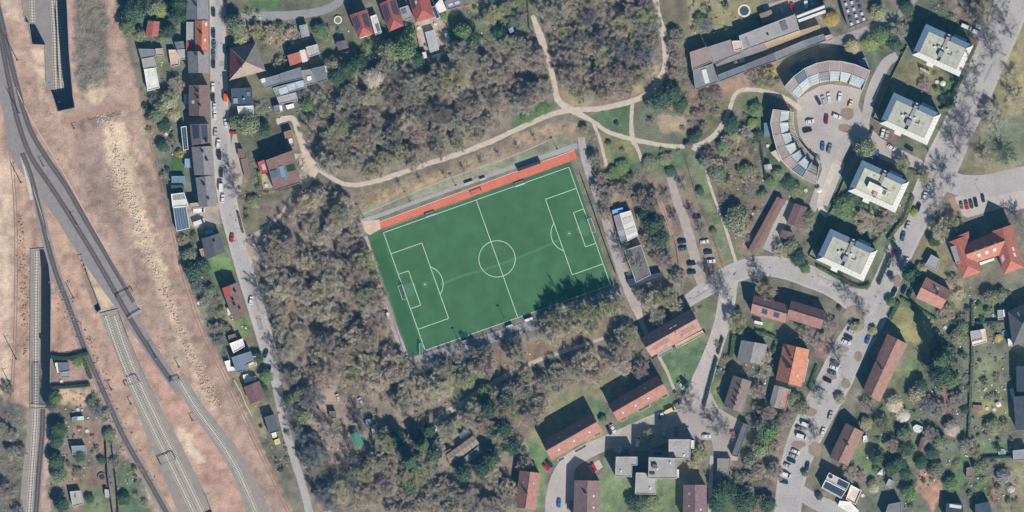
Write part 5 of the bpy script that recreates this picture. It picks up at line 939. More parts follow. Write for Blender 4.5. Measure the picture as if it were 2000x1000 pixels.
# towers
FG = (164, 163, 160)
def vents(*a): return [(x, y, .7, .9, .7, 0, (232, 232, 230), 'roof_vent') for x, y in a]
flat([(1203, 892), (1245, 892), (1245, 909), (1235, 909), (1234, 932), (1201, 931)], 9.5, FG, 'detached flat-roofed grey tower, westernmost of the stepped group', 'apartment_tower', 'apartment block', items=vents((1213, 920)))
t, q = flat([(1267, 893), (1322, 895), (1322, 935), (1266, 935)], 15.6, FG, 'tallest central flat-roofed grey tower of the stepped group', 'apartment_tower', 'apartment block', items=vents((1309, 904), (1284, 916))+[(1279, 911, 2.4, 2, 1.6, 0, (100, 100, 104), 'lift_housing'), (1274, 925, 2.6, 1, .8, 0, (80, 80, 84), 'plant_box')])
flat([(1242, 923), (1282, 924), (1281, 966), (1240, 965)], 12.4, FG, 'southern flat-roofed grey tower of the stepped group', 'apartment_tower', 'apartment block', items=vents((1270, 954))); flat([(1306, 858), (1349, 858), (1348, 898), (1306, 893)], 12.8, FG, 'north-eastern flat-roofed grey tower of the stepped group', 'apartment_tower', 'apartment block', items=vents((1336, 889)))
flat([(1268, 880), (1305, 881), (1305, 893), (1268, 893)], 9, (120, 138, 158), 'blue-grey lower link roof north of the tallest tower', 'apartment_tower', 'apartment block', items=[(1285, 886, 4, 1.6, .2, 0, (60, 74, 90), 'skylight')])
for x, y in ((1320, 925), (1350, 868)): flat([(x, y-8), (x+6, y-8), (x+6, y+8), (x, y+8)], 8, (206, 204, 200), 'white balcony stack on the east side of a flat-roofed tower', 'balcony_stack', 'balcony', par=.3, win=False)
# pink rows
PK = (184, 140, 126); PKD = (120, 86, 84)
t, q1, q2, hr = gable([(1250, 661), (1349, 603), (1371, 643), (1272, 697)], 6.6, PKD, 'pink-roofed row with fields of solar panels and a raised middle bay', pitch=44, name='apartment_row', cat='apartment row', rgb2=(204, 154, 138), sol=[(1, .1, .42, .42, .8, 16, 3, 'G'), (1, .62, .92, .3, .75, 15, 3, 'G')], ch=[(.58, 1, .97)])
flat([(1307, 642), (1321, 634), (1330, 650), (1316, 658)], 10.2, (196, 146, 130), 'raised middle bay on the roof of the solar-roofed pink row', 'roof_bay', 'roof bay', z=6, win=False, par=.1)
flat([(1283, 692), (1312, 676), (1315, 683), (1288, 698)], 3, (146, 150, 150), 'grey balcony strip on the south side of the solar pink row, west half', 'balcony_strip', 'balcony', win=False); flat([(1318, 673), (1372, 645), (1376, 652), (1322, 681)], 3, (180, 160, 146), 'pale balcony strip on the south side of the solar pink row, east half', 'balcony_strip', 'balcony', win=False)
gable([(1187, 789), (1284, 733), (1306, 767), (1207, 823)], 7, PKD, 'second long pink-roofed row, south slope lit and north slope in shade', pitch=44, name='apartment_row', cat='apartment row', rgb2=(196, 134, 116), sky=[(1, .15, .5, .8, .8), (1, .4, .5, .8, .8), (1, .65, .5, .8, .8), (0, .3, .5, .8, .8), (0, .7, .5, .8, .8)])
gable([(1057, 862), (1156, 806), (1176, 842), (1077, 899)], 7.2, PKD, 'third long pink-roofed row beside the woodland edge', pitch=44, name='apartment_row', cat='apartment row', rgb2=(196, 136, 118), sky=[(1, .2, .5, .8, .8), (1, .5, .5, .8, .8), (1, .8, .5, .8, .8), (0, .3, .5, .8, .8), (0, .7, .5, .8, .8)])
for i, (x, y) in enumerate(((1096, 897), (1134, 876), (1167, 848), (1218, 818), (1258, 797), (1298, 774))):
    t = thing('balcony_block', x, y, 'white-framed balcony on the sunny front of a pink-roofed row', 'balcony'); X, Y = P(x, y); L = 3.5 if i in (0, 2, 3, 5) else 6.5; r = radians(29)
    MB().box(X, Y, 2.6, L, 1.5, .2, r).build('balcony_floor', cmat((176, 172, 166), 'flat'), t); MB().box(X+.7*sin(r), Y-.7*cos(r), 2.6, L, .12, 1.2, r).build('balustrade', WHT, t)
    for s in (-1, 1): MB().box(X+s*L/2*cos(r), Y+s*L/2*sin(r), 0, .15, 1.5, 3.8, r).build('side_screen', WHT, t)
gable([(1015, 919), (1006, 991), (1046, 996), (1056, 924)], 6, (124, 84, 84), 'small red-brown row at the bottom edge left of the lane', pitch=42, name='apartment_row', cat='apartment row', rgb2=(172, 122, 110), ch=[(.6, 0, .96)], sky=[(0, .3, .5, .7, .7), (1, .3, .5, .7, .7)])
gable([(1122, 938), (1120, 1014), (1172, 1014), (1173, 939)], 7.5, (118, 92, 92), 'brown gabled row at the bottom edge right of the lane', pitch=34, name='apartment_row', cat='apartment row', rgb2=(140, 114, 110), ch=[(.35, 0, .9)], sky=[(1, .4, .5, .9, .9), (1, .7, .5, .9, .9)])
gable([(1335, 947), (1334, 1016), (1380, 1016), (1380, 947)], 7.2, (120, 92, 96), 'mauve-brown gabled row at the bottom edge below the towers', pitch=34, name='apartment_row', cat='apartment row', rgb2=(136, 108, 110), sky=[(0, .25, .5, .9, .9), (0, .6, .5, .9, .9), (1, .7, .5, .9, .9)])
gable([(1432, 733), (1413, 793), (1449, 806), (1468, 745)], 6, (96, 104, 110), 'slate and brown roofed house with a toothed ridge', pitch=33, rgb2=(140, 122, 116), ch=[(.3, 1, .93), (.5, 1, .93), (.7, 1, .93), (.85, 1, .93)])
gable([(1530, 671), (1515, 742), (1565, 756), (1581, 683)], 6, (176, 88, 74), 'house with a red west slope and a bright orange east slope', pitch=40, rgb2=(216, 138, 106), ch=[(.3, 0, .75), (.4, 0, .95), (.6, 0, .95), (.62, 0, .75)], sky=[(1, .75, .45, .7, .7), (0, .5, .4, .7, .7)])
gable([(1448, 664), (1439, 704), (1490, 712), (1499, 673)], 5, (76, 84, 98), 'house with a blue-black west slope and a pale grey east slope', pitch=26, rgb2=(150, 148, 146)); flat([(1565, 722), (1577, 700), (1580, 703), (1571, 745), (1563, 748)], 3, (196, 184, 172), 'curved cream terrace on the east side of the orange house', 'terrace', 'terrace', win=False)
gable([(1512, 752), (1502, 793), (1521, 798), (1533, 757)], 4, (146, 152, 154), 'weathered grey-roofed outbuilding south of the orange house', pitch=18, name='outbuilding', cat='outbuilding', rgb2=(150, 142, 136)); flat([(1533, 758), (1545, 761), (1534, 800), (1522, 798)], 3, (168, 140, 128), 'tan lean-to beside the weathered grey outbuilding', 'lean_to', 'shed')
gable([(1472, 576), (1541, 596), (1533, 631), (1466, 611)], 6.5, (96, 72, 76), 'western house of the stepped red row, solar panels on its south slope', pitch=42, name='terrace_house', rgb2=(176, 130, 118), sol=[(1, .3, .46, .3, .85, 4, 3), (1, .64, .8, .3, .85, 4, 3)])
gable([(1545, 587), (1613, 607), (1603, 643), (1536, 622)], 6.5, (96, 74, 78), 'eastern house of the stepped red row, shaded by a tree', pitch=42, name='terrace_house', rgb2=(160, 116, 108)); flat([(1474, 626), (1490, 630), (1489, 635), (1473, 631)], 2.6, (220, 214, 206), 'white awning behind the western house of the stepped red row', 'awning', 'awning', par=.05, win=False)
gable([(1733, 652), (1685, 763), (1718, 785), (1773, 672)], 7, (88, 84, 92), 'long row with a black west slope and a pink-brown east slope', pitch=32, name='apartment_row', cat='apartment row', rgb2=(176, 132, 118), ch=[(.55, 0, .9)])
gable([(1809, 541), (1859, 569), (1838, 604), (1789, 582)], 5.5, (94, 72, 76), 'detached house with a pink south slope and dark north slope', pitch=37, rgb2=(196, 138, 122), sky=[(0, .5, .5, 2, 3)], ch=[(.65, 0, .85)])
flat([(1819, 497), (1837, 507), (1829, 529), (1807, 517)], 3.6, (156, 158, 160), 'light grey square shed north of the pink detached house', 'shed', 'shed'); gable([(1652, 826), (1620, 893), (1656, 910), (1687, 844)], 6, (104, 90, 98), 'gabled house with dark west slope and pink-brown east slope by the south street', pitch=34, rgb2=(166, 128, 116), ch=[(.5, 1, .9)])
flat([(1686, 852), (1693, 850), (1694, 862), (1686, 864)], 3, (216, 216, 212), 'white round balcony on the east side of the pink-brown house', 'balcony_stack', 'balcony', win=False)
t, q = flat([(1619, 923), (1660, 944), (1654, 957), (1613, 936)], 6.5, (196, 194, 190), 'white flat-roofed house with solar rows, northern half', 'house', 'house', items=[(1623, 932, 1.6, 1.2, 1.2, 0, (60, 60, 64), 'plant_box')]); solar(q, .5, .95, .12, .95, 8, 4, t)
t, q = flat([(1612, 937), (1653, 958), (1643, 974), (1604, 953)], 5.6, (204, 204, 200), 'white flat-roofed house with solar rows, southern half', 'house', 'house'); solar(q, .05, .95, .12, .85, 15, 4, t)
flat([(1662, 947), (1683, 958), (1671, 986), (1652, 975)], 3, (216, 204, 192), 'cream roof terrace of the solar white house', 'roof_terrace', 'terrace', par=.9, prgb=(236, 234, 228), win=False)
flat([(1640, 978), (1660, 980), (1678, 998), (1668, 1006), (1636, 988)], 2.8, (232, 232, 228), 'large white sunshade canopy south of the solar white house', 'canopy', 'canopy', par=.05, win=False); flat([(1735, 985), (1760, 980), (1762, 1012), (1726, 1012)], 6, (120, 124, 128), 'grey roof cut by the bottom edge near the clay yard', 'house', 'house')
# big red hipped house
RR = (196, 116, 96)
gable([(1881, 478), (1958, 447), (1968, 493), (1893, 517)], 8, (110, 62, 60), 'main range of the big red hipped house with dormer windows', pitch=44, name='large_house', rgb2=(206, 132, 104), sky=[(1, .3, .55, 1.6, 1.6), (1, .5, .55, 1.6, 1.6), (1, .7, .55, 1.6, 1.6), (0, .25, .9, 1.2, 1.2), (0, .5, .9, 1.2, 1.2), (0, .75, .9, 1.2, 1.2)])
hip([(1851, 474), (1879, 544), (1917, 531), (1886, 461)], 8, RR, 'western hipped wing of the big red house with a flat grey dormer', 44, (0, 1), 'house_wing', cat='house', cols=[RR, (150, 92, 80), RR, (214, 148, 122)]); hip([(1938, 452), (1961, 536), (1999, 522), (1977, 439)], 8, RR, 'eastern hipped wing of the big red house', 44, (0, 1), 'house_wing', cat='house', cols=[RR, RR, RR, (216, 150, 122)], sky=[(1, .6, .5, .05, .1), (1, .75, .5, .05, .1), (0, .7, .3, .07, .15)])
gable([(1848, 470), (1858, 478), (1893, 470), (1892, 452)], 7, (170, 90, 78), 'small pointed north gable of the big red house', pitch=30, name='house_wing'); flat([(1856, 482), (1866, 480), (1876, 512), (1868, 516)], 10.5, (146, 146, 148), 'flat grey dormer on the west wing of the big red house', 'roof_dormer', 'annexe', z=8, win=False); flat([(1913, 513), (1941, 504), (1942, 508), (1915, 518)], 4.5, (226, 222, 214), 'white veranda roof between the wings of the big red house', 'veranda', 'veranda', par=.1, win=False)
flat([(1861, 465), (1880, 460), (1884, 468), (1866, 476)], 5, (150, 152, 158), 'grey flat roof by the north-west gable of the big red house', 'annexe', 'annexe', win=False)
# east edge
hip([(1968, 608), (2020, 585), (2024, 660), (1978, 676)], 7, (108, 112, 120), 'slate-grey house at the right edge with pale ridge lines', 36, (1, 1), sky=[(0, .3, .4, .05, .12)]); gable([(1985, 715), (1986, 765), (2030, 765), (2030, 715)], 7, (84, 92, 108), 'dark blue-grey house at the right edge, below the slate one', pitch=34); gable([(1980, 775), (1984, 840), (2030, 838), (2028, 770)], 6.5, (92, 100, 114), 'blue-grey house at the right edge beside the white greenhouse', pitch=32)
flat([(1978, 880), (2006, 877), (2008, 898), (1979, 901)], 5, (150, 152, 154), 'grey flat-roofed house at the right edge beside the round pool', 'house', 'house'); flat([(1948, 606), (1958, 605), (1960, 624), (1949, 625)], 3, (156, 158, 162), 'grey shed beside the small square lawn at the right', 'garden_shed', 'shed'); flat([(1959, 605), (1963, 604), (1964, 618), (1960, 619)], 2.6, (228, 228, 226), 'narrow white lean-to of the shed beside the square lawn', 'lean_to', 'shed', par=.05)
flat([(1895, 647), (1915, 644), (1920, 662), (1897, 667)], 4, (168, 166, 168), 'light grey roofed garden house with a white terrace', 'garden_house', 'house'); flat([(1914, 644), (1924, 642), (1928, 668), (1900, 676), (1898, 668), (1919, 663)], 2.6, (216, 206, 190), 'white terrace wrapped around the garden house', 'roof_terrace', 'terrace', win=False)
flat([(1968, 662), (1980, 660), (1979, 676), (1970, 676)], 4, (222, 222, 220), 'small white porch at the corner of the slate house', 'porch', 'porch'); flat([(1972, 760), (1979, 758), (1985, 786), (1979, 788)], 2.6, (206, 214, 216), 'white ribbed greenhouse at the right edge', 'greenhouse', 'greenhouse', win=False, par=.05, seams=0)
flat([(1888, 914), (1897, 912), (1899, 932), (1887, 934)], 2.6, (136, 116, 110), 'brown pergola shed between two lawns', 'garden_shed', 'shed'); gable([(1800, 853), (1792, 878), (1803, 883), (1814, 860)], 2.8, (132, 104, 98), 'brown-roofed garden shed north-west of the clay yard', pitch=15, name='garden_shed', cat='shed')
flat([(1736, 935), (1746, 940), (1741, 954), (1730, 948)], 2.6, (156, 156, 162), 'small grey shed among the trees west of the clay yard', 'garden_shed', 'shed'); flat([(1849, 983), (1880, 984), (1884, 1015), (1846, 1015)], 6, (60, 70, 88), 'dark house with a white rooftop patch at the bottom edge', 'house', 'house', items=[(1866, 989, 6, 1.6, .2, -8, (214, 214, 212), 'roof_terrace')]); flat([(1905, 985), (1932, 980), (1940, 1012), (1905, 1012)], 5, (70, 82, 100), 'dark blue roof at the bottom edge beside the green lawn', 'house', 'house')
t = thing('play_tent', 1718, 921, 'pointed white and blue play tent under the trees', 'tent'); X, Y = P(1718, 921); MB().add([(X-1.6, Y-1.8, 0), (X+1.6, Y-1.8, 0), (X+1.6, Y+1.6, 0), (X-1.6, Y+1.6, 0), (X, Y, 3)], [(0, 1, 4), (1, 2, 4), (2, 3, 4), (3, 0, 4)]).build('tent_cloth', cmat((190, 204, 208), 'wall'), t); MB().tube((X, Y, 0), (X, Y, 3.3), .06).build('pole', STEEL, t)
flat([(1900, 791), (1920, 792), (1919, 803), (1902, 802)], 1.5, (150, 112, 100), 'red-brown play shed on the meadow at the right', 'garden_shed', 'shed', par=.05, win=False)
# mossy roofs, garages, farm, allotments
gable([(1518, 384), (1460, 490), (1477, 497), (1533, 391)], 3.2, (136, 104, 92), 'long moss-brown roof strip beside the footpath', pitch=7, name='garage_row', cat='garages'); gable([(1552, 397), (1536, 436), (1563, 446), (1577, 405)], 3.6, (120, 90, 88), 'square moss-brown roof east of the long strip', pitch=8, name='garage_row', cat='garages'); gable([(1527, 448), (1521, 462), (1543, 470), (1551, 455)], 3.2, (116, 92, 86), 'small moss-brown roof at the south of the mossy group', pitch=8, name='garage_row', cat='garages')
flat([(1452, 826), (1463, 831), (1441, 893), (1429, 890)], 4, (104, 104, 110), 'dark garage row along the east side of the garage court', 'garage_row', 'garages', win=False); flat([(1401, 895), (1428, 896), (1422, 932), (1401, 931)], 3.2, (140, 134, 130), 'grey-brown flat garage roof south of the garage court', 'garage_row', 'garages', win=False)
t, q1, q2, hr = gable([(871, 889), (925, 850), (936, 866), (880, 907)], 3.6, (150, 138, 120), 'old ribbed farm shed among the trees', pitch=10, name='farm_shed', cat='farm shed')
for q in (q1, q2):
    for j in range(1, 8): s0, s1 = onquad(q, j/8, 0, .05), onquad(q, j/8, 1, .05); MB().tube(s0, s1, .14, n=4).build('roof_rib', cmat((112, 102, 92), 'roof'), t)
flat([(901, 898), (936, 870), (945, 880), (908, 908)], 3, (128, 136, 142), 'grey lower roof on the south side of the old farm shed', 'farm_shed', 'farm shed', win=False); flat([(895, 848), (914, 837), (920, 845), (900, 857)], 3, (96, 104, 116), 'blue-grey lower roof north of the old farm shed', 'farm_shed', 'farm shed', win=False); flat([(868, 882), (880, 876), (886, 886), (876, 898)], 2.8, (128, 96, 88), 'rusty roof at the west end of the old farm shed', 'farm_shed', 'farm shed', win=False)
gable([(685, 848), (697, 876), (711, 868), (699, 843)], 3, (64, 146, 116), 'green tarpaulin roof among the southern trees', pitch=22, name='tarpaulin_shelter', cat='shelter'); flat([(724, 832), (734, 828), (739, 851), (729, 854)], 2.6, (206, 200, 186), 'white narrow shed east of the green tarpaulin', 'shed', 'shed', par=.05); flat([(714, 820), (731, 816), (727, 832), (721, 842), (716, 836)], 2.8, (126, 132, 136), 'grey shed roof north-east of the green tarpaulin', 'shed', 'shed', win=False)
flat([(604, 802), (617, 796), (628, 804), (628, 818), (610, 818)], 3, (118, 104, 98), 'old brown-grey hut in the south-west clearing', 'hut', 'hut'); flat([(643, 803), (656, 803), (657, 817), (645, 818)], 2.8, (116, 108, 100), 'old grey hut right of the brown one in the south-west clearing', 'hut', 'hut'); flat([(703, 836), (711, 837), (710, 843), (704, 843)], 2.2, (150, 104, 98), 'tiny reddish hut above the green tarpaulin', 'hut', 'hut', par=.05)
flat([(107, 709), (112, 708), (117, 728), (112, 728)], 2.6, (214, 214, 210), 'narrow white roof strip beside the upper allotment hut', 'lean_to', 'shed', par=.05, win=False); flat([(113, 708), (134, 708), (137, 724), (116, 728)], 3, (110, 114, 118), 'dark grey roof of the upper allotment hut', 'allotment_hut', 'hut'); flat([(117, 728), (136, 725), (137, 738), (119, 738)], 2.6, (142, 148, 156), 'paler grey extension below the upper allotment hut', 'allotment_hut', 'hut')
flat([(139, 871), (167, 870), (170, 886), (142, 888)], 3, (134, 146, 152), 'blue-grey roof of the middle allotment hut', 'allotment_hut', 'hut'); flat([(136, 960), (158, 958), (164, 984), (142, 990)], 3, (168, 168, 162), 'pale grey roof of the southernmost allotment hut', 'allotment_hut', 'hut', items=[(147, 968, .8, 2.4, .2, 0, (120, 120, 120), 'rooflight')]); flat([(204, 956), (212, 956), (214, 971), (206, 972)], 2.4, (176, 178, 180), 'small grey shed beside the dark allotment fence', 'garden_shed', 'shed', par=.05)
flat([(140, 815), (150, 813), (152, 822), (142, 824)], 2.2, (126, 140, 150), 'grey half of the little allotment shed under the trees', 'garden_shed', 'shed', par=.05); flat([(151, 814), (163, 813), (164, 820), (152, 821)], 2.2, (190, 208, 224), 'white-blue half of the little allotment shed', 'garden_shed', 'shed', par=.05)
# round things: trampolines, pools, pond
def trampoline(x, y, r, label, rim=(222, 224, 220), bed=(96, 96, 96), name='trampoline', cat='trampoline', h=.8):
    t = thing(name, x, y, label, cat); X, Y = P(x, y); MB().ring(X, Y, h-.1, h, r*.72, r, 24).build('rim', cmat(rim, 'metal'), t); MB().ring(X, Y, h-.12, h-.06, 0, r*.72, 24).build('mat' if name == 'trampoline' else 'water', cmat(bed, 'flat' if name == 'trampoline' else 'panel'), t)
    for i in range(6): MB().tube((X+r*.9*cos(i*pi/3), Y+r*.9*sin(i*pi/3), 0), (X+r*.9*cos(i*pi/3), Y+r*.9*sin(i*pi/3), h-.05), .05).build('leg', STEEL, t)
trampoline(660, 39, 2.1, 'white-rimmed round trampoline in the garden west of the villas', bed=(120, 126, 96)); trampoline(199, 931, 2.0, 'dark round trampoline in the lower allotment', rim=(130, 110, 100), bed=(60, 60, 64)); trampoline(1453.5, 21, 3.3, 'round garden pond with a white stone rim', (226, 216, 200), (60, 92, 96), 'garden_pond', 'pond', .35)
trampoline(1957, 884, 1.9, 'round blue-grey garden pool on the lawn near the right edge', (176, 190, 200), (124, 150, 170), 'garden_pool', 'pool', .9); trampoline(1962, 650, 1.3, 'small round pool beside the slate house', (124, 150, 170), (110, 140, 170), 'garden_pool', 'pool', .7); trampoline(659, 893, 2.2, 'old rusty fire ring in the south-west clearing', (110, 96, 90), (84, 78, 72), 'fire_ring', 'ring', .3)
t, q = flat([(1783, 834), (1790, 829), (1802, 834), (1803, 840), (1795, 846), (1786, 843)], 2.2, (208, 216, 206), 'pale oval canopy among the trees north of the clay yard', 'canopy', 'canopy', par=.05, win=False)
# ------------------------------------------------------------ vegetation
AVOID += [(q[0], q[1], 11) for q in smooth(PATHS[6], 8)]+[(q[0], q[1], 12) for q in smooth([(640, 770), (680, 820), (720, 860), (650, 860), (640, 800)], 6)]
BARK = cmat((128, 116, 104), 'wood', .8); TWIG = mat('twigs', (1, 1, 1), var=.22, scale=.35, fine=2.0, rough=.95, spec=.1, objcol=True); LEAF = mat('leaves', (1, 1, 1), var=.28, scale=.5, fine=2.5, rough=.85, spec=.2, objcol=True)
def tri_mesh(name, V, m):
    """V: (n,3,3) or (n,4,3) array"""
    n, k = V.shape[:2]; me = bpy.data.meshes.new(name); me.vertices.add(n*k); me.vertices.foreach_set('co', V.astype(np.float32).ravel())
    me.loops.add(n*k); me.loops.foreach_set('vertex_index', np.arange(n*k)); me.polygons.add(n); me.polygons.foreach_set('loop_start', np.arange(n)*k); me.update(calc_edges=True); me.materials.append(m); return me
def unit(a): return a/np.maximum(np.linalg.norm(a, axis=-1, keepdims=True), 1e-9)
def twigs(P0, D, L, w, rng):
    n = len(P0); s = unit(np.cross(D, rng.normal(size=(n, 3))))*w; return np.stack([P0-s, P0+s, P0+D*L], 1)
def bare_tree(seed, R=5.0, H=10.0, nt=9000, limbs=8, sub=7, tw=.030, tl=.9, fl=.35, th=1.0, lump=.45):
    rng = np.random.default_rng(seed); rr = random.Random(seed); mb = MB(); segs = []
    top = Vector((rr.uniform(-.3, .3), rr.uniform(-.3, .3), H*fl)); mb.tube((0, 0, -.1), top, R*.05*th, R*.036*th, 6)
    for i in range(limbs):
        a = 2*pi*(i+rr.uniform(-.3, .3))/limbs; el = rr.uniform(.25, 1.2) if i else 1.4; ln = R*rr.uniform(.75, 1.05)*(1 if el < 1 else 1.1)
        p = top*rr.uniform(.8, 1); d = Vector((cos(a)*cos(el), sin(a)*cos(el), sin(el)*((H-top.z)/R)*.8)).normalized(); K = 4; r = R*.022*th; pts = [p]
        tot = Vector((cos(a)*cos(el)*R, sin(a)*cos(el)*R, sin(el)*(H-top.z)*.95)).length*rr.uniform(.82, 1)
        for k in range(K):
            d = (d+Vector((rr.gauss(0, .16), rr.gauss(0, .16), rr.gauss(.03, .1)))).normalized(); q = p+d*tot/K; mb.tube(p, q, r, r*.72, 4); r *= .72; p = q; pts.append(p); segs.append((pts[-2], p, .5))
            for s in range(sub//3+1):
                d2 = (d+Vector((rr.gauss(0, .6), rr.gauss(0, .6), rr.gauss(.15, .4)))).normalized(); b = pts[-2].lerp(p, rr.random()); l2 = R*rr.uniform(.22, .42)*(1.2-.15*k); e = b+d2*l2; mb.tube(b, e, r*.6, r*.25, 3); segs.append((b, e, 1.5))
                for s2 in range(2):
                    d3 = (d2+Vector((rr.gauss(0, .7), rr.gauss(0, .7), rr.gauss(.1, .4)))).normalized(); b2 = b.lerp(e, rr.uniform(.3, 1)); e2 = b2+d3*l2*.6; mb.tube(b2, e2, r*.25, r*.12, 3); segs.append((b2, e2, 1.2))
    W = np.array([s[2] for s in segs]); A = np.array([s[0] for s in segs]); B = np.array([s[1] for s in segs]); idx = rng.choice(len(segs), nt, p=W/W.sum()); t = rng.random((nt, 1)); P0 = A[idx]*(1-t)+B[idx]*t
    D = unit(unit(B[idx]-A[idx])*.5+rng.normal(size=(nt, 3))*.55+np.array([0, 0, .25])+unit(P0-np.array([0, 0, H*.4]))*.3)
    nl = int(nt*lump)
    if nl:
        C = unit(rng.normal(size=(26, 3))); C[:, 2] = np.abs(C[:, 2])*.9-.1; k = rng.integers(0, 26, nl); rad = rng.uniform(.62, .92, 26)[:, None]
        q = (C*rad)[k]*np.array([R*.92, R*.92, (H-top.z)*.8])+np.array([0, 0, top.z]); dd = unit(rng.normal(size=(nl, 3))+C[k]*1.1); q = q+dd*R*.20*rng.random((nl, 1))**.5
        P0 = np.concatenate([P0[nl:], q]); D = np.concatenate([D[nl:], unit(dd+rng.normal(size=(nl, 3))*.4)])
    return mb.mesh('trunk', BARK), tri_mesh('crown', twigs(P0, D, rng.uniform(.35, 1, (len(P0), 1))*tl, tw, rng), TWIG)
def leafy(seed, R=3.0, H=5.0, clumps=46, per=110, ls=.30, conic=False, lo=.25):
    rng = np.random.default_rng(seed); out = []
    for i in range(clumps):
        if conic:
            z = rng.uniform(.08, 1)*H; rad = R*(1-z/H)*rng.uniform(.6, 1.05)+.1; a = rng.uniform(0, 2*pi); c = np.array([cos(a)*rad, sin(a)*rad, z]); s = R*.2*(1.2-z/H)
        else:
            v = unit(rng.normal(size=3)); v[2] = abs(v[2])*.9-.15; rad = rng.uniform(.45, .9)**.6; c = np.array([v[0]*R*rad*rng.uniform(.8, 1.08), v[1]*R*rad, H*(lo+(1-lo)*.5)+v[2]*H*(1-lo)*.5]); s = R*rng.uniform(.14, .26)
        n = per; p = c+rng.normal(size=(n, 3))*s*np.array([1, 1, .7])*.75; nn = unit(unit(p-np.array([0, 0, H*.35]))+rng.normal(size=(n, 3))*.7); a = unit(np.cross(nn, rng.normal(size=(n, 3)))); b = np.cross(nn, a); h = rng.uniform(.5, 1, (n, 1))*ls
        out.append(np.stack([p-a*h, p-b*h*.6, p+a*h, p+b*h*.6], 1))
    mb = MB().tube((0, 0, -.1), (0, 0, H*(.9 if conic else .55)), R*.06, R*.02, 5)
    for i in range(6 if not conic else 0): a = i*1.05; mb.tube((0, 0, H*.3), (cos(a)*R*.6, sin(a)*R*.6, H*.65), R*.03, R*.01, 3)
    return mb.mesh('trunk', BARK), tri_mesh('crown', np.concatenate(out), LEAF)
BT = [bare_tree(100+i, nt=[15000, 17000, 18000, 14000][i % 4], limbs=7+i % 3, tw=.026, th=.7) for i in range(8)]
ST = [bare_tree(200+i, nt=9000, limbs=6+i % 2, sub=6, tw=.015, tl=.9, H=11, fl=.3, th=.5, lump=.15) for i in range(4)]     # sparse street trees
LT = [leafy(300+i) for i in range(5)]; CT = [leafy(350+i, R=2.6, H=10, conic=True, clumps=90, per=60, ls=.28) for i in range(2)]
SHB = [bare_tree(400+i, R=2, H=2.6, nt=2600, limbs=7, sub=4, tw=.022, tl=.55, fl=.12, th=.6) for i in range(3)]; SHG = [leafy(420+i, R=1.6, H=2.1, clumps=20, per=60, ls=.2, lo=.02) for i in range(4)]
BL = [leafy(440+i, R=3.6, H=6, clumps=60, per=130, ls=.2) for i in range(2)]
TONE = dict(grey=(186, 181, 164), brown=(188, 176, 158), olive=(182, 181, 144), mauve=(180, 166, 156), pale=(206, 198, 176), dark=(156, 150, 138), dkgreen=(88, 110, 84), green=(122, 146, 96), lime=(158, 172, 104), mid=(142, 150, 118), white=(238, 230, 224), yellow=(206, 192, 112), cream=(222, 212, 192), bluegrey=(150, 150, 150))
FT = 1.0
def colr(tone, j=.1):
    c = lin(TONE[tone]); k = (1+random.uniform(-j, j))*FT; return tuple(min(.9, max(.01, v*k*(1+random.uniform(-.05, .05)))) for v in c)
KINDS = dict(bare=(BT, 5.0, 'bare_tree'), street=(ST, 5.0, 'street_tree'), leafy=(LT, 3.0, 'leafy_tree'), conifer=(CT, 2.6, 'conifer_tree'), shrub=(SHG, 1.6, 'shrub'), brush=(SHB, 2.0, 'bare_shrub'), blossom=(BL, 3.6, 'blossom_tree'))
def tree(kind, x, y, rpx, tone, hs=1.0, label=None, cat=None, group=None, auto=True, z=0):
    ms, R0, nm = KINDS[kind]
    if kind == 'bare' and rpx < 17.5: nm = 'small_bare_tree'; label = label.replace('bare tree', 'bare young tree') if label else label  # the same bare trees scaled down, named apart from the wide-crowned ones
    tr, cr = random.choice(ms); s = rpx*S/R0; X, Y = P(x, y)
    o = bpy.data.objects.new(nm, None); o.empty_display_size = .5; COL.objects.link(o); o.location = (X, Y, z); o.rotation_euler = (0, 0, random.uniform(0, 6.28)); o.scale = (s, s, s*hs)
    for nme, me in (('trunk', tr), ('crown', cr)):
        c = bpy.data.objects.new(nme, me); COL.objects.link(c); c.parent = o
        if nme == 'crown': c.color = colr(tone)+(1,)
    cat = cat or ('shrub' if kind in ('shrub', 'brush') else 'tree'); o['category'] = cat; o['label'] = label or ''
    if group: o['group'] = group
    if auto: AUTO.append((o, x, y))
    return o
def inpoly(x, y, p):
    r = False
    for i in range(len(p)):
        (ax, ay), (bx, by) = p[i-1], p[i]
        if (ay > y) != (by > y) and x < (bx-ax)*(y-ay)/(by-ay)+ax: r = not r
    return r
for p in PATHS: AVOID += [(q[0], q[1], 5) for q in smooth(p, 8)]
def near(x, y, d): return any((q[0]-x)**2+(q[1]-y)**2 < (d+q[2])**2 for q in AVOID)
def scatter(poly, n, r0, r1, sep, fn, k=30, clear=.3):
    xs = [p[0] for p in poly]; ys = [p[1] for p in poly]; pts = []; tries = 0
    while len(pts) < n and tries < n*k:
        tries += 1; x, y = random.uniform(min(xs), max(xs)), random.uniform(min(ys), max(ys))
        if not inpoly(x, y, poly): continue
        r = random.uniform(r0, r1)
        if near(x, y, r*clear) or any((a-x)**2+(b-y)**2 < (sep*(r+c)/2)**2 for a, b, c in pts): continue
        pts.append((x, y, r)); fn(x, y, r)
    return pts
N1 = [(592, 250), (640, 200), (690, 170), (700, 150), (760, 130), (860, 122), (900, 100), (985, 85), (1040, 75), (1058, 100), (1070, 150), (1080, 190), (1010, 225), (940, 262), (860, 300), (780, 325), (690, 345), (650, 330), (615, 300)]
N2 = [(1060, -10), (1270, -10), (1284, 60), (1286, 120), (1262, 165), (1200, 190), (1115, 190), (1090, 140), (1068, 60)]
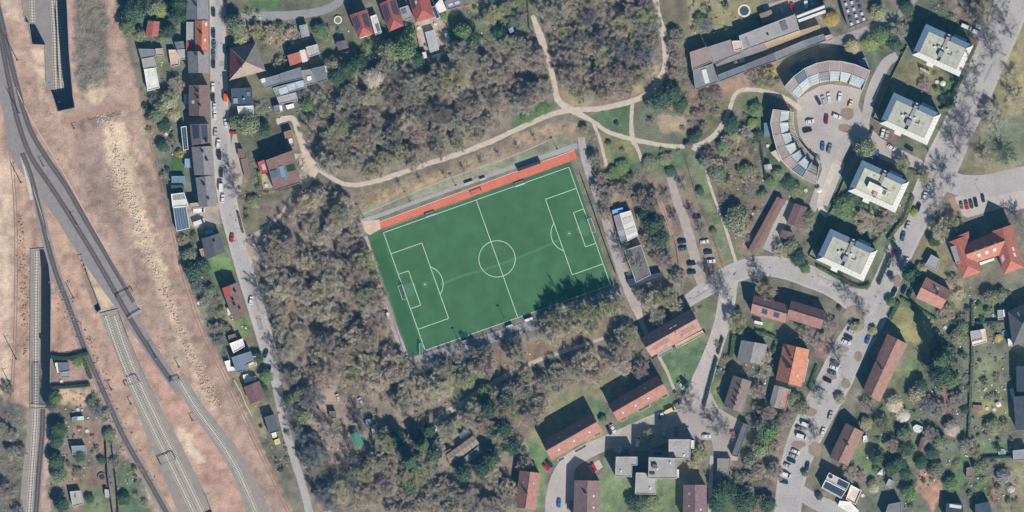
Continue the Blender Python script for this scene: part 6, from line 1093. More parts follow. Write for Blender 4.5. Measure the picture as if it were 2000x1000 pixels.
N3 = [(515, 470), (560, 420), (600, 385), (650, 375), (690, 400), (700, 450), (728, 540), (755, 620), (785, 710), (830, 760), (850, 800), (820, 830), (760, 790), (720, 770), (690, 760), (640, 735), (590, 735), (565, 690), (545, 640), (530, 590), (520, 530)]
N4 = [(850, 850), (870, 822), (960, 768), (1060, 715), (1180, 670), (1240, 640), (1240, 700), (1180, 740), (1110, 755), (1050, 800), (1010, 850), (1040, 880), (1010, 930), (1000, 1005), (700, 1005), (720, 920), (760, 860), (810, 845)]
N4B = [(800, 735), (900, 705), (1000, 680), (1130, 635), (1200, 612), (1225, 635), (1170, 658), (1060, 692), (960, 742), (860, 800), (830, 780)]
N5 = [(575, 800), (600, 760), (720, 770), (760, 860), (700, 1005), (625, 1005), (600, 930)]
N6 = [(1130, 235), (1165, 250), (1185, 330), (1260, 330), (1290, 400), (1300, 470), (1300, 520), (1230, 500), (1190, 440), (1150, 350)]
N7 = [(1390, 290), (1455, 250), (1490, 300), (1480, 380), (1445, 480), (1420, 440), (1400, 350)]; N8 = [(1430, 850), (1500, 800), (1520, 850), (1510, 1000), (1440, 1000), (1440, 920)]
N9 = [(-10, 810), (45, 800), (40, 1000), (-10, 1000)]; N10 = [(1300, 50), (1340, 80), (1345, 160), (1310, 190), (1300, 120)]; N11 = [(1345, 185), (1430, 165), (1400, 230), (1370, 260), (1290, 190)]
WOODS = [(N1, 'in the wood north of the football pitch', 66, ['grey', 'brown', 'grey', 'pale', 'olive', 'dark']), (N2, 'in the wood at the top, inside the path loop', 33, ['grey', 'brown', 'olive', 'mauve', 'bluegrey']), (N3, 'in the wood west of the football pitch', 54, ['brown', 'pale', 'olive', 'pale', 'mauve', 'pale']),
 (N4, 'in the wood south of the football pitch', 56, ['brown', 'olive', 'grey', 'pale', 'grey']), (N4B, 'in the thin strip of scrub just south of the pitch', 9, ['pale', 'brown', 'olive']), (N5, 'in the south-west clearing by the lane', 9, ['grey', 'bluegrey', 'olive'])]
tn = dict(grey='grey', brown='warm brown', olive='olive-tinted', mauve='mauve-brown', dark='dark grey', bluegrey='blue-grey', pale='pale beige')
for poly, where_, n, tones in WOODS:
    def f(x, y, r):
        tone = random.choice(tones); big = r > 22; lb = ('large ' if big else 'medium ')+tn[tone]+' bare tree '+where(x, y)
        tree('bare', x, y, r, tone, random.uniform(.8, 1.1), lb, group='bare trees '+where_)
    scatter(poly, n, 17, 27, .66, f, k=120)
def brushy(tones, where_, kind='brush', h=1.0):
    def f(x, y, r):
        tone = random.choice(tones); nm = {'green': 'green', 'dkgreen': 'dark green', 'mid': 'mid-green', 'lime': 'yellow-green'}.get(tone) or tn.get(tone, tone)
        lb = nm+(' bare shrub ' if kind == 'brush' else ' leafy shrub ')+where(x, y); tree(kind, x, y, r, tone, h, lb, group='shrubs '+where_)
    return f
scatter(N6, 22, 9, 17, .9, lambda x, y, r: tree('bare', x, y, r, random.choice(['grey', 'brown', 'mauve']), .9, 'bare tree '+where(x, y), group='bare trees between the pitch and the car park'))
scatter(N7, 12, 9, 16, .9, lambda x, y, r: tree('bare', x, y, r, random.choice(['grey', 'brown', 'pale']), .7, 'bare tree '+where(x, y), group='bare trees in the scrub east of the narrow park path'))
scatter(N8, 12, 12, 20, .8, lambda x, y, r: tree('bare', x, y, r, random.choice(['grey', 'brown', 'mauve']), .9, 'bare tree '+where(x, y), group='bare trees between garage court and south street'))
scatter(N9, 7, 12, 18, .8, lambda x, y, r: tree('bare', x, y, r, random.choice(['grey', 'bluegrey', 'mauve']), .8, 'bare tree '+where(x, y), group='bare trees in the lower left corner'))
scatter(N10, 6, 11, 16, .8, lambda x, y, r: tree('bare', x, y, r, random.choice(['grey', 'brown']), .8, 'bare tree '+where(x, y), group='bare trees between the wood path and pond garden'))
scatter(N11, 9, 9, 14, .9, lambda x, y, r: tree('bare', x, y, r, random.choice(['brown', 'mauve', 'grey']), .7, 'bare tree '+where(x, y), group='bare trees south of the workshop hall'))
# single trees: kind, x, y, radius px, tone, height factor
SING = [
 ('blossom', 730, 152, 20, 'cream', 1, 'white-blossomed tree at the northern edge of the wood'), ('blossom', 818, 249, 5, 'white', .9, 'tiny white-blossomed tree in the middle of the north wood'), ('blossom', 674, 400, 15, 'cream', .9, 'white-blossomed tree at the north-west corner of the pitch'),
 ('blossom', 1747, 790, 16, 'cream', .8, 'larger white-blossomed tree south of the long brown and black row'), ('blossom', 1764, 812, 13, 'white', .8, 'smaller white-blossomed tree beside the larger one'), ('blossom', 1859, 838, 15, 'cream', .8, 'cream-blossomed tree in the middle of the south-east gardens'),
 ('blossom', 1706, 953, 10, 'cream', .8, 'cream-blossomed small tree east of the solar white house'), ('blossom', 1975, 956, 7, 'white', .7, 'little white-blossomed bush on the lawn at the lower right'), ('blossom', 1625, 38, 14, 'yellow', .6, 'yellow-flowering bush between the rooflight hall and the workshops'), ('blossom', 974, 793, 6, 'white', .7, 'tiny white-blossomed tree in the southern wood'),
 ('leafy', 262, 20, 22, 'dkgreen', 1.1), ('leafy', 250, 50, 16, 'green', 1), ('leafy', 300, 12, 18, 'mid', 1.1), ('leafy', 315, 18, 14, 'lime', .9), ('leafy', 272, 68, 12, 'mid', .9), ('leafy', 330, 60, 14, 'dkgreen', 1.1), ('leafy', 345, 30, 17, 'dkgreen', 1.2), ('leafy', 350, 5, 16, 'dkgreen', 1.2),
 ('leafy', 316, 210, 15, 'mid', .8), ('leafy', 330, 195, 17, 'olive', .9), ('bare', 345, 165, 17, 'grey', .6), ('leafy', 305, 225, 14, 'mid', .9), ('leafy', 320, 245, 13, 'dkgreen', .9), ('bare', 300, 195, 12, 'bluegrey', .6), ('leafy', 340, 225, 12, 'olive', .7), ('leafy', 318, 285, 11, 'dkgreen', .8), ('shrub', 352, 300, 8, 'yellow', .9), ('leafy', 312, 75, 9, 'mid', .8),
 ('leafy', 462, 50, 19, 'mid', 1), ('leafy', 470, 75, 14, 'olive', 1), ('bare', 500, 60, 17, 'olive', .6), ('bare', 530, 65, 18, 'brown', .5), ('bare', 568, 66, 14, 'pale', .5), ('bare', 548, 125, 15, 'olive', .5), ('leafy', 625, 60, 14, 'green', .7), ('leafy', 468, 230, 12, 'green', .9), ('leafy', 485, 243, 21, 'mid', .9), ('leafy', 458, 240, 12, 'mid', .9), ('leafy', 515, 255, 14, 'dkgreen', .9), ('bare', 505, 215, 13, 'grey', .6), ('leafy', 600, 205, 13, 'green', .9), ('bare', 620, 190, 17, 'grey', .8), ('bare', 590, 185, 13, 'bluegrey', .7),
 ('leafy', 650, 125, 14, 'mid', .9), ('leafy', 680, 135, 17, 'dkgreen', 1.2), ('leafy', 700, 120, 15, 'dkgreen', 1.2), ('leafy', 760, 100, 22, 'mid', 1), ('leafy', 790, 95, 22, 'green', 1.1), ('leafy', 800, 70, 13, 'green', 1), ('leafy', 655, 150, 15, 'dkgreen', 1), ('leafy', 815, 118, 14, 'dkgreen', .9),
 ('leafy', 905, 60, 17, 'green', 1.1), ('leafy', 925, 75, 15, 'dkgreen', 1.1), ('bare', 960, 30, 20, 'olive', .8), ('leafy', 975, 65, 12, 'dkgreen', .9), ('bare', 990, 15, 18, 'olive', .8), ('bare', 1010, 40, 18, 'bluegrey', .8), ('leafy', 866, 32, 8, 'lime', .8),
 ('street', 455, 345, 19, 'bluegrey', 1.0), ('street', 462, 378, 18, 'bluegrey', 1.0), ('street', 510, 500, 22, 'bluegrey', .9), ('bare', 620, 375, 14, 'grey', .8), ('street', 590, 340, 20, 'pale', .8), ('leafy', 495, 395, 13, 'mid', .5), ('street', 512, 575, 22, 'bluegrey', 1), ('street', 530, 610, 20, 'bluegrey', 1), ('street', 540, 690, 20, 'bluegrey', 1), ('street', 560, 740, 22, 'bluegrey', 1), ('street', 565, 800, 22, 'bluegrey', 1), ('street', 580, 850, 20, 'bluegrey', 1),
 ('leafy', 370, 500, 14, 'mid', .8), ('leafy', 378, 530, 18, 'dkgreen', 1), ('leafy', 395, 520, 16, 'dkgreen', .9), ('bare', 358, 470, 12, 'olive', .5), ('bare', 385, 560, 14, 'bluegrey', .6), ('bare', 400, 590, 13, 'grey', .6), ('leafy', 410, 570, 12, 'mid', .7), ('bare', 420, 640, 13, 'grey', .7), ('bare', 428, 665, 14, 'bluegrey', .7), ('leafy', 502, 700, 12, 'dkgreen', .8), ('leafy', 520, 735, 13, 'green', .8), ('leafy', 512, 760, 11, 'dkgreen', .8), ('leafy', 590, 770, 16, 'mid', 1), ('leafy', 595, 810, 17, 'mid', .9), ('leafy', 565, 780, 10, 'lime', .7),
 ('leafy', 108, 778, 12, 'green', .8), ('leafy', 100, 790, 11, 'dkgreen', .8), ('leafy', 152, 705, 10, 'green', .7), ('leafy', 115, 840, 16, 'dkgreen', .9), ('leafy', 112, 860, 15, 'dkgreen', .9), ('leafy', 110, 900, 15, 'dkgreen', 1), ('leafy', 118, 930, 15, 'mid', .9), ('leafy', 120, 985, 15, 'dkgreen', 1), ('bare', 190, 800, 16, 'bluegrey', .6), ('bare', 205, 815, 15, 'grey', .6), ('leafy', 180, 790, 10, 'mid', .6), ('leafy', 215, 850, 12, 'mid', .6), ('leafy', 155, 890, 12, 'dkgreen', .7), ('leafy', 198, 900, 8, 'dkgreen', .7), ('bare', 225, 905, 12, 'mauve', .6), ('leafy', 245, 975, 12, 'dkgreen', .7), ('leafy', 175, 975, 9, 'dkgreen', .7), ('bare', 15, 760, 14, 'dark', .6),
 ('leafy', 1290, 195, 20, 'dkgreen', .9), ('leafy', 1315, 180, 17, 'dkgreen', .9), ('leafy', 1330, 205, 14, 'dkgreen', .7), ('leafy', 1272, 205, 13, 'mid', .7), ('leafy', 1355, 270, 10, 'dkgreen', .8), ('leafy', 1365, 260, 8, 'dkgreen', .8), ('leafy', 1430, 245, 15, 'dkgreen', .8), ('leafy', 1345, 285, 8, 'dark', .8), ('leafy', 1378, 315, 13, 'dark', .8), ('leafy', 1400, 340, 17, 'mid', .7), ('bare', 1385, 300, 12, 'dark', .8), ('leafy', 1455, 335, 14, 'mid', .7), ('leafy', 1438, 428, 24, 'mid', .7, 'large round green-rimmed tree beside the narrow park path'), ('leafy', 1415, 290, 14, 'mid', .6), ('leafy', 1435, 270, 12, 'olive', .6), ('leafy', 1380, 190, 12, 'mid', .6), ('leafy', 1200, 340, 15, 'green', .4), ('leafy', 1215, 325, 13, 'green', .4), ('leafy', 1270, 320, 14, 'mid', .4), ('leafy', 1300, 310, 12, 'mid', .4), ('leafy', 1310, 335, 10, 'dkgreen', .5), ('leafy', 1275, 440, 18, 'dkgreen', 1.1), ('leafy', 1290, 465, 18, 'dkgreen', 1), ('bare', 1270, 400, 18, 'dark', .9), ('leafy', 1260, 420, 12, 'dkgreen', 1),
 ('street', 1335, 365, 14, 'bluegrey', .8), ('street', 1300, 385, 14, 'bluegrey', .8), ('street', 1350, 415, 12, 'bluegrey', .8), ('street', 1318, 430, 14, 'bluegrey', .8), ('street', 1370, 455, 13, 'bluegrey', .8), ('street', 1240, 520, 22, 'grey', .9), ('street', 1215, 490, 20, 'bluegrey', .9), ('leafy', 1367, 374, 8, 'dkgreen', .6), ('leafy', 1394, 453, 7, 'green', .6), ('bare', 1300, 510, 18, 'mauve', .9), ('bare', 1325, 545, 17, 'brown', .8),
 ('bare', 1270, 590, 22, 'pale', .9), ('bare', 1300, 580, 23, 'olive', .9), ('bare', 1285, 620, 19, 'grey', .9), ('bare', 1320, 600, 17, 'pale', .9), ('bare', 1250, 575, 14, 'brown', .8), ('street', 1398, 560, 26, 'bluegrey', 1), ('street', 1415, 575, 20, 'bluegrey', 1), ('bare', 1440, 632, 22, 'olive', .9), ('bare', 1495, 570, 22, 'brown', .9), ('bare', 1252, 722, 20, 'mauve', .9), ('bare', 1215, 650, 18, 'grey', .9), ('bare', 1225, 690, 16, 'olive', .9),
 ('bare', 1575, 650, 19, 'brown', .8), ('bare', 1600, 665, 19, 'mauve', .8), ('bare', 1585, 635, 14, 'grey', .8), ('bare', 1490, 700, 18, 'pale', .7), ('bare', 1495, 725, 14, 'grey', .7), ('bare', 1480, 765, 17, 'mauve', .7), ('leafy', 1565, 795, 15, 'mid', .9), ('leafy', 1550, 780, 13, 'mid', .8), ('bare', 1535, 820, 17, 'mauve', .8), ('leafy', 1500, 845, 20, 'green', .9), ('leafy', 1485, 875, 18, 'mid', .9), ('leafy', 1465, 900, 14, 'mid', .9), ('leafy', 1455, 980, 22, 'dkgreen', .9), ('leafy', 1500, 985, 16, 'dkgreen', .9),
 ('street', 1352, 775, 20, 'bluegrey', .9), ('street', 1345, 800, 18, 'bluegrey', .9), ('street', 1400, 835, 24, 'bluegrey', .9), ('street', 1420, 850, 18, 'grey', .9), ('leafy', 1263, 852, 13, 'olive', .9), ('bare', 1368, 885, 17, 'olive', .8), ('bare', 1355, 905, 13, 'pale', .7), ('leafy', 1415, 960, 22, 'dkgreen', 1.1), ('leafy', 1400, 985, 16, 'dkgreen', 1), ('leafy', 1245, 985, 17, 'dkgreen', .8), ('leafy', 1230, 975, 8, 'dkgreen', 1), ('leafy', 1275, 985, 16, 'mid', .6), ('leafy', 1178, 820, 8, 'mid', .8),
 ('conifer', 1838, 700, 26, 'dkgreen', 1.1, 'very tall dark conifer on the lawn casting a big shadow'), ('leafy', 1835, 730, 22, 'dkgreen', 1.4), ('leafy', 1855, 745, 14, 'green', 1.2), ('bare', 1848, 613, 19, 'brown', .5), ('leafy', 1800, 755, 15, 'dkgreen', .9), ('leafy', 1870, 660, 15, 'mid', .7), ('leafy', 1880, 640, 12, 'mid', .7), ('bare', 1875, 575, 12, 'pale', .6), ('bare', 1862, 550, 14, 'brown', .6), ('leafy', 1800, 525, 10, 'olive', .7), ('bare', 1838, 450, 24, 'pale', .9), ('bare', 1860, 435, 20, 'olive', .9), ('leafy', 1825, 470, 12, 'dkgreen', .9), ('leafy', 1935, 580, 15, 'mid', .8), ('leafy', 1955, 577, 12, 'mid', .8), ('leafy', 1790, 540, 11, 'dkgreen', 1.0), ('conifer', 1775, 535, 15, 'dkgreen', 1.2), ('leafy', 1740, 590, 9, 'green', .9), ('leafy', 1742, 545, 7, 'dark', 1.2),
 ('bare', 1725, 830, 18, 'mid', .9), ('bare', 1745, 870, 18, 'grey', .8), ('leafy', 1768, 850, 15, 'mid', .9), ('leafy', 1770, 875, 15, 'dkgreen', 1), ('leafy', 1790, 770, 16, 'olive', .9), ('bare', 1810, 790, 20, 'bluegrey', .8), ('bare', 1830, 800, 20, 'grey', .8), ('bare', 1820, 850, 18, 'grey', .8), ('leafy', 1835, 865, 15, 'mid', 1), ('bare', 1870, 780, 17, 'mauve', .7), ('leafy', 1820, 885, 13, 'dkgreen', 1), ('leafy', 1830, 918, 15, 'mid', .8), ('leafy', 1800, 905, 12, 'dkgreen', .8), ('bare', 1890, 870, 17, 'grey', .8), ('bare', 1905, 885, 15, 'olive', .8), ('leafy', 1915, 912, 14, 'mid', .9), ('leafy', 1858, 945, 14, 'green', .8), ('leafy', 1755, 905, 14, 'dkgreen', 1.1), ('leafy', 1740, 915, 14, 'dkgreen', 1.1), ('leafy', 1775, 965, 15, 'green', .8), ('leafy', 1712, 895, 14, 'dkgreen', 1), ('leafy', 1768, 925, 12, 'dkgreen', 1), ('leafy', 1940, 835, 16, 'mid', .6), ('leafy', 1960, 930, 14, 'bluegrey', .7), ('leafy', 1883, 800, 9, 'dkgreen', 1), ('bare', 1660, 925, 18, 'brown', .6), ('bare', 1680, 930, 13, 'mauve', .6), ('bare', 1695, 790, 14, 'mauve', .7), ('leafy', 1692, 828, 12, 'olive', .7), ('leafy', 1705, 945, 9, 'mid', .7), ('leafy', 1640, 780, 10, 'olive', .7), ('leafy', 1600, 970, 7, 'dkgreen', .8), ('leafy', 1572, 925, 6, 'green', .9), ('leafy', 1950, 660, 8, 'yellow', .5),
 ('street', 1920, 60, 34, 'bluegrey', .9), ('street', 1935, 100, 32, 'bluegrey', .9), ('street', 1905, 130, 34, 'bluegrey', .9), ('street', 1890, 180, 30, 'bluegrey', .9), ('street', 1875, 225, 28, 'bluegrey', .9), ('street', 1895, 265, 30, 'bluegrey', .9), ('street', 1868, 290, 28, 'bluegrey', .9), ('street', 1845, 350, 28, 'bluegrey', .9), ('street', 1830, 400, 26, 'grey', .9), ('street', 1950, 20, 30, 'bluegrey', .9), ('street', 1970, 60, 24, 'bluegrey', .9), ('street', 1965, 300, 26, 'dkgreen', .7), ('street', 1945, 250, 30, 'pale', .7), ('bare', 1935, 220, 24, 'pale', .6), ('street', 1920, 310, 22, 'pale', .8), ('street', 1985, 200, 26, 'pale', .7), ('street', 1985, 430, 22, 'bluegrey', .9), ('street', 1975, 150, 20, 'olive', .7),
 ('leafy', 1690, 288, 20, 'mid', 1.0), ('bare', 1762, 322, 18, 'olive', .8), ('bare', 1805, 345, 16, 'olive', .8), ('leafy', 1785, 415, 8, 'lime', .7), ('bare', 1690, 430, 25, 'pale', .7), ('bare', 1715, 440, 20, 'grey', .7), ('bare', 1735, 425, 18, 'brown', .6), ('leafy', 1650, 405, 20, 'green', .5), ('leafy', 1665, 390, 15, 'dkgreen', .5), ('leafy', 1690, 405, 12, 'green', .6), ('leafy', 1580, 425, 14, 'mid', .8), ('bare', 1575, 440, 15, 'grey', .7), ('leafy', 1560, 505, 15, 'dkgreen', 1), ('leafy', 1545, 480, 14, 'mid', .9), ('leafy', 1572, 525, 10, 'green', .9), ('bare', 1525, 490, 16, 'pale', .7), ('leafy', 1540, 360, 13, 'dkgreen', .6), ('leafy', 1520, 340, 11, 'mid', .6), ('leafy', 1555, 372, 13, 'mid', .7), ('leafy', 1505, 355, 10, 'green', .6), ('street', 1480, 530, 18, 'bluegrey', .9),
 ('leafy', 1720, 70, 16, 'green', .7), ('leafy', 1700, 85, 14, 'lime', .6), ('bare', 1755, 60, 20, 'grey', .7), ('leafy', 1745, 85, 15, 'dkgreen', .8), ('leafy', 1665, 90, 14, 'olive', .6), ('leafy', 1715, 25, 15, 'olive', .7), ('leafy', 1770, 15, 13, 'dkgreen', .8), ('bare', 1905, 20, 20, 'brown', .7), ('leafy', 1475, 215, 13, 'green', .6), ('leafy', 1470, 240, 10, 'lime', .6), ('leafy', 1480, 265, 10, 'dkgreen', .6), ('bare', 1380, 50, 16, 'bluegrey', .5), ('leafy', 1368, 40, 12, 'green', .5), ('bare', 1500, 150, 17, 'olive', .7), ('leafy', 1505, 140, 9, 'yellow', .7), ('bare', 1470, 150, 15, 'brown', .6), ('leafy', 1480, 160, 10, 'mid', .7), ('bare', 1805, 165, 14, 'mauve', .5), ('leafy', 1635, 395, 8, 'green', .5),
 ('bare', 1600, 560, 1, 'brown', .6), ('leafy', 1640, 603, 5, 'dkgreen', .8), ('leafy', 1675, 637, 8, 'olive', .8), ('street', 1655, 575, 22, 'bluegrey', .8), ('street', 1685, 610, 20, 'bluegrey', .8), ('leafy', 1706, 645, 8, 'olive', .7), ('street', 1635, 700, 22, 'bluegrey', .8), ('street', 1600, 775, 20, 'bluegrey', .8), ('street', 1590, 850, 18, 'bluegrey', .8), ('street', 1745, 510, 14, 'bluegrey', .8), ('bare', 1670, 640, 12, 'pale', .7), ('bare', 1625, 632, 14, 'mauve', .6),
 ('bare', 1088, 624, 22, 'olive', 1.32), ('bare', 1112, 614, 22, 'olive', 1.54), ('bare', 1136, 610, 23, 'olive', 1.50), ('bare', 1160, 608, 22, 'olive', 1.41), ('bare', 1184, 600, 21, 'olive', 1.50), ('bare', 1070, 628, 18, 'olive', 1.06), ('bare', 1206, 594, 20, 'olive', 1.32), ('bare', 935, 692, 15, 'grey', 1.2), ('bare', 955, 686, 12, 'grey', 1.1), ('bare', 1000, 668, 12, 'grey', 0.9), ('bare', 1012, 664, 11, 'grey', 0.8), ('bare', 860, 712, 11, 'grey', 0.9), ('street', 655, 951, 16, 'bluegrey', 1.3), ('street', 641, 894, 16, 'bluegrey', 1.3), ('street', 685, 960, 16, 'bluegrey', 1.3), ('street', 633, 955, 12, 'bluegrey', 1.3), ('street', 685, 866, 16, 'bluegrey', 1.3), ('street', 654, 849, 17, 'bluegrey', 1.3), ('street', 685, 938, 18, 'bluegrey', 1.3), ('street', 695, 921, 15, 'bluegrey', 1.3), ('street', 706, 838, 13, 'bluegrey', 1.3), ('street', 706, 838, 18, 'bluegrey', 1.3), ('street', 691, 899, 17, 'bluegrey', 1.3), ('street', 626, 971, 18, 'bluegrey', 1.3), ('street', 633, 840, 18, 'bluegrey', 1.3), ('street', 700, 810, 14, 'bluegrey', 1.3), ('leafy', 775, 858, 16, 'dkgreen', 1.5), ('leafy', 812, 905, 16, 'dkgreen', 1.5), ('leafy', 848, 885, 16, 'dkgreen', 1.5), ('leafy', 835, 840, 16, 'dkgreen', 1.5), ('leafy', 955, 800, 16, 'dkgreen', 1.5), ('leafy', 985, 835, 16, 'dkgreen', 1.5), ('leafy', 1000, 870, 16, 'dkgreen', 1.5), ('leafy', 960, 895, 16, 'dkgreen', 1.5), ('leafy', 940, 915, 16, 'dkgreen', 1.5), ('leafy', 905, 925, 16, 'dkgreen', 1.5), ('leafy', 990, 780, 16, 'dkgreen', 1.5), ('street', 870, 345, 6, 'bluegrey', 1.3), ('street', 905, 330, 6, 'bluegrey', 1.3), ('street', 940, 317, 6, 'bluegrey', 1.3), ('street', 975, 305, 6, 'bluegrey', 1.3), ('street', 1010, 288, 6, 'bluegrey', 1.3), ('street', 1045, 272, 6, 'bluegrey', 1.3), ('street', 820, 352, 6, 'bluegrey', 1.3), ('street', 780, 362, 6, 'bluegrey', 1.3),
 ('street', 815, 724, 14, 'bluegrey', 1.1), ('street', 836, 716, 10, 'bluegrey', 1.1), ('street', 848, 712, 13, 'bluegrey', 1.1), ('street', 871, 710, 10, 'bluegrey', 1.5), ('street', 886, 696, 11, 'bluegrey', 1.3), ('street', 905, 693, 13, 'bluegrey', 1.1), ('street', 920, 687, 14, 'bluegrey', 1.5), ('street', 944, 681, 11, 'bluegrey', 1.1), ('street', 955, 677, 11, 'bluegrey', 1.1), ('street', 975, 672, 12, 'bluegrey', 1.1), ('street', 999, 666, 11, 'bluegrey', 1.5), ('street', 1012, 663, 12, 'bluegrey', 1.1), ('street', 1032, 658, 11, 'bluegrey', 1.1), ('street', 1049, 647, 12, 'bluegrey', 1.3), ('street', 1063, 645, 10, 'bluegrey', 1.3),
 ('bare', 532, 590, 15, 'grey', .9),
 ('bare', 548, 640, 17, 'grey', .9),
 ('bare', 560, 690, 17, 'grey', .9),
 ('bare', 572, 735, 16, 'grey', .9),
 ('bare', 528, 560, 13, 'grey', .9),
 ('bare', 1755, 355, 10, 'olive', .7), ('leafy', 1000, 190, 10, 'green', .5), ('leafy', 760, 298, 12, 'green', .6), ('leafy', 1060, 212, 12, 'green', .4), ('leafy', 1030, 228, 12, 'green', .4),
 ('leafy', 945, 765, 13, 'green', .8), ('leafy', 930, 785, 13, 'green', .8), ('leafy', 962, 760, 11, 'olive', .8), ('leafy', 872, 832, 11, 'green', .8), ('leafy', 890, 825, 11, 'lime', .7), ('leafy', 815, 835, 13, 'mid', .8), ('conifer', 800, 900, 22, 'dkgreen', 1), ('conifer', 825, 870, 20, 'dkgreen', 1), ('leafy', 800, 950, 18, 'dkgreen', .9), ('leafy', 955, 840, 15, 'dkgreen', 1.1), ('leafy', 975, 870, 15, 'dkgreen', 1), ('leafy', 905, 730, 15, 'mid', .6), ('leafy', 925, 715, 14, 'mid', .6), ('bare', 1005, 690, 14, 'yellow', .6),
]
adj = dict(grey='grey', brown='brown', olive='olive-toned', mauve='mauve-brown', pale='pale', dark='dark', dkgreen='dark green', green='bright green', lime='yellow-green', mid='dull green', white='white', yellow='yellowish', cream='cream', bluegrey='blue-grey')
for it in SING:
    kind, x, y, r, tone, hs = it[:6]
    if r < 3: continue
    lab = it[6] if len(it) > 6 else ('small ' if r < 12 else 'large ' if r > 19 else '')+adj[tone]+{'bare': ' bare tree ', 'street': ' sparse bare tree ', 'leafy': ' leafy tree ' if r > 9 else ' leafy bush ', 'conifer': ' conifer ', 'blossom': ' blossom tree ', 'shrub': ' bush '}[kind]+where(x, y)
    tree(kind, x, y, r, tone, hs, ' '.join(lab.split()[:16]))
# garden shrubs
GARD = [([(236, 0), (300, 0), (330, 80), (330, 200), (352, 280), (330, 370), (300, 300), (268, 120)], 'in the gardens by the railway at the upper left', 30), ([(345, 455), (392, 455), (420, 560), (455, 640), (440, 690), (400, 610)], 'in the gardens below the solar shed', 22), ([(500, 800), (560, 800), (570, 900), (545, 930), (520, 870)], 'around the black-roofed hut', 10),
 ([(485, 20), (640, 50), (650, 120), (560, 100), (500, 80)], 'in the gardens north of the workshops', 20), ([(515, 160), (650, 130), (690, 150), (590, 235), (500, 240)], 'between the workshops and the north wood', 10), ([(455, 290), (500, 300), (520, 395), (470, 440)], 'on the verge east of the west street', 9), ([(660, 60), (830, 60), (880, 100), (720, 150), (660, 130)], 'in the villa gardens', 18), ([(880, 0), (1030, 0), (1030, 60), (890, 110)], 'in the gardens east of the villas', 14),
 ([(100, 760), (200, 770), (260, 900), (290, 990), (225, 990), (200, 900), (100, 990)], 'in the railway allotments', 24), ([(1130, 240), (1350, 230), (1340, 330), (1180, 350)], 'in the park around the path junctions', 16), ([(1380, 280), (1500, 190), (1510, 320), (1560, 380), (1480, 480), (1440, 480)], 'west of the crescent houses', 26), ([(1350, 190), (1440, 180), (1500, 140), (1530, 160), (1480, 175)], 'south of the workshop hall', 12),
 ([(1690, 60), (1800, 0), (1900, 20), (1760, 110)], 'north of the white apartment blocks', 14), ([(1790, 120), (1870, 160), (1850, 290), (1840, 200)], 'in the gardens of the northern white blocks', 12), ([(1640, 400), (1780, 380), (1740, 480), (1700, 470)], 'in the gardens of the southern white blocks', 12), ([(1430, 640), (1600, 650), (1600, 700), (1500, 820), (1450, 820)], 'around the houses left of the south street', 16),
 ([(1850, 540), (1900, 560), (1890, 700), (1870, 830), (1820, 800), (1860, 650)], 'in the garden strip east of the pink detached house', 22), ([(1690, 790), (1880, 740), (1890, 900), (1760, 1000), (1690, 900)], 'in the gardens around the clay yard', 34), ([(1885, 560), (1990, 560), (1990, 990), (1890, 990)], 'in the gardens along the right edge', 44), ([(1345, 0), (1480, 0), (1440, 60), (1350, 70)], 'in the pond garden', 9), ([(1390, 640), (1430, 690), (1400, 790)], 'by the lane left of the half-blue house', 5)]
for poly, wh, n in GARD:
    k = int(n*.42); scatter(poly, k, 3.5, 8, .9, brushy(['dkgreen', 'mid', 'green', 'mid'], wh, 'shrub'), clear=.8); scatter(poly, n-k, 4, 9, .9, brushy(['brown', 'grey', 'olive'], wh, 'brush'), clear=.8)
# undergrowth of the woods: one mass per tone
def undergrowth(polys, n, tone, sc=1.0, name='undergrowth'):
    rng = np.random.default_rng(len(tone)*7+n); base = []; 
    for i in range(5):
        m = 150; a = rng.uniform(0, 2*pi, m); r = rng.random(m)**.6*1.5; P0 = np.stack([r*np.cos(a), r*np.sin(a), rng.random(m)*1.2*(1-r/2.2)], 1); D = unit(rng.normal(size=(m, 3))+np.array([0, 0, .6])); base.append(twigs(P0, D, rng.uniform(.3, .9, (m, 1)), .035, rng))
    out = []; cnt = 0
    while cnt < n:
        poly = random.choices(polys, [abs(area2(p)) for p in polys])[0]; x = random.uniform(min(p[0] for p in poly), max(p[0] for p in poly)); y = random.uniform(min(p[1] for p in poly), max(p[1] for p in poly))
        if not inpoly(x, y, poly) or near(x, y, 3): continue
        b = random.choice(base)*random.uniform(.6, 1.6)*sc; a = random.uniform(0, 6.28); R = np.array([[cos(a), -sin(a), 0], [sin(a), cos(a), 0], [0, 0, 1]]); X, Y = P(x, y); out.append(b@R.T+np.array([X, Y, 0])); cnt += 1
    o = link(name, tri_mesh(name, np.concatenate(out), TWIG), kind='stuff'); o.color = colr(tone, 0)+(1,)
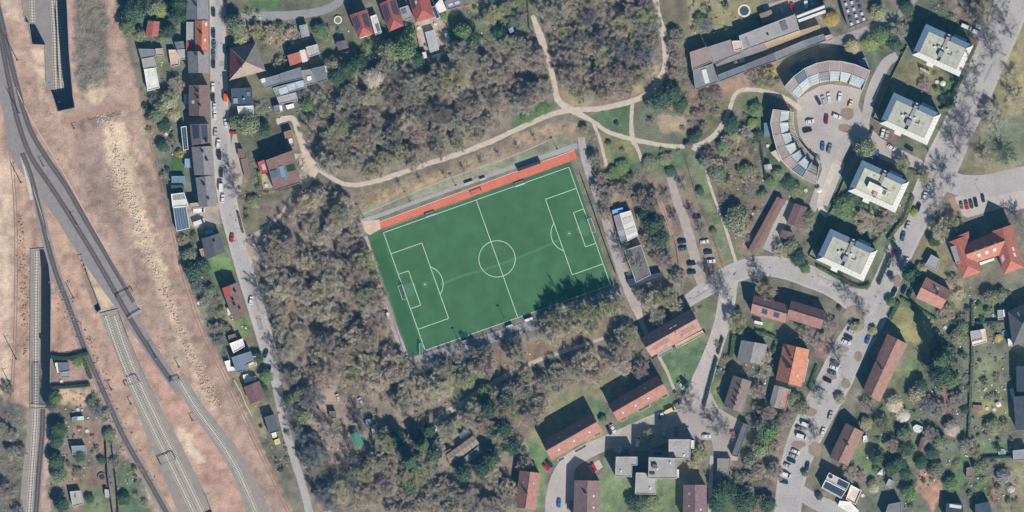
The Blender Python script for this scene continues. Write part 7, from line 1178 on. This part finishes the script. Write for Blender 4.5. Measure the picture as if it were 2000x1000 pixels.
def canopy(polys, n):
    rng = np.random.default_rng(5); base = []
    for i in range(5):
        m = 1600; C = unit(rng.normal(size=(14, 3))); C[:, 2] = np.abs(C[:, 2]); k = rng.integers(0, 14, m); d = unit(rng.normal(size=(m, 3))+C[k]); q = C[k]*np.array([2.2, 2.2, 2.2])+np.array([0, 0, 3.2])+d*1.1*rng.random((m, 1)); base.append(twigs(q, unit(d+rng.normal(size=(m, 3))*.4), rng.uniform(.3, .9, (m, 1)), .035, rng))
    out = []
    while len(out) < n:
        poly = random.choices(polys, [abs(area2(p)) for p in polys])[0]; x = random.uniform(min(p[0] for p in poly), max(p[0] for p in poly)); y = random.uniform(min(p[1] for p in poly), max(p[1] for p in poly))
        if not inpoly(x, y, poly) or near(x, y, 7): continue
        a = random.uniform(0, 6.28); R = np.array([[cos(a), -sin(a), 0], [sin(a), cos(a), 0], [0, 0, 1]])*random.uniform(.8, 1.3); X, Y = P(x, y); out.append(random.choice(base)@R.T+np.array([X, Y, 0]))
    o = link('woodland_saplings', tri_mesh('woodland_saplings', np.concatenate(out), TWIG), kind='stuff'); o.color = colr('grey', 0)+(1,)
canopy([N1, N2, N3, N4], 480); canopy([N4B], 16)
UG = [N1, N2, N3, N4, N5, N6, N7, N8, N9, N10, N11]
undergrowth(UG, 1100, 'brown'); undergrowth(UG, 900, 'grey', 1.1); undergrowth(UG, 500, 'mid', .9); undergrowth([[(148, -10), (205, -10), (212, 120), (205, 170), (155, 180), (146, 80)]], 170, 'grey', .9, 'thicket')
undergrowth([[(636, 372), (700, 378), (860, 335), (1000, 278), (1110, 245), (1115, 262), (1000, 296), (860, 348), (700, 412)]], 150, 'pale', .6, 'dry_scrub')
undergrowth([[(235, 0), (262, 60), (300, 250), (335, 380), (380, 540), (460, 730), (540, 900), (556, 990), (530, 900), (440, 700), (365, 520), (320, 350), (285, 210), (225, 0)], [(340, 450), (380, 450), (470, 700), (440, 700)]], 260, 'dark', .8, 'embankment_scrub')
undergrowth([[(100, 755), (190, 765), (250, 890), (290, 1000), (100, 1000)], [(1690, 780), (1990, 560), (1990, 1000), (1690, 1000)], [(1380, 190), (1520, 180), (1520, 330), (1450, 480), (1400, 330)], [(240, 0), (360, 0), (330, 300), (300, 290)]], 420, 'mid', .6, 'garden_growth')
def hedge(pl, w, h, tone, label, name='hedge'):
    c = smooth(pl, 5) if len(pl) > 2 else [lerp(pl[0], pl[1], i/8) for i in range(9)]; mp = [P(*p[:2]) for p in c]; mid = pl[len(pl)//2]; t = thing(name, mid[0], mid[1], label, 'hedge'); rng = np.random.default_rng(int(mid[0]))
    mb = MB(); out = []
    for a, b in zip(mp, mp[1:]):
        L = hypot(b[0]-a[0], b[1]-a[1]); r = atan2(b[1]-a[1], b[0]-a[0]); mb.box((a[0]+b[0])/2, (a[1]+b[1])/2, 0, L, w*.7, h*.85, r); n = int(L*(w+2*h)*22)+1
        u = rng.random(n)*L; v = rng.uniform(-.5, .5, n)*w; z = np.where(rng.random(n) < .5, h+rng.normal(size=n)*.08, rng.random(n)*h); v = np.where(z < h*.85, np.sign(v)*w/2+rng.normal(size=n)*.06, v); d = np.array([cos(r), sin(r)]); e = np.array([-sin(r), cos(r)])
        p = np.concatenate([np.array(a)+u[:, None]*d+v[:, None]*e, z[:, None]], 1); nn = unit(rng.normal(size=(n, 3))+np.array([0, 0, .6])); q = unit(np.cross(nn, rng.normal(size=(n, 3)))); s = np.cross(nn, q); k = rng.uniform(.1, .2, (n, 1)); out.append(np.stack([p-q*k, p-s*k*.7, p+q*k, p+s*k*.7], 1))
    mb.build('stems', cmat((60, 62, 44), 'wood'), t); o = link('foliage', tri_mesh('foliage', np.concatenate(out), LEAF), t, loc=(-t.location[0], -t.location[1], 0)); o.color = colr(tone, .05)+(1,)
for a in [([(1735, 470), (1755, 442), (1768, 428), (1784, 384)], 1.6, 2, 'lime', 'yellow-green hedge around the lawn east of the third white block'), ([(1700, 482), (1744, 434)], 1.2, 1.8, 'green', 'green hedge dividing the lawns south of the third white block'), ([(1756, 590), (1738, 624)], 2.2, 2.2, 'green', 'green hedge at the north-west side of the dry lawn'), ([(1760, 582), (1830, 625)], 1.2, 1.6, 'green', 'green hedge behind the pink detached house'),
 ([(1434, 655), (1428, 700)], 2, 2.2, 'green', 'bright green hedge west of the half-blue house'), ([(1476, 648), (1515, 662), (1510, 690)], 1.4, 2, 'green', 'green hedge behind the stepped red row'), ([(1412, 660), (1402, 692)], 1, 1.6, 'dkgreen', 'dark hedge along the lane, northern piece'), ([(1400, 700), (1375, 795)], 1.2, 1.8, 'dkgreen', 'dark hedge along the lane, southern piece'), ([(1596, 715), (1580, 760)], 1.2, 1.6, 'green', 'green hedge in front of the orange and red house'),
 ([(1595, 520), (1672, 560), (1700, 556)], 1.4, 1.8, 'green', 'green hedge along the bend south of the southernmost white block'), ([(1716, 556), (1738, 500)], 1.4, 2, 'dkgreen', 'dark hedge east of the southernmost white block'), ([(1900, 590), (1900, 680), (1896, 780), (1892, 870)], 1.4, 2, 'mid', 'long green hedge down the middle of the eastern gardens'), ([(1905, 630), (1965, 628)], 1, 1.8, 'dkgreen', 'dark hedge south of the small square lawn'), ([(1905, 895), (1985, 892)], 1, 1.8, 'dkgreen', 'dark hedge south of the round pool'),
 ([(1480, 195), (1478, 240), (1488, 300), (1496, 350)], 1, 1.6, 'dkgreen', 'dark hedge west of the west crescent gardens'), ([(1705, 250), (1700, 262)], 1, 1.4, 'dkgreen', 'short dark hedge by the courtyard road'), ([(1880, 70), (1868, 165), (1850, 205)], 1.4, 2, 'dkgreen', 'dark hedge east of the northernmost white block'), ([(1835, 215), (1862, 205)], 1, 1.6, 'mid', 'hedge between the two northern white blocks'), ([(1272, 700), (1330, 668), (1378, 648)], 1.2, 1.3, 'dkgreen', 'dark hedge below the solar-roofed pink row'),
 ([(98, 697), (132, 700), (172, 690)], 1.8, 2.4, 'dkgreen', 'dark hedge north of the upper allotment hut'), ([(100, 757), (140, 755), (176, 752)], 1.6, 2, 'dkgreen', 'dark hedge south of the upper allotment hut'), ([(160, 690), (178, 740)], 2, 1.8, 'green', 'green hedge east of the upper allotment hut'), ([(505, 335), (512, 370)], 1.4, 1.8, 'lime', 'yellow-green hedge west of the flat brown house'), ([(465, 415), (475, 455)], 1, 1.4, 'mid', 'low hedge on the verge at the street bend'), ([(1770, 330), (1812, 345)], 1.2, 1.6, 'mid', 'hedge at the roundel corner'), ([(1080, 640), (1140, 620), (1180, 610)], 1.6, 1.6, 'dkgreen', 'dark hedge behind the dugouts at the south-east'), ([(452, 640), (480, 700)], 1, 1.6, 'dkgreen', 'dark hedge between lawn and white flat roof')]: hedge(*a)
# ------------------------------------------------------------ vehicles
PAINT = mat('car_paint', (1, 1, 1), var=.03, scale=1, rough=.3, spec=.6, objcol=True); CGL = cmat((34, 42, 52), 'glass'); TYR = cmat((36, 36, 38), 'wood'); HL = cmat((220, 220, 214), 'metal'); TL_ = cmat((150, 30, 30), 'metal')
def loft(secs, mi=None):
    mb = MB(); n = len(secs[0]); 
    for s in secs: mb.v += s
    for k in range(len(secs)-1): mb.f += [(k*n+i, k*n+(i+1) % n, (k+1)*n+(i+1) % n, (k+1)*n+i) for i in range(n)]
    mb.f.append(tuple(range((len(secs)-1)*n, len(secs)*n))); mb.m = [0]*len(mb.f); return mb
def rrect(lx, ly, z, cx=0, r=.25, n=3):
    o = []
    for sx, sy, a0 in ((1, 1, 0), (-1, 1, pi/2), (-1, -1, pi), (1, -1, 3*pi/2)):
        for i in range(n+1): a = a0+pi/2*i/n; o.append((cx+sx*(lx/2-r)+r*cos(a), sy*(ly/2-r)+r*sin(a), z))
    return o
def car_meshes(kind):
    L, W = dict(car=(4.35, 1.8), estate=(4.7, 1.84), small=(3.7, 1.65), van=(5.6, 2.0), camper=(6.2, 2.2))[kind]; m = {}
    tall = kind in ('van', 'camper')
    hood = .95 if not tall else 1.2
    m['body'] = loft([rrect(L-.2, W-.1, .25), rrect(L, W, .45, r=.35), rrect(L-.04, W, .75, r=.4), rrect(L-.25, W-.14, hood-.05, r=.35), rrect(L-.35, W-.24, hood, r=.3)]).mesh('body', PAINT)
    if not tall:
        c0 = -.25 if kind != 'estate' else -.45; l0 = L*(.62 if kind != 'estate' else .70); l1 = L*(.36 if kind != 'estate' else .5)
        m['windows'] = loft([rrect(l0, W-.2, hood-.05, c0, .25), rrect(l1+.12, W-.46, 1.4, c0-.1, .2)]).mesh('windows', CGL); m['roof'] = loft([rrect(l1+.16, W-.42, 1.38, c0-.1, .2), rrect(l1-.02, W-.56, 1.47, c0-.1, .18)]).mesh('roof', PAINT)
    else:
        H = 2.1 if kind == 'van' else 2.6
        m['windows'] = loft([rrect(1.3, W-.12, 1.15, L/2-1.15, .2), rrect(.9, W-.4, H-.15, L/2-1.45, .2)]).mesh('windows', CGL); m['roof'] = loft([rrect(L-1.7, W-.05, 1.15, -.62, .15), rrect(L-1.75, W-.12, H-.15, -.65, .2), rrect(L-1.95, W-.35, H, -.65, .2)]).mesh('roof', PAINT)
    wm = MB(); n = 12; v = [(cos(2*pi*i/n)*.32, s, sin(2*pi*i/n)*.32) for s in (-.1, .1) for i in range(n)]; wm.add(v, [(i, (i+1) % n, n+(i+1) % n, n+i) for i in range(n)]+[tuple(range(n))[::-1], tuple(range(n, 2*n))]); m['wheel'] = wm.mesh('wheel', TYR)
    m['headlight'] = MB().box(0, 0, 0, .22, .34, .16, 0).mesh('headlight', HL); m['tail_light'] = MB().box(0, 0, 0, .12, .3, .2, 0).mesh('tail_light', TL_)
    return m, L, W
CARM = {k: car_meshes(k) for k in ('car', 'estate', 'small', 'van', 'camper')}
CC = dict(white=(228, 230, 230), silver=(176, 182, 188), grey=(120, 126, 132), dark=(44, 50, 60), black=(30, 34, 40), blue=(62, 110, 176), navy=(40, 56, 90), red=(200, 40, 40), maroon=(120, 34, 44), teal=(66, 104, 112), green=(60, 92, 70), orange=(224, 104, 44), yellow=(232, 214, 140), cream=(214, 202, 176), olive=(120, 124, 96))
def vehicle(kind, x, y, deg, c, lab=None):
    ms, L, W = CARM[kind]; X, Y = P(x, y); nm = {'van': 'parked_van', 'camper': 'camper_van'}.get(kind, 'parked_car'); word = {'van': 'van', 'camper': 'camper van', 'estate': 'estate car', 'small': 'small car', 'car': 'car'}[kind]
    o = bpy.data.objects.new(nm, None); o.empty_display_size = .5; COL.objects.link(o); o.location = (X, Y, .07); o.rotation_euler = (0, 0, radians(deg+random.uniform(-2, 2)))
    o['label'] = lab or (c+' '+word+' parked '+where(x, y)); o['category'] = {'van': 'van', 'camper': 'camper van'}.get(kind, 'car'); o['group'] = 'parked vehicles'; AUTO.append((o, x, y)); col = tuple(v*.9 for v in lin(CC[c]))+(1,)
    def add(nme, me, loc=(0, 0, 0)):
        q = bpy.data.objects.new(nme, me); COL.objects.link(q); q.parent = o; q.location = loc; q.color = col
    for k in ('body', 'windows', 'roof'): add(k, ms[k])
    for sx in (-1, 1):
        for sy in (-1, 1): add('wheel', ms['wheel'], (sx*L*.31, sy*(W/2-.1), .32))
    for sy in (-1, 1): add('headlight', ms['headlight'], (L/2-.1, sy*(W/2-.32), .62)); add('tail_light', ms['tail_light'], (-L/2+.06, sy*(W/2-.3), .68))
VEH = """car 417 24 90 dark;car 440 5 95 dark;estate 417 65 90 navy;car 418 87 90 teal;car 417 106 90 teal;car 417 125 90 dark;estate 416 171 90 white;car 440 97 92 dark;van 440 188 92 orange;car 416 190 90 dark;small 419 209 90 white;car 420 225 88 white;car 441 240 100 white;car 421 259 85 silver;estate 426 281 85 white;car 427 299 85 dark;small 456 259 0 red;van 431 363 90 white;car 435 388 85 white;car 429 304 90 dark;car 432 338 88 dark;car 453 465 80 red;car 520 465 15 white;car 526 478 15 teal;car 530 488 15 cream;van 523 513 62 white;car 490 587 78 white;car 519 691 68 dark;car 525 722 75 dark
camper 388 411 2 white;camper 388 434 20 white;small 660 776 110 cream;car 705 784 120 silver;car 846 843 25 white;car 859 859 120 silver;small 914 827 130 white
car 1547 14 95 red;small 1528 23 95 silver;van 1574 6 98 white;car 1585 6 98 silver;car 1604 0 20 maroon;car 1598 197 118 navy;estate 1609 196 110 silver;car 1619 190 100 white;estate 1640 190 80 white;small 1661 203 65 yellow;estate 1614 233 85 maroon;estate 1634 227 -20 white;car 1582 237 10 white;estate 1577 255 15 black;car 1607 286 85 blue;estate 1620 290 75 grey
van 1887 52 -22 white;van 1916 54 -20 white;van 1909 63 -20 white;car 1724 260 75 white;car 1732 263 75 silver;car 1741 288 -30 white;car 1712 302 70 blue;small 1765 321 75 silver;car 1776 290 -30 black;car 1814 364 75 white;car 1806 383 70 white;car 1794 405 75 black;car 1773 441 70 silver;estate 1764 462 78 teal;car 1747 494 72 red;estate 1770 512 65 white;car 1736 515 70 dark;car 1727 535 70 silver;car 1766 566 62 black;car 1777 573 62 dark;car 1747 570 65 dark
small 1878 402 -80 olive;car 1888 401 -80 red;car 1897 399 -80 green;car 1906 396 -80 black;small 1920 388 -80 dark
car 1361 424 5 dark;car 1376 472 10 white;car 1383 493 8 dark;car 1389 510 8 white;car 1334 486 10 teal;car 1332 472 10 dark;car 1350 515 8 black;car 1351 532 8 dark;car 1335 743 -50 dark;car 1330 753 -48 white;small 1321 770 -50 grey
estate 1664 647 -22 silver;car 1657 659 -22 dark;car 1653 668 -20 white;car 1695 664 68 blue;estate 1631 709 -18 dark;car 1629 718 -18 white;car 1625 728 -18 teal;car 1616 743 -25 black;car 1604 763 -25 silver;car 1622 812 72 silver;car 1607 844 70 white;van 1575 830 -22 white;small 1561 836 -20 olive;van 1565 852 -18 white;car 1554 882 -20 white;car 1550 891 -20 silver;car 1546 900 -20 navy;small 1538 909 -20 silver;van 1534 927 -18 white;car 1531 941 -14 dark;car 1577 911 80 navy
car 1294 809 25 white;van 1309 801 25 yellow;car 1323 789 28 grey;small 1288 812 80 blue;car 1197 837 -65 white;car 1190 841 -65 dark;van 1246 863 83 white;car 1225 874 82 grey;car 1211 880 80 silver;estate 1297 845 88 silver;estate 1320 842 90 olive;car 1380 852 2 white;car 1374 886 -10 dark;small 1433 845 10 red;car 1338 838 0 silver;estate 1160 913 -65 red;car 1067 913 -45 red;car 1073 906 -45 dark;car 1092 983 85 blue;estate 1113 987 82 grey"""
for l in VEH.replace('\n', ';').split(';'):
    k, x, y, d, c = l.split(); vehicle(k, float(x), float(y), float(d), c)
# ------------------------------------------------------------ garden clutter: furniture, beds, sandpits, lamps
def clutter(x, y, kind):
    X, Y = P(x, y); r = random.uniform(0, pi)
    if kind == 'table':
        t = thing('garden_table', x, y, 'pale garden table with two benches '+where(x, y), 'table'); MB().box(X, Y, .7, 1.6, .8, .06, r).build('table_top', WHT, t); MB().box(X, Y, 0, .2, .5, .7, r).build('pedestal', WHT, t)
        for s in (-1, 1): MB().box(X-sin(r)*s*.8, Y+cos(r)*s*.8, .42, 1.5, .3, .05, r).box(X-sin(r)*s*.8, Y+cos(r)*s*.8, 0, .15, .25, .42, r).build('bench', WHT, t)
    elif kind == 'bed':
        t = thing('raised_bed', x, y, 'timber-edged raised garden bed '+where(x, y), 'raised bed'); MB().box(X, Y, 0, 2.6, 1.2, .35, r).build('timber_frame', cmat((150, 122, 96), 'wood'), t); MB().box(X, Y, .3, 2.4, 1.0, .08, r).build('soil', cmat((92, 74, 60), 'path'), t)
    elif kind == 'parasol':
        t = thing('parasol', x, y, 'pale open garden parasol '+where(x, y), 'parasol'); m = MB(); n = 8; v = [(X+1.4*cos(2*pi*i/n), Y+1.4*sin(2*pi*i/n), 2.1) for i in range(n)]+[(X, Y, 2.6)]; m.add(v, [(i, (i+1) % n, n) for i in range(n)]).build('canopy', cmat((224, 218, 204), 'wall'), t); MB().tube((X, Y, 0), (X, Y, 2.6), .04).build('pole', STEEL, t)
    elif kind == 'barrel':
        t = thing('rain_barrel', x, y, 'blue rain barrel '+where(x, y), 'barrel'); MB().ring(X, Y, 0, 1, 0, .42, 12).build('barrel', cmat((80, 120, 150), 'metal'), t); MB().ring(X, Y, 1, 1.05, 0, .45, 12).build('lid', cmat((60, 70, 80), 'metal'), t)
for kind, L in (('table', [(325, 262), (447, 612), (520, 362), (572, 84), (870, 62), (792, 48), (818, 55), (1870, 790), (1942, 800), (1928, 798), (120, 745), (170, 842), (1685, 968), (1665, 955), (1668, 966), (1846, 640), (1500, 285), (1574, 372), (850, 48), (152, 800), (388, 592), (1830, 160), (1842, 190)]),
 ('bed', [(330, 275), (1935, 955), (1932, 965), (1938, 975), (1887, 948), (1945, 702), (1940, 940), (155, 835), (180, 850), (1893, 765), (1896, 773), (520, 375), (1355, 605), (1367, 600), (700, 96), (1722, 95), (540, 82), (1510, 300)]), ('parasol', [(527, 72), (1842, 163), (1950, 790), (1600, 372), (448, 605), (1985, 800)]), ('barrel', [(1905, 660), (338, 288), (560, 92), (1490, 310), (148, 868), (1798, 850)])):
    for x, y in L: clutter(x, y, kind)
for x, y in ((1663, 168), (1586, 175), (1600, 178), (1665, 160), (1680, 205), (1632, 178)): pass
# street lamps
for x, y in ((412, 150), (452, 330), (470, 430), (505, 585), (1470, 538), (1600, 540), (1692, 640), (1745, 470), (1650, 745), (1590, 890), (1880, 340), (1960, 330), (1915, 378), (1430, 600), (1388, 700), (1335, 830), (1740, 305), (1670, 290)):
    t = thing('street_lamp', x, y, 'slim grey street lamp '+where(x, y), 'street lamp'); X, Y = P(x, y); MB().tube((X, Y, 0), (X, Y, 6), .08, .05, 6).build('pole', STEEL, t); MB().tube((X, Y, 5.95), (X+1.1, Y+.4, 6.2), .05).build('arm', STEEL, t); MB().box(X+1.3, Y+.47, 6.15, .7, .28, .14, .35).build('lamp_head', cmat((150, 152, 156), 'metal'), t)
# planted islands on the east and south streets
for i, (x, y, a, b) in enumerate([(1752, 549, 9, 12), (1674, 635, 14, 12), (1706, 647, 12, 12), (1646, 682, 12, 6), (1676, 696, 8, 10), (1622, 736, 14, 7), (1652, 750, 10, 10), (1584, 805, 12, 8), (1560, 868, 14, 8), (1592, 878, 14, 14), (1668, 612, 20, 16), (1655, 222, 14, 12), (1650, 250, 12, 8)]):
    n = 14; p = [(x+a*cos(2*pi*k/n)*random.uniform(.85, 1.1), y+b*sin(2*pi*k/n)*random.uniform(.85, 1.1)) for k in range(n)]; mb = MB().prism(MP(p), .03, .17); mb.build('planting_island', cmat(random.choice([(150, 138, 118), (138, 134, 104), (146, 128, 116)]), 'path'), kind='structure')
# uncountable small garden junk: pots, boards, toys, stones
def junk(polys, n, rgb, s0, s1, name='garden_junk'):
    mb = MB(); k = 0
    while k < n:
        poly = random.choices(polys, [abs(area2(p)) for p in polys])[0]; x = random.uniform(min(p[0] for p in poly), max(p[0] for p in poly)); y = random.uniform(min(p[1] for p in poly), max(p[1] for p in poly))
        if not inpoly(x, y, poly): continue
        k += 1
        if near(x, y, -1): continue
        X, Y = P(x, y); mb.box(X, Y, 0, random.uniform(s0, s1), random.uniform(s0, s1), random.uniform(.1, .7), random.uniform(0, 3), top=random.uniform(.7, 1))
    mb.build(name, cmat(rgb, 'rock'), kind='stuff')
GP = [g[0] for g in GARD if g[0] is not GARD[9][0]]+[[(505, 20), (560, 60), (560, 100), (515, 100)], [(812, 45), (870, 35), (880, 95), (850, 100)], [(590, 740), (740, 760), (740, 880), (620, 900)], [(440, 540), (520, 730), (500, 820), (430, 640)]]
junk(GP, 520, (226, 220, 210), .25, .9); junk(GP, 480, (170, 128, 106), .3, 1.2); junk(GP, 420, (110, 112, 114), .3, 1.4); junk(GP, 160, (90, 130, 160), .3, .8); junk([N3, N5, N4B], 260, (190, 170, 140), .2, 1.3, 'fallen_wood')
finish_labels()
